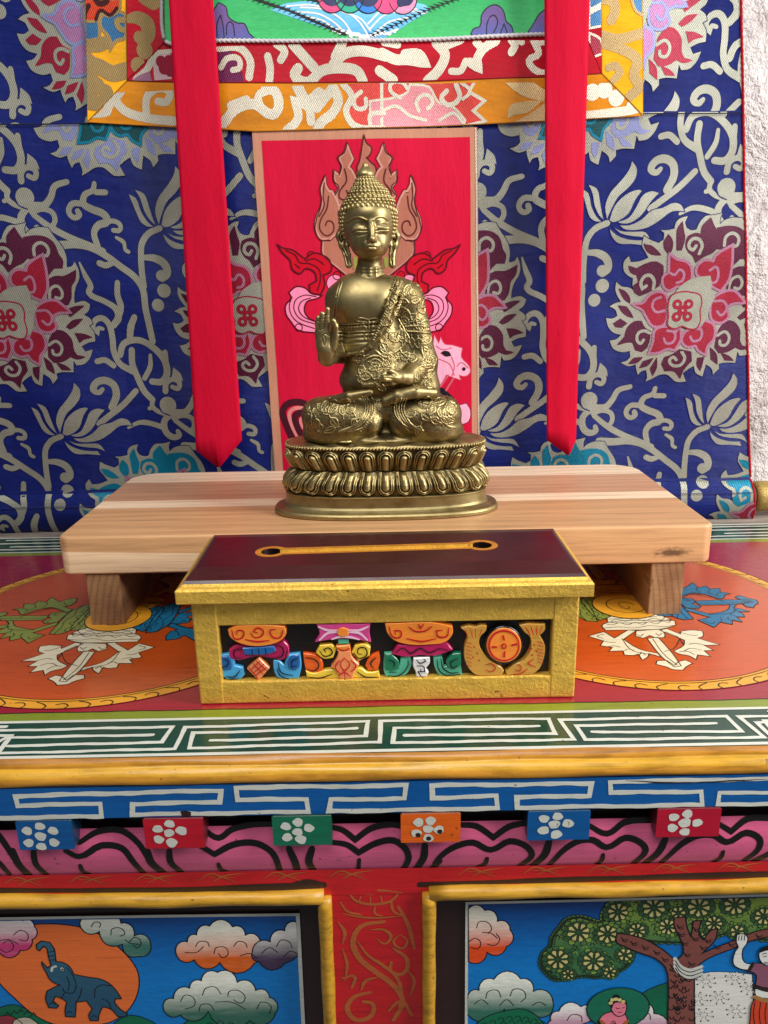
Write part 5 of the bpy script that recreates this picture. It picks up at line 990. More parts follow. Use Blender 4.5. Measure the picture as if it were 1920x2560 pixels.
emblem('carved_emblem', [('ribbon_carving', [(62,205),(62,165),(95,142),(150,140),(270,140),(325,118),(350,150),(352,190),(320,212),(270,205),(210,195),(150,205),(105,215)], 3.2, MG), ('scroll_carving', [(20,190),(70,182),(85,205),(90,240),(130,250),(138,285),(110,312),(60,310),(30,285)], 3.0, LBL), ('scroll_carving', [(405,182),(350,188),(335,215),(330,240),(300,215),(275,215),(280,270),(300,300),(350,310),(400,300),(412,240)], 3.0, LBL),
    ('scroll_carving', [(22,195),(65,190),(80,225),(75,255),(40,262),(25,240)], 3.8, BLU), ('scroll_carving', [(402,186),(370,190),(345,215),(350,250),(385,260),(405,235)], 3.8, BLU), ('jewel_carving', [(208,198),(258,250),(205,310),(150,252)], 4.0, PEACH), ('band_carving', [(130,150),(280,140),(290,165),(250,180),(140,182)], 4.6, BLU), ('bowl_carving', [(60,60),(100,40),(240,36),(332,44),(340,80),(310,115),(250,135),(170,138),(100,118),(68,92)], 5.2, OG)],
    [(1.0, RDL, 5.5, P_) for P_ in ([(80,60),(95,100),(130,95),(135,65),(105,62),(105,80)], [(170,75),(190,95),(225,85),(230,60),(200,48),(185,65),(205,72)], [(325,60),(310,95),(275,90),(265,60),(290,55)], [(145,105),(200,115),(260,108)])]+[(.9, BK, 3.7, P_) for P_ in ([(130,155),(90,165),(90,195),(130,200)], [(275,135),(320,150),(320,190),(290,200),(240,200)], [(345,160),(335,195)])]+[(.9, BK, 4.9, P_) for P_ in ([(175,152),(178,180)], [(205,150),(210,180)], [(240,148),(243,178)])]+
    [(.8, RDL, 4.3, P_) for P_ in ([(170,255),(215,210)], [(180,270),(235,225)], [(190,285),(248,242)], [(160,245),(205,295)], [(180,225),(230,275)], [(195,210),(245,258)])]+[(.9, BK, 4.3, P_) for P_ in ([(35,200),(60,215),(50,240),(28,240)], [(395,200),(365,215),(365,240),(390,235)])]+[(.9, BK, 3.4, P_) for P_ in ([(50,290),(90,290),(115,260)], [(60,302),(110,300)], [(300,225),(315,270),(370,285)], [(295,250),(310,285),(350,300)])])
emblem('carved_emblem', [('scroll_carving', [(420,182),(480,190),(510,215),(515,260),(490,290),(440,270),(425,230)], 3.0, OGD), ('scroll_carving', [(785,178),(740,200),(720,240),(735,265),(780,260),(792,215)], 3.0, OGD), ('leaf_carving', [(432,262),(470,275),(520,262),(580,255),(600,300),(440,305)], 3.6, YL_), ('leaf_carving', [(660,255),(700,250),(730,270),(785,265),(792,300),(650,302)], 3.6, YL_),
    ('leaf_carving', [(482,175),(500,140),(560,135),(580,160),(565,200),(520,205)], 3.8, YL_), ('leaf_carving', [(655,175),(670,140),(715,132),(745,150),(740,190),(690,215)], 3.8, YL_), ('vase_carving', [(590,165),(650,162),(655,190),(690,230),(670,262),(660,300),(600,300),(580,260),(555,240),(585,195)], 4.6, PEACH), ('vase_carving', [(580,140),(645,135),(650,160),(585,165)], 4.8, OG), ('stem_carving', [(588,108),(640,106),(640,132),(590,134)], 3.8, TQ), ('blossom_carving', [(485,34),(560,36),(610,30),(680,34),(745,30),(740,80),(748,122),(680,110),(610,105),(545,110),(478,122),(500,80)], 4.6, PK), ('blossom_carving', [(585,60),(610,48),(640,58),(640,85),(610,95),(585,82)], 5.4, OG)],
    [(1.6, LPK, 4.9, P_) for P_ in ([(500,110),(540,75),(590,70)], [(730,110),(690,75),(640,70)], [(495,45),(540,62),(585,62)], [(735,45),(690,62),(640,60)], [(560,105),(600,92),(650,95),(690,105)])]+[(.9, BK, 4.1, P_) for P_ in ([(500,165),(525,190),(560,175),(545,150),(520,155),(530,170)], [(665,175),(690,200),(725,185),(720,150),(690,150),(685,175),(705,178)])]+[(.9, RDL, 4.9, P_) for P_ in ([(620,195),(600,225),(620,260),(645,225),(620,195)], [(595,205),(575,240),(600,268)], [(650,205),(675,235),(650,262)], [(590,280),(620,265),(650,285)], [(622,265),(622,298)], [(585,150),(615,160),(645,150)])]+[(.9, BK, 3.4, P_) for P_ in ([(430,200),(470,205),(495,230),(480,260),(440,255)], [(770,200),(745,230),(760,250)])]+[(.9, BK, 4.0, P_) for P_ in ([(440,290),(500,295),(560,275)], [(680,265),(720,290),(780,290)])])
emblem('carved_emblem', [('scroll_carving', [(812,182),(850,180),(870,215),(885,240),(890,200),(935,195),(945,230),(920,280),(880,300),(820,300),(808,260)], 3.0, TQ), ('scroll_carving', [(1048,200),(1090,198),(1100,245),(1130,240),(1180,225),(1188,290),(1130,302),(1080,290),(1055,250)], 3.0, TQ), ('scroll_carving', [(812,184),(848,182),(880,215),(885,250),(850,262),(815,250)], 3.8, GN), ('scroll_carving', [(1182,178),(1140,182),(1110,215),(1115,245),(1150,255),(1182,235)], 3.8, GN),
    ('conch_carving', [(952,200),(1030,196),(1030,225),(1010,250),(1025,270),(1010,296),(965,296),(962,265),(950,240)], 4.2, WT), ('fringe_carving', [(848,180),(875,135),(950,138),(1050,135),(1115,128),(1142,160),(1090,180),(1050,190),(980,185),(920,195)], 4.2, MG), ('bowl_carving', [(815,30),(880,28),(1040,24),(1140,45),(1140,80),(1105,120),(1030,132),(930,132),(860,112),(825,75)], 5.2, OG)],
    [(1.0, RDL, 5.5, P_) for P_ in ([(835,45),(850,90),(885,95),(890,65),(862,60),(865,80)], [(1120,50),(1110,90),(1070,90),(1062,62),(1090,60)], [(930,45),(960,65),(1010,62),(1040,40)], [(975,30),(985,50),(1000,30)], [(920,100),(990,112),(1060,100)])]+[(.9, BK, 4.6, P_) for P_ in ([(868,170),(900,150),(940,175),(980,150),(1030,170),(1080,150),(1120,160)],)]+[(.8, BK, 4.6, P_) for P_ in ([(965,205),(985,222),(1010,210),(1000,200)], [(968,235),(1000,238),(1005,262),(975,262),(985,280),(1000,292)], [(985,250),(990,262)])]+
    [(.9, BK, 4.2, P_) for P_ in ([(830,205),(860,220),(855,240)], [(1165,200),(1130,220),(1140,245),(1165,232)])]+[(.9, BK, 3.4, P_) for P_ in ([(830,285),(880,285),(925,235),(925,210)], [(835,270),(870,270)], [(1065,210),(1075,260),(1110,285),(1175,280)], [(1085,205),(1095,250),(1130,272),(1170,268)])])
fish = [(1180,55),(1215,45),(1245,50),(1275,42),(1305,45),(1300,70),(1275,95),(1268,130),(1285,170),(1320,210),(1370,240),(1388,262),(1375,290),(1310,292),(1250,280),(1212,240),(1195,190),(1200,135),(1210,105),(1205,80)]
fish2 = [(1462,42),(1500,34),(1545,36),(1585,35),(1585,65),(1560,90),(1585,140),(1580,200),(1555,255),(1500,288),(1405,292),(1395,265),(1430,235),(1480,210),(1510,170),(1518,130),(1510,95),(1485,75)]
circ = lambda cx_, cy_, r: [(cx_+r*math.cos(a), cy_+r*1.0*math.sin(a)) for a in np.linspace(0, 2*math.pi, 20, endpoint=False)]
emblem('carved_emblem', [('fish_carving', fish, 4.4, GLD), ('fish_carving', fish2, 4.4, GLD), ('wheel_carving', circ(1386, 136, 92), 5.0, BK), ('wheel_carving', circ(1386, 134, 84), 5.4, OG)],
    [(1.2, RDL, 5.6, [(1386+72*math.cos(a), 134+72*math.sin(a)) for a in np.linspace(0, 6.28, 24)]), (1.0, RDL, 5.6, [(1386+11*math.cos(a), 136+11*math.sin(a)) for a in np.linspace(0, 6.28, 10)])]+[(2.0, RDL, 5.6, P_) for P_ in ([(1382,88),(1386,106)], [(1388,166),(1386,188)], [(1330,140),(1350,140)], [(1425,132),(1448,126)])]+
    [(.7, RDL, 4.6, P_) for P_ in ([(1200,60),(1215,95)], [(1225,55),(1235,95)], [(1250,55),(1250,95)], [(1280,55),(1265,95)], [(1490,45),(1512,85)], [(1515,42),(1528,85)], [(1545,45),(1545,88)], [(1570,45),(1558,80)], [(1300,230),(1325,225),(1345,245),(1325,262),(1300,252)], [(1450,225),(1470,240),(1460,258),(1440,250)], [(1500,250),(1470,270),(1430,275)], [(1530,200),(1500,225),(1540,240)])]+[(.7, RDL, 4.6, [(1205, 120+i*18), (1230, 128+i*18)]) for i in range(7)]+[(.7, RDL, 4.6, [(1548, 118+i*16), (1575, 126+i*16)]) for i in range(7)]+[(1.3, RDL, 4.6, [(x, y), (x+5, y+4)]) for x, y in ((1240,140),(1255,170),(1235,190),(1265,205),(1530,130),(1515,150),(1540,160),(1520,180),(1505,160))])
# ================================================================== brass statue
SY, SZ = .635, .075            # world position of the statue's axis plane and of the board top
def LP(px, py, d=0.0):         # photo pixel at depth d mm from the axis plane -> local mm
    p = onY(px, py, SY+d/1000); return np.array([p[0]*1000, d, (p[2]-SZ)*1000])
def hc(x, y, d): return LP(800+x/6.381, 480+y/6.381, d)
def tc_(x, y, d): return LP(760+x/4.608, 660+y/4.608, d)
def lc(x, y, d): return LP(740+x/3.770, 920+y/3.770, d)
class Field:
    def __init__(s, lo, hi, h):
        s.lo = np.array(lo, float); s.h = h; s.n = np.ceil((np.array(hi)-s.lo)/h).astype(int)+1
        s.F = np.full(s.n, 30., np.float32)
        s.ax = [s.lo[i]+h*np.arange(s.n[i]) for i in range(3)]
    def sub(s, lo, hi):
        a = np.clip(((np.array(lo)-s.lo)/s.h).astype(int), 0, s.n-1); b = np.clip(((np.array(hi)-s.lo)/s.h).astype(int)+2, 1, s.n)
        sl = tuple(slice(a[i], b[i]) for i in range(3)); g = [s.ax[i][sl[i]] for i in range(3)]
        return sl, g[0][:, None, None], g[1][None, :, None], g[2][None, None, :]
    def put(s, sl, d, k, mode=1):
        f = s.F[sl]
        if mode == 1:
            if k <= 0: s.F[sl] = np.minimum(f, d); return
            h = np.maximum(k-np.abs(f-d), 0)/k; s.F[sl] = np.minimum(f, d)-h*h*k*.25
        else:
            d = -d; h = np.maximum(k-np.abs(f-d), 0)/max(k, 1e-6); s.F[sl] = np.maximum(f, d)+h*h*k*.25
    def ell(s, c, r, k=2., rot=0., mode=1, tilt=0.):
        c = np.array(c); m = max(r)+k+3; sl, X, Y, Z = s.sub(c-m, c+m); X = X-c[0]; Y = Y-c[1]; Z = Z-c[2]
        if rot: ca, sa = math.cos(rot), math.sin(rot); X, Z = X*ca+Z*sa, -X*sa+Z*ca
        if tilt: ca, sa = math.cos(tilt), math.sin(tilt); Y, Z = Y*ca+Z*sa, -Y*sa+Z*ca
        k0 = np.sqrt((X/r[0])**2+(Y/r[1])**2+(Z/r[2])**2); k1 = np.sqrt((X/r[0]**2)**2+(Y/r[1]**2)**2+(Z/r[2]**2)**2)+1e-6
        s.put(sl, (k0*(k0-1)/k1).astype(np.float32), k, mode)
    def cap(s, a, b, ra, rb, k=2., mode=1, fl=(1, 1, 1)):
        a = np.array(a); b = np.array(b); m = max(ra, rb)/min(fl)+k+3
        sl, X, Y, Z = s.sub(np.minimum(a, b)-m, np.maximum(a, b)+m)
        f = np.array(fl); ab = (b-a)*f; X = (X-a[0])*f[0]; Y = (Y-a[1])*f[1]; Z = (Z-a[2])*f[2]
        t = np.clip((X*ab[0]+Y*ab[1]+Z*ab[2])/(ab@ab+1e-9), 0, 1)
        d = np.sqrt((X-ab[0]*t)**2+(Y-ab[1]*t)**2+(Z-ab[2]*t)**2)-(ra+(rb-ra)*t)
        s.put(sl, d.astype(np.float32), k, mode)
    def chain(s, P, r, k=2., mode=1, fl=(1, 1, 1)):
        for i in range(len(P)-1): s.cap(P[i], P[i+1], r[i] if hasattr(r, '__len__') else r, r[i+1] if hasattr(r, '__len__') else r, k, mode, fl)
    def mesh(s):
        F = s.F; neg = F < 0
        nx, ny, nz = F.shape; A = np.zeros((nx-1, ny-1, nz-1), np.int8)
        for dx in (0, 1):
            for dy in (0, 1):
                for dz in (0, 1): A += neg[dx:nx-1+dx, dy:ny-1+dy, dz:nz-1+dz]
        cells = np.argwhere((A > 0) & (A < 8)); n = len(cells)
        idx = np.full(A.shape, -1, np.int32); idx[tuple(cells.T)] = np.arange(n)
        acc = np.zeros((n, 3)); cnt = np.zeros(n)
        cor = [np.array(c) for c in ((0,0,0),(1,0,0),(0,1,0),(1,1,0),(0,0,1),(1,0,1),(0,1,1),(1,1,1))]
        val = [F[tuple((cells+c).T)] for c in cor]
        for i in range(8):
            for ax in range(3):
                if cor[i][ax] == 0:
                    j = i | (1 << ax); a, b = val[i], val[j]; m = (a < 0) != (b < 0); t = a[m]/(a[m]-b[m])
                    p = np.tile(cor[i].astype(float), (m.sum(), 1)); p[:, ax] += t; acc[m] += p; cnt[m] += 1
        V = s.lo+s.h*(cells+acc/cnt[:, None]); quads = []
        for ax in range(3):
            o = [0, 0, 0]; o[ax] = 1
            sa = tuple(slice(0, F.shape[i]-o[i]) for i in range(3)); sb = tuple(slice(o[i], None) for i in range(3))
            e = np.argwhere(neg[sa] != neg[sb]); u, v = (ax+1) % 3, (ax+2) % 3
            e = e[(e[:, u] > 0) & (e[:, v] > 0) & (e[:, u] < F.shape[u]-1) & (e[:, v] < F.shape[v]-1)]
            du = np.zeros(3, int); du[u] = 1; dv = np.zeros(3, int); dv[v] = 1
            q = np.stack([idx[tuple((e-du-dv).T)], idx[tuple((e-dv).T)], idx[tuple(e.T)], idx[tuple((e-du).T)]], 1)
            fl = neg[tuple(e.T)]; q[~fl] = q[~fl][:, ::-1]; quads.append(q[(q >= 0).all(1)])
        return V, np.concatenate(quads)
def vnorm(V, Q):
    d = np.cross(V[Q[:, 2]]-V[Q[:, 0]], V[Q[:, 3]]-V[Q[:, 1]]); N = np.zeros_like(V)
    for i in range(4): np.add.at(N, Q[:, i], d)
    return N/(np.linalg.norm(N, axis=1, keepdims=True)+1e-9)
def to_px(V):                   # local mm -> photo pixel, to know which feature lies where on the real surface
    W = np.stack([V[:, 0]/1000, SY+V[:, 1]/1000, SZ+V[:, 2]/1000-CAM_H], 1); z = W@fw
    return np.stack([960+F_PX*(W@RT)/z, 1280-F_PX*(W@UP)/z], 1)
def relief(V, N, strokes, front=-.1):
    """raise (+) or engrave (-) lines on the front of the surface; strokes = (points px, half width px, height mm)"""
    P = to_px(V); H = np.zeros(len(V)); fr = N[:, 1] < front
    order = np.argsort(P[:, 1]); ys = P[order, 1]
    for pts, wd, hh in strokes:
        best = {}
        a = np.array(pts, float); lo, hi = a.min(0)-wd*2.2, a.max(0)+wd*2.2
        i0, i1 = np.searchsorted(ys, [lo[1], hi[1]]); ids = order[i0:i1]
        ids = ids[(P[ids, 0] > lo[0]) & (P[ids, 0] < hi[0]) & fr[ids]]
        if not len(ids): continue
        q = P[ids]; D = np.full(len(ids), 1e9)
        if len(a) == 1: D = np.hypot(*(q-a[0]).T)
        for i in range(len(a)-1):
            ab = a[i+1]-a[i]; t = np.clip(((q-a[i])@ab)/(ab@ab+1e-9), 0, 1); D = np.minimum(D, np.hypot(*(q-a[i]-t[:, None]*ab).T))
        Hn = hh*np.exp(-(D/wd)**2*1.4); cur = H[ids]
        H[ids] = np.where(np.abs(Hn) > np.abs(cur), Hn, cur) if abs(hh) > .05 else cur+Hn
    relief.H = H; return V+N*H[:, None]
def S(conv, pts, wd, hh, sub=3, corner=70):   # stroke in crop coordinates
    s0, x0, y0 = conv
    U = smooth(pts, False, sub, corner) if len(pts) > 2 else [np.array(p, float) for p in pts]
    return ([(x0+u[0]/s0, y0+u[1]/s0) for u in U], wd/s0, hh)
HC, TC, LC, BC = (6.381, 800, 480), (4.608, 760, 660), (3.770, 740, 920), (2.860, 680, 1060)
BR = brass(); BRW = brass('patina_shade_brass', True)
def wear(o, w_):
    a = o.data.attributes.new('wear', 'FLOAT', 'POINT'); a.data.foreach_set('value', np.clip(np.asarray(w_, np.float32).ravel(), 0, 1)); return o
statue = tag(empty('buddha_statue', (0, SY, SZ)), 'seated brass buddha statue with one raised hand, on a double lotus base', 'statue')
def local_obj(name, V, Q, parent=statue, mat=BR, sm=True):
    W = np.array(V)/1000+np.array([0, SY, SZ]); return mesh_obj(name, W, Q, mat, parent, None, sm)
# ---------------- figure: one continuous cast body
f = Field((-62, -50, 50), (56, 40, 270), .5)
dX = 0
# torso
f.cap(tc_(440, 385, 2), tc_(1135, 395, 2), 10, 10.5, 8); f.cap(tc_(1050, 310, 2), tc_(1150, 370, 2), 10, 10.5, 6); f.cap(tc_(520, 300, 2), tc_(425, 385, 2), 10, 10, 6); f.ell(tc_(760, 240, 1), (19, 10, 8), 8); f.ell(tc_(690, 480, -1), (23.5, 15, 23), 8)
f.ell(tc_(560, 440, -6), (12, 8.5, 11), 9); f.ell(tc_(830, 440, -6), (12, 8.5, 11), 9); f.ell(tc_(780, 950, 0), (22, 15, 28), 8); f.ell(tc_(790, 1330, 0), (24, 17, 14), 8)
# head
f.ell(hc(768, 460, 0), (21.5, 23, 22.5), 3); f.ell(hc(780, 640, -6), (16.0, 18.5, 19.5), 4)
f.ell(hc(802, 930, -15.5), (8.5, 7, 6), 5); f.ell(hc(800, 830, -8), (13.4, 13.5, 11), 4); f.ell(hc(650, 810, -15), (6.4, 7, 8), 5); f.ell(hc(945, 805, -15), (6.4, 7, 8), 5); f.ell(hc(800, 340, -11), (13, 11.5, 7), 6)
f.cap(hc(822, 490, -22.6), hc(832, 700, -26.2), 1.5, 1.8, 3); f.ell(hc(832, 745, -27), (2.3, 2.4, 2.1), 1.2); f.ell(hc(793, 768, -25.0), (1.9, 1.8, 1.5), 1.0); f.ell(hc(873, 766, -25.0), (1.9, 1.8, 1.5), 1.0)
f.ell(hc(640, 520, -24.2), (5.2, 1.5, 2.4), 1.8, mode=2, rot=.1); f.ell(hc(978, 515, -24.2), (5.2, 1.5, 2.4), 1.8, mode=2, rot=-.1)   # hollows above the lids
f.ell(hc(640, 590, -19.9), (6.2, 3.3, 3.6), 1.3, rot=.12); f.ell(hc(985, 583, -19.9), (6.2, 3.3, 3.6), 1.3, rot=-.12)
f.ell(hc(822, 862, -22.6), (5.2, 3.4, 3.4), 2.4)
f.ell(hc(797, 848, -24.6), (2.6, 1.5, 1.1), .7, rot=.22); f.ell(hc(850, 848, -24.6), (2.6, 1.5, 1.1), .7, rot=-.22); f.ell(hc(824, 904, -24.4), (3.2, 1.6, 1.35), .7)
# neck
f.cap(hc(795, 960, 0), hc(790, 1330, 2), 8.8, 10.6, 2.5)
for yy in (1225, 1278, 1330): f.chain([hc(594-(yy-1225)*.25, yy-26, -1.6), hc(690, yy-6, -7.0), hc(790, yy, -8.5), hc(890, yy-6, -7.0), hc(984+(yy-1225)*.25, yy-28, -1.6)], 1.0, 1.2)
# ears
for P in ([(352, 600, 3), (326, 700, 3), (360, 850, 2), (412, 1000, 0), (458, 1165, -2)], [(1185, 590, 3), (1215, 700, 3), (1195, 850, 2), (1165, 1000, 0), (1160, 1165, -2)]):
    Q = [hc(*p) for p in P]; f.chain(Q, (3.0, 3.6, 2.8, 2.0, 2.6), 1.5, fl=(1, .8, 1))
f.chain([hc(400, 650, -2), hc(430, 850, -4), hc(470, 1000, -4), hc(480, 1160, -3)], (1.4, 1.3, 1.2, 1.4), 1); f.chain([hc(1135, 650, -2), hc(1130, 850, -4), hc(1120, 1000, -4), hc(1120, 1160, -3)], (1.4, 1.3, 1.2, 1.4), 1)
# raised arm and hand
f.cap(tc_(385, 430, 4), tc_(330, 960, 4), 9, 7.4, 6); f.cap(tc_(330, 990, 2), tc_(262, 1075, -20), 7.2, 6.2, 4); f.cap(tc_(420, 1055, 2), tc_(300, 1060, -10), 6.5, 6, 5)
f.ell(tc_(258, 905, -25), (8.2, 4.4, 11.5), 4); f.ell(tc_(235, 800, -25), (7.2, 3.4, 7), 3); f.cap(tc_(265, 1080, -20), tc_(258, 980, -24), 6.4, 6.2, 3)
for P, r in (([(168, 800, -25.5), (160, 700, -26.5), (162, 618, -28)], (2.3, 2.1, 1.7)), ([(212, 800, -26), (206, 680, -27), (210, 572, -29)], (2.5, 2.3, 1.8)),
             ([(262, 790, -26), (262, 650, -27), (272, 520, -29)], (2.6, 2.3, 1.8)), ([(305, 780, -26.5), (322, 690, -30), (340, 650, -32.5)], (2.4, 2.2, 1.7)),
             ([(335, 960, -26), (366, 830, -29), (368, 720, -31.5), (345, 660, -33)], (3.6, 2.7, 2.1, 1.6))):
    f.chain([tc_(*p) for p in P], r, .9)
# lowered arm (inside the sleeve), wrist, hand lying in the lap
f.cap(tc_(1205, 440, 3), tc_(1365, 1080, 1), 10.5, 8.5, 6); f.cap(tc_(1360, 1130, 0), tc_(1190, 1310, -19), 9, 5.6, 4)
f.cap(tc_(1190, 1310, -19), tc_(1080, 1300, -24), 5.4, 5.2, 3); f.ell(tc_(1010, 1300, -26), (8, 6.5, 3.8), 3, rot=-.05)
for q, (x, y) in enumerate(((860, 1262), (850, 1290), (858, 1318), (880, 1340))): f.chain([tc_(990, 1285+q*14, -27-q*1.2), tc_((990+x)/2, (1282+q*14+y)/2-4, -29-q*1.2), tc_(x, y, -28-q)], (2.2, 2.0, 1.5), .8)
f.chain([tc_(1060, 1270, -28), tc_(1000, 1235, -29), tc_(935, 1238, -28)], (2.4, 2.0, 1.5), .8)
V, Q = f.mesh(); N = vnorm(V, Q)
st = []
E_ = lambda p, w_, h_: st.append(S(HC, p, w_, h_))
E_([(440, 470), (500, 425), (570, 405), (660, 412), (745, 450)], 13, .55); E_([(850, 450), (900, 405), (960, 390), (1030, 400), (1080, 440)], 13, .55)
E_([(440, 500), (500, 452), (570, 432), (660, 440), (740, 478)], 12, -.35); E_([(860, 478), (900, 432), (960, 418), (1030, 430), (1080, 470)], 12, -.35)
E_([(505, 650), (560, 620), (640, 612), (710, 618), (760, 612)], 9, -.75); E_([(880, 608), (940, 606), (1010, 602), (1110, 598)], 9, -.75)
E_([(505, 665), (570, 645), (650, 640), (750, 632)], 9, .2); E_([(885, 634), (960, 634), (1040, 628), (1090, 618)], 9, .2)
E_([(600, 695), (680, 685), (760, 655)], 9, -.45); E_([(885, 655), (950, 675), (1010, 672)], 9, -.45)
E_([(560, 560), (640, 530), (720, 545), (750, 580)], 10, -.3); E_([(875, 575), (910, 540), (990, 525), (1070, 550)], 10, -.3)
E_([(752, 882), (790, 874), (822, 880), (858, 874), (894, 880)], 8, -.9); E_([(778, 935), (825, 948), (875, 935)], 12, -.4); E_([(826, 795), (824, 828)], 10, -.45)
E_([(745, 884), (752, 886)], 9, -.4); E_([(900, 884), (894, 886)], 9, -.4)
E_([(752, 790), (748, 768), (762, 748)], 8, -.3); E_([(906, 788), (908, 765), (896, 745)], 8, -.3)
for pr in ([(330, 640), (300, 720), (330, 800), (370, 760), (350, 700)], [(350, 900), (400, 1000), (440, 1150)], [(1190, 640), (1215, 720), (1195, 800), (1175, 750)], [(1180, 900), (1150, 1000), (1150, 1150)]): E_(pr, 16, -.9)
T_ = lambda p, w_, h_: st.append(S(TC, p, w_, h_))
T_([(420, 210), (385, 330), (360, 470), (345, 600)], 9, -.5); T_([(440, 205), (400, 330), (378, 470), (370, 600)], 8, .45)
T_([(375, 380), (370, 480), (390, 600), (400, 690)], 12, .5)
for a, b in ((690, .9), (710, -.5), (780, .9), (800, -.5), (820, .6), (845, -.4), (870, .6), (900, -.4), (925, .5)): T_([(400, a), (500, a+4), (640, a), (760, a-4), (850, a-14)], 7, b*.8)
T_([(600, 650), (640, 620), (740, 640), (840, 630), (855, 660), (760, 675), (640, 665), (600, 650)], 7, .7); T_([(745, 650), (748, 760), (740, 880)], 8, 1.0); T_([(768, 650), (775, 760), (770, 880)], 6, -.6)
for x in range(430, 850, 34): T_([(x, 735), (x+14, 725), (x+22, 745), (x+8, 760)], 6, .45)
T_([(640, 720), (700, 715), (720, 760), (690, 820), (720, 880)], 8, .6); T_([(800, 720), (830, 760), (800, 820), (820, 880)], 8, .6)
for p in ([(180, 760), (215, 745)], [(195, 850), (240, 800), (300, 830)], [(235, 830), (250, 880), (230, 940)], [(300, 800), (310, 880), (300, 950)], [(215, 860), (225, 930)]): T_(p, 6, -.5)
for x0, y0, x1 in ((148, 705, 180), (190, 690, 222), (245, 660, 280), (150, 660, 178), (192, 630, 225), (248, 590, 285)): T_([(x0, y0), (x1, y0+4)], 5, -.4)
T_([(880, 1290), (960, 1262), (1040, 1290)], 7, -.5); T_([(860, 1310), (940, 1300), (1010, 1320)], 6, -.5)
V = relief(V, N, st, .15)
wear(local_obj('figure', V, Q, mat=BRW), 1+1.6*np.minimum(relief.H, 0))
# ---------------- robe: second skin over torso, lowered arm and the folded legs
r_ = Field((-72, -46, 48), (70, 42, 205), .46)
r_.cap(tc_(1210, 430, 3), tc_(1375, 1080, 1), 11.8, 10.2, 6); r_.cap(tc_(1372, 1120, 1), tc_(1225, 1300, -14), 10.6, 7.6, 4); r_.cap(tc_(1400, 1150, 1), tc_(1420, 1380, 0), 9, 8.5, 4)
r_.ell(tc_(690, 480, -1), (24.9, 16.6, 24.4), 8); r_.ell(tc_(840, 430, -8), (13, 10, 11), 8); r_.cap(tc_(760, 385, 2), tc_(1130, 395, 2), 10.8, 11.8, 8); r_.cap(tc_(1050, 310, 2), tc_(1150, 370, 2), 11.2, 11.7, 6); r_.ell(tc_(800, 980, 0), (23.5, 16.6, 32), 8); r_.cap(tc_(1080, 560, 3), tc_(1180, 1250, 2), 8.5, 12, 6); r_.ell(tc_(800, 1330, 0), (27.5, 19.5, 17), 8)
# cut away the bare chest and shoulder: everything above the sash line
sl, X, Y, Z = r_.sub(r_.lo, r_.lo+r_.h*(r_.n-1))
A, B_, C_ = tc_(1050, 150, -12), tc_(800, 880, -14), tc_(380, 1030, -10)
def hp(a, b):
    d = np.array([b[0]-a[0], b[2]-a[2]]); n = np.array([-d[1], d[0]])/np.linalg.norm(d); return (X-a[0])*n[0]+(Z-a[2])*n[1]
cut = np.maximum(hp(B_, A), -hp(B_, C_))            # <0 on the bare side
cut = np.broadcast_to(cut, r_.F.shape)
bare = np.maximum(-hp(A, B_), -hp(B_, C_))
r_.F = np.maximum(r_.F, -np.maximum(hp(A, B_)*-1, hp(C_, B_)*1) if False else r_.F)
side1 = (X-A[0])*(B_[2]-A[2])-(Z-A[2])*(B_[0]-A[0])     # sign decides the side of A->B
L1 = np.hypot(B_[0]-A[0], B_[2]-A[2]); s1 = side1/L1
side2 = (X-B_[0])*(C_[2]-B_[2])-(Z-B_[2])*(C_[0]-B_[0]); s2 = side2/np.hypot(C_[0]-B_[0], C_[2]-B_[2])
pr = np.array([-30., 0, A[2]]);                         # a point on the bare chest
def val(a, b, p): return ((p[0]-a[0])*(b[2]-a[2])-(p[2]-a[2])*(b[0]-a[0]))
s1 = s1*np.sign(val(A, B_, pr)); s2 = s2*np.sign(val(B_, C_, pr))   # >0 towards the bare chest
inside_bare = np.minimum(s1, s2)
front = np.broadcast_to(inside_bare, r_.F.shape)
r_.F = np.maximum(r_.F, front.astype(np.float32))
# hem bands
r_.chain([tc_(1115, 205, -7), tc_(1040, 400, -15), tc_(960, 620, -17.5), tc_(870, 800, -18), tc_(760, 950, -17), tc_(650, 1020, -15), tc_(520, 1040, -12), tc_(400, 1060, -9)], (1.9, 2.4, 2.4, 2.2, 2.0, 1.9, 1.8, 1.6), 1.0)
r_.chain([tc_(1175, 240, -6), tc_(1120, 400, -13), tc_(1040, 600, -16), tc_(960, 760, -17), tc_(850, 880, -17)], (1.2, 1.3, 1.3, 1.3, 1.0), .8)
r_.chain([tc_(1080, 205, -8), tc_(1000, 400, -15.4), tc_(915, 610, -17.6), tc_(830, 800, -18), tc_(740, 925, -17)], (1.0, 1.1, 1.1, 1.1, .9), .8)
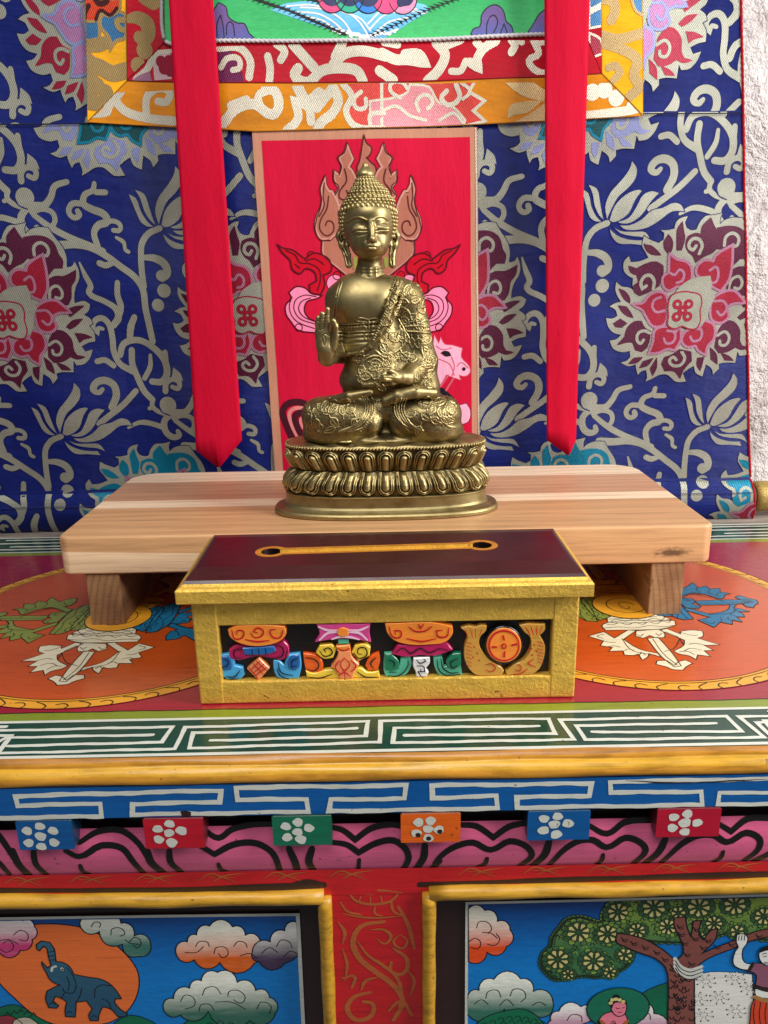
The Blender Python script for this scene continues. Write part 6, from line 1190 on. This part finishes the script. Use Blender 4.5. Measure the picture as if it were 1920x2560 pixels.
# legs
r_.cap(lc(640, 400, 2), lc(225, 440, -4), 16, 13.6, 6); r_.cap(lc(235, 455, -9), lc(700, 520, -16), 13, 9.5, 6); r_.ell(lc(420, 450, -10), (29, 17, 14.5), 6); r_.ell(lc(430, 560, -8), (30, 17, 7), 5)
r_.cap(lc(1060, 380, 2), lc(1392, 425, -4), 16, 13, 6); r_.cap(lc(1392, 440, -8), lc(990, 520, -16), 12.5, 9.5, 6); r_.ell(lc(1210, 440, -10), (27, 17, 14), 6); r_.ell(lc(1230, 550, -8), (28, 17, 7), 5)
r_.ell((-38, -4, 65), (27, 19, 9.5), 5); r_.ell((41, -4, 65.5), (25, 19, 9.5), 5); r_.ell((2, -2, 61), (46, 20, 5), 5); r_.ell(lc(840, 360, 0), (24, 20, 12), 6); r_.cap(lc(640, 560, 0), lc(1010, 560, 0), 8, 8, 6); r_.cap(lc(850, 180, -4), lc(1230, 190, -4), 9, 10, 6)
r_.chain([tc_(690, 1392, -24), tc_(840, 1385, -26), tc_(1010, 1370, -26), tc_(1130, 1340, -22)], (2.0, 2.3, 2.3, 2.0), 1.0)
# soles
r_.chain([lc(345, 300, -17), lc(500, 265, -24), lc(700, 228, -24)], (3.4, 3.6, 2.6), 1.4); r_.chain([lc(850, 310, -24), lc(960, 260, -25), lc(1120, 225, -22), lc(1290, 235, -16)], (4.6, 4.6, 5.0, 4.4), 1.4)
V, Q = r_.mesh(); N = vnorm(V, Q); st = []
T_([(940, 100), (945, 250), (940, 400), (930, 500)], 7, .7)
for o in (0, 22): T_([(970+o, 110), (965+o, 250), (960+o, 330)], 6, -.5)
T_([(1170, 720), (1290, 715), (1450, 712)], 10, .8); T_([(1190, 775), (1290, 780), (1440, 790)], 10, .8); T_([(1180, 745), (1430, 750)], 8, -.4)
for x in range(1195, 1430, 26): T_([(x, 755), (x+10, 738), (x+16, 758)], 5, .5)
for i in range(26):                                  # beading inside the sash
    t = i/25; x = 1120-(1120-800)*t**.95; y = 200+(870-200)*t; T_([(x-4, y), (x+6, y+8)], 8, .7)
def leaf(conv, x, y, a, L, Wd, hh=.75, n=4):
    ca, sa = math.cos(a), math.sin(a); tr = lambda u, v: (x+u*ca-v*sa, y+u*sa+v*ca); e = conv[0]*1.15
    for sgn in (1, -1): st.append(S(conv, [tr(0, 0), tr(L*.3, sgn*Wd), tr(L*.7, sgn*Wd*.8), tr(L, 0)], e, hh))
    st.append(S(conv, [tr(-L*.3, 0), tr(L*.5, Wd*.08), tr(L, 0)], e*.8, hh*.8))
    for k in range(n):
        u = L*(.2+.6*k/max(1, n-1))
        for sgn in (1, -1): st.append(S(conv, [tr(u, 0), tr(u+L*.12, sgn*Wd*.62)], e*.7, hh*.55))
for x, y, a, L, Wd in ((1290, 620, 1.3, 150, 45), (1230, 430, -.3, 110, 35), (1320, 470, 1.0, 120, 40), (1150, 640, 1.6, 150, 45), (1000, 640, 2.2, 90, 30), (1060, 880, -.9, 150, 50), (900, 900, 1.2, 110, 40), (1110, 760, 1.1, 140, 45),
    (760, 1130, .2, 150, 45), (680, 1170, 1.9, 110, 35), (850, 1220, .5, 130, 40), (1380, 880, 1.5, 180, 50), (1420, 1060, 1.8, 120, 40), (960, 1040, .6, 130, 45), (640, 1290, 1.3, 90, 30), (1060, 1070, -.2, 110, 35), (1240, 850, 1.5, 120, 25), (1350, 1240, .9, 90, 30), (1220, 300, .6, 90, 30), (1180, 540, 1.9, 90, 28)):
    leaf(TC, x, y, a, L, Wd)
for p in ([(1090, 640), (1160, 780), (1150, 930), (1040, 1020)], [(830, 1000), (900, 1060), (1040, 1100), (1130, 1060)], [(640, 1180), (720, 1090), (860, 1060), (940, 1130)], [(1370, 830), (1350, 950), (1380, 1080)], [(1140, 500), (1200, 540), (1240, 640)], [(1240, 1260), (1330, 1180), (1470, 1160)], [(1100, 980), (1160, 1060), (1230, 1080)]): T_(p, 9, .8)
for k in range(5): T_([(1225+k*22, 1235), (1240+k*22, 1300), (1225+k*22, 1365)], 7, .6)
for x, y, a, L, Wd in ((330, 470, .9, 110, 32), (470, 410, -.3, 90, 28), (400, 350, -.5, 110, 30), (250, 390, .5, 90, 30), (560, 480, 2.0, 80, 26), (190, 480, 1.4, 90, 28), (1150, 330, .3, 120, 34), (1300, 330, -.3, 120, 34), (1180, 430, .6, 110, 34), (1440, 340, 1.2, 100, 32), (1400, 480, .2, 100, 30)):
    leaf(LC, x, y, a, L, Wd, .75)
Lr = lambda p, w_, h_: st.append(S(LC, p, w_, h_))
for o in (0, 22, 44, 88): Lr([(620+o, 270), (655+o, 350), (640+o, 440), (560+o*.9, 530+o*.3), (400+o, 600)], 7, .8)
for o in (0, 24, 48, 92): Lr([(1040-o, 290), (1015-o, 370), (1040-o, 460), (1100-o*.8, 540), (1200-o*.6, 590)], 7, .8)
for i in range(16): t = i/15; Lr([(752-150*t**2, 300+290*t), (762-150*t**2, 308+290*t)], 9, .6)
for i in range(16): t = i/15; Lr([(935+110*t**2, 330+250*t), (945+110*t**2, 338+250*t)], 9, .6)
Lr([(170, 380), (140, 450), (160, 560)], 9, .7); Lr([(1400, 380), (1380, 450), (1420, 540), (1500, 560)], 9, .7)
for o in (0, 30, 60): Lr([(1420+o*.4, 330+o), (1380+o*.8, 430), (1430+o*.5, 540-o*.6)], 6, .6)
rg = np.random.default_rng(3)
def scatter(conv, box, dist, L, Wd, hh, tries=700):
    pts = []
    for _ in range(tries):
        x, y = rg.uniform(box[0], box[2]), rg.uniform(box[1], box[3])
        if all((x-a)**2+(y-b)**2 > dist*dist for a, b in pts): pts.append((x, y)); leaf(conv, x, y, rg.uniform(0, 6.28), L*rg.uniform(.8, 1.25), Wd*rg.uniform(.8, 1.2), hh, 5)
scatter(TC, (860, 230, 1480, 1380), 118, 134, 40, .9); scatter(TC, (600, 1060, 900, 1380), 118, 134, 40, .9)
scatter(LC, (90, 290, 560, 580), 92, 106, 31, .9); scatter(LC, (1120, 290, 1510, 560), 92, 106, 31, .9)
for i in range(420):                                 # punched ground between the leaves
    x, y = rg.uniform(620, 1490), rg.uniform(560, 1380); T_([(x, y), (x+3, y+2)], 6, -.28)
for i in range(330):
    x, y = rg.uniform(80, 1520), rg.uniform(300, 600); Lr([(x, y), (x+3, y+2)], 6, -.28)
V = relief(V, N, st, .15)
Hp = relief.H; soft = np.clip((N[:, 1]+.05)*-6, 0, 1)
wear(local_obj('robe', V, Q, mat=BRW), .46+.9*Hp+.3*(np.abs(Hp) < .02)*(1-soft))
# ---------------- hair: skull cap with curl rows, tiered bun, finial
bm = bmesh.new()
BALLS = []
def ball(c, r, sz=1., seg=9, fy=1.): BALLS.append((np.array(c, float), r, sz))
def flush_balls(bm, seg=10, rings_=6):
    U = [(0, 0, 1.)]+[(math.sin(math.pi*i/rings_)*math.cos(2*math.pi*j/seg), math.sin(math.pi*i/rings_)*math.sin(2*math.pi*j/seg), math.cos(math.pi*i/rings_)) for i in range(1, rings_) for j in range(seg)]+[(0, 0, -1.)]
    Fs = [(0, 1+j, 1+(j+1) % seg) for j in range(seg)]+[(1+i*seg+j, 1+(i+1)*seg+j, 1+(i+1)*seg+(j+1) % seg, 1+i*seg+(j+1) % seg) for i in range(rings_-2) for j in range(seg)]+[(len(U)-1, 1+(rings_-2)*seg+(j+1) % seg, 1+(rings_-2)*seg+j) for j in range(seg)]
    U = np.array(U); V_, F_ = [], []
    for c, r, sz in BALLS:
        n = len(V_)*len(U); V_.append(((c+U*[r, r, r*sz])/1000+[0, SY, SZ])); F_ += [[n+i for i in q] for q in Fs]
    me = bpy.data.meshes.new('tmp'); me.from_pydata(np.concatenate(V_).tolist(), [], F_); bm.from_mesh(me); bpy.data.meshes.remove(me); BALLS.clear()
hcn = hc(768, 460, 0)
hair_arc = []
def onhead(th, z, grow=0.):                          # point on the skull ellipsoid at height z, azimuth th (0 = front)
    dz = (z-hcn[2])/22.5; rr = math.sqrt(max(.02, 1-dz*dz)); return (hcn[0]+(21.5*rr+grow)*math.sin(th), -(23*rr+grow)*math.cos(th), z)
zh = hc(800, 215, -20)[2]
for row in range(7):
    z = zh+row*2.1; n = int(34-row*3)
    for i in range(n):
        th = 2*math.pi*(i+.5*(row % 2))/n; p = onhead(th, z-abs(math.sin(th/2))**2*8*(row == 0), .5); ball(p, 1.75 if row == 0 else 1.3, 1.35 if row == 0 else 1.0)
for side in (-1, 1):                                 # curls running down in front of the ears
    for i in range(9):
        z = zh-2.5-i*2.6; th = side*(.93+.045*i); ball(onhead(th, z, .3-.2*i*.3), 1.35, 1.1)
        ball(onhead(side*(1.13+.04*i), z, .2), 1.3, 1.1)
    for i in range(8): ball(onhead(side*(1.4+.03*i), zh-2.5-i*2.6, .2), 1.3, 1.1)
for row in range(11):
    for i in range(12): ball(onhead(math.pi/2+.15+i*(math.pi-.3)/11, zh-3-row*2.4, .1), 1.4)
# tiers
def ring(cx, cy_, z, r, tr, n): 
    for i in range(n): a = 2*math.pi*i/n; ball((cx+r*math.sin(a), cy_-r*math.cos(a), z), tr, 1.0)
def lathe(prof, cx, cy_, seg=32, flat=1.):
    rings = []
    for r, z in prof: rings.append([bm.verts.new(((cx+r*math.sin(2*math.pi*i/seg))/1000, SY+(cy_-r*flat*math.cos(2*math.pi*i/seg))/1000, SZ+z/1000)) for i in range(seg)])
    for a, b in zip(rings, rings[1:]):
        for i in range(seg): bm.faces.new((a[i], a[(i+1) % seg], b[(i+1) % seg], b[i]))
    bm.faces.new(rings[-1])
def za(x, y): return LP(640+x/2.1687, 320+y/2.1687, 0)
c0 = za(620, 380); zt = [za(620, y)[2] for y in (400, 376, 352, 328, 305, 284, 262, 232, 212)]; cx = [za(x, y)[0] for x, y in ((620, 400), (618, 376), (612, 352), (606, 328), (602, 305), (598, 284), (594, 262), (590, 232), (588, 212))]
rad = [18.8, 16.2, 15.4, 12.4, 10.2, 8.2]
for z, x, rr, nb in zip(zt, cx, rad, (34, 30, 30, 26, 24, 20)): ring(x, 0, z, rr-1.0, 1.45, nb); ring(x, 0, z+1.9, rr-2.0, 1.0, nb)
lathe([(19, zt[0]-6), (17.8, zt[0]), (15.2, zt[1]), (14.2, zt[2]), (11.4, zt[3]), (9.4, zt[4]), (7.6, zt[5]), (5.5, zt[5]+2.2)], cx[2], 0)
zb_ = zt[5]+1.5
lathe([(5.2, zb_), (7.0, zb_+1.4), (6.9, zb_+3.2), (5.8, zb_+4.9), (3.6, zb_+7.0), (2.4, zb_+8.2), (2.5, zb_+9.0), (1.5, zb_+10.4), (.2, zb_+11.2)], cx[6], 0, 24)
flush_balls(bm)
for f_ in bm.faces: f_.smooth = True
bm_obj('hair', bm, BR, statue)
# ---------------- double lotus base
BX, BY = 2.0, 3.0
def superell(a, b, n, th):
    c, s_ = math.cos(th), math.sin(th); return (a*math.copysign(abs(c)**(2/n), c), b*math.copysign(abs(s_)**(2/n), s_))
ths = np.linspace(0, 2*math.pi, 4000, endpoint=False); ref = np.array([superell(82, 36, 2.6, t) for t in ths])
seg = np.r_[0, np.cumsum(np.hypot(*np.diff(np.r_[ref, ref[:1]], axis=0).T))]; PER = seg[-1]
def loft(name, prof, nper, nz, disp=None, cap_top=True, cap_bot=True, top_relief=None):
    zs = np.linspace(0, 1, nz); pz = np.array([p[2] for p in prof]); pa = np.array([p[0] for p in prof]); pb = np.array([p[1] for p in prof])
    tt = np.linspace(0, 1, len(prof)); A_, B2, Z_ = (np.interp(zs, tt, q) for q in (pa, pb, pz))
    sarr = np.arange(nper)/nper*PER; th = np.interp(sarr, seg, np.r_[ths, 2*math.pi])
    c, s_ = np.cos(th), np.sin(th); e = 2/2.6; ux = np.sign(c)*np.abs(c)**e; uy = np.sign(s_)*np.abs(s_)**e
    nx = ux/82*np.abs(ux)**.6; ny = uy/36*np.abs(uy)**.6; nl = np.hypot(nx, ny)+1e-9; nx, ny = nx/nl, ny/nl
    Vv = np.zeros((nz, nper, 3)); S_, Zg = np.meshgrid(sarr, np.arange(nz), indexing='xy')
    D = disp(S_, Z_[:, None]+0*S_) if disp else 0*S_
    Vv[..., 0] = BX+A_[:, None]*ux+D*nx; Vv[..., 1] = BY+B2[:, None]*uy+D*ny; Vv[..., 2] = Z_[:, None]
    idg = np.arange(nz*nper).reshape(nz, nper); a = idg[:-1]; b = np.roll(idg, -1, 1)[:-1]; c2 = np.roll(idg, -1, 1)[1:]; d = idg[1:]
    Wl = .15+D/3.2 if disp else None  # waist and petal gaps go dark, painted shade along with patina
    Qs = np.stack([a, b, c2, d], -1).reshape(-1, 4).tolist(); Vl = Vv.reshape(-1, 3)
    if cap_bot: Qs.append(list(idg[0][::-1]))
    if cap_top: Qs.append(list(idg[-1]))
    return wear(local_obj(name, Vl, Qs, mat=BRW), Wl) if disp else local_obj(name, Vl, Qs)
loft('plinth', [(92, 37.5, 0), (93.5, 39, .8), (93.5, 39, 3.2), (92.5, 38, 4.6), (89, 36, 5.6), (85.5, 34, 7.2), (84, 33, 9), (83.6, 32.8, 11), (83.2, 32.6, 16.5), (83.6, 33, 17.5), (82, 31.5, 18.2)], 420, 60)
NP = round(PER/14.7); SP = PER/NP
def petals(Sg, Zg):
    D = np.zeros_like(Sg); frontc = seg[np.argmin(np.abs(ths-1.5*math.pi))]
    def layer(zlo, zhi, flip, shift):
        u0 = (Sg-frontc+PER/2) % PER-PER/2
        v = (Zg-zlo)/(zhi-zlo); v = 1-v if flip else v         # v: 0 at the waist, 1 at the petal's rounded tip
        u = u0+shift-(np.clip(u0/80, -1, 1)*3.2*(v-.3)); u = (u+SP/2) % SP-SP/2
        H = (zhi-zlo)
        yv = (v-.62)*H; yy = np.where(v > .62, yv, 0); dd = np.hypot(u, yy)
        core = 3.4*np.clip(1-(dd/3.1)**2, 0, 1)**.6*np.clip(v*6+.35, 0, 1)
        r1 = 2.1*np.exp(-((dd-4.3)/.7)**2)*np.clip(v*3-.3, 0, 1); r2 = 1.5*np.exp(-((dd-6.0)/.62)**2)*np.clip(v*3-.6, 0, 1)
        base = 1.0*np.clip(1-(dd/7.2)**4, 0, 1)
        return np.where((v > 0) & (v < 1.02), core+r1+r2+base, 0)
    D = np.maximum(D, layer(37.5, 18.6, False, 0)); D = np.maximum(D, layer(38.2, 55.5, False, SP*.5*0))
    u = (Sg+SP*.5-frontc) % SP-SP/2
    D += 1.8*np.exp(-((u/1.6)**2+((Zg-20.6)/1.6)**2)) + 1.2*np.exp(-((u/1.4)**2+((Zg-54)/1.4)**2))
    return D-.5*np.exp(-((Zg-38)/1.1)**2)
loft('lotus_base', [(79, 30, 18), (81.5, 31.5, 20), (82.5, 32.5, 24), (82, 32, 28), (79.5, 30.5, 32), (76.2, 28, 36), (75.2, 27.2, 38), (75.6, 27.5, 40), (77.5, 29.5, 45), (79.5, 31.5, 50), (79.5, 31.5, 54), (80, 32, 56)], 1300, 120, petals)
# rim with a row of beads and the seat with folds
bm = bmesh.new()
nb = 150
for i in range(nb):
    th = float(np.interp(PER*i/nb, seg, np.r_[ths, 2*math.pi])); x, y = superell(81.5, 33.2, 2.6, th); ball((BX+x, BY+y, 57.2), 1.15, 1.1, 6)
flush_balls(bm)
for f_ in bm.faces: f_.smooth = True
bm_obj('bead_row', bm, BR, statue)
nr, na = 60, 520; Vt, Qt = [], []
for i in range(nr+1):
    k = (1-i/nr)**.8
    for j in range(na):
        th = 2*math.pi*j/na; x, y = superell(81.5*k, 33.2*k, 2.6, th); z = 58.3+(.8*k if i > 2 else (-.9, .0, .5)[i]); X_, Y_ = BX+x, BY+y
        amp = 1.0*min(1, i/5); z += amp*(math.sin(X_*.32+2.2*math.sin(Y_*.17+X_*.05))*math.exp(-((k-.75)/.3)**2))*.9
        z += 2.2*math.exp(-(k/.72)**4); Vt.append((X_, Y_, z))
for i in range(nr):
    for j in range(na): Qt.append((i*na+j, i*na+(j+1) % na, (i+1)*na+(j+1) % na, (i+1)*na+j))
Vt = np.array(Vt); Qa = np.array(Qt); Nt = vnorm(Vt, Qa); Nt[Nt[:, 2] < 0] *= -1; st = []
for p in ([(620, 630), (520, 690), (380, 680)], [(850, 420), (910, 500), (880, 560), (800, 590), (850, 620), (960, 600)], [(430, 625), (330, 660), (200, 690)], [(1080, 600), (980, 640), (860, 690)], [(1190, 590), (1250, 620), (1350, 640)], [(800, 640), (900, 650), (1000, 625)], [(1250, 580), (1150, 640), (1050, 660)], [(650, 630), (560, 640), (400, 660)], [(1400, 590), (1480, 610), (1600, 600)]): st.append(S(LC, p, 16, 1.5))
local_obj('seat', relief(Vt, -np.abs(Nt), st, 1.1)*[1, 1, 1] if False else Vt, Qt)
bm = bmesh.new()
def fold(pts, r0):                                  # raised cloth folds lying on the seat
    U = smooth(pts, False, 4); P3 = []
    for u in U:
        q = onZ(740+u[0]/3.77, 920+u[1]/3.77, SZ+.0618); P3.append(Vector(q))
    n = len(P3); rings = []
    for i, p in enumerate(P3):
        t = (P3[min(i+1, n-1)]-P3[max(i-1, 0)]).normalized(); s_ = Vector((0, 0, 1)).cross(t); rr = r0/1000*math.sin(math.pi*(i+.6)/(n+.2))**.6
        rings.append([bm.verts.new(p+s_*rr*1.9*math.cos(a)+Vector((0, 0, 1))*rr*math.sin(a)) for a in np.linspace(0, 2*math.pi, 10, endpoint=False)])
    for a, b in zip(rings, rings[1:]):
        for i in range(10): bm.faces.new((a[i], a[(i+1) % 10], b[(i+1) % 10], b[i]))
for p, r0 in (([(640, 632), (560, 660), (500, 690), (330, 690)], 1.6), ([(845, 430), (900, 490), (890, 550), (800, 590), (820, 615), (960, 610)], 1.5), ([(870, 440), (930, 520), (905, 570), (850, 590)], 1.1), ([(430, 628), (320, 665), (180, 690)], 1.4), ([(1000, 632), (930, 660), (840, 690)], 1.3), ([(1190, 585), (1270, 620), (1370, 645)], 1.4), ([(1240, 590), (1330, 600), (1480, 620), (1590, 600)], 1.3), ([(520, 640), (400, 655), (300, 650)], 1.2), ([(1050, 640), (1150, 655), (1240, 650)], 1.2), ([(200, 640), (120, 660), (60, 670)], 1.2), ([(600, 610), (690, 640), (780, 650)], 1.3), ([(90, 620), (160, 640), (260, 640)], 1.2)): fold(p, r0)
for f_ in bm.faces: f_.smooth = True
bm_obj('drapery_fold', bm, BR, statue)
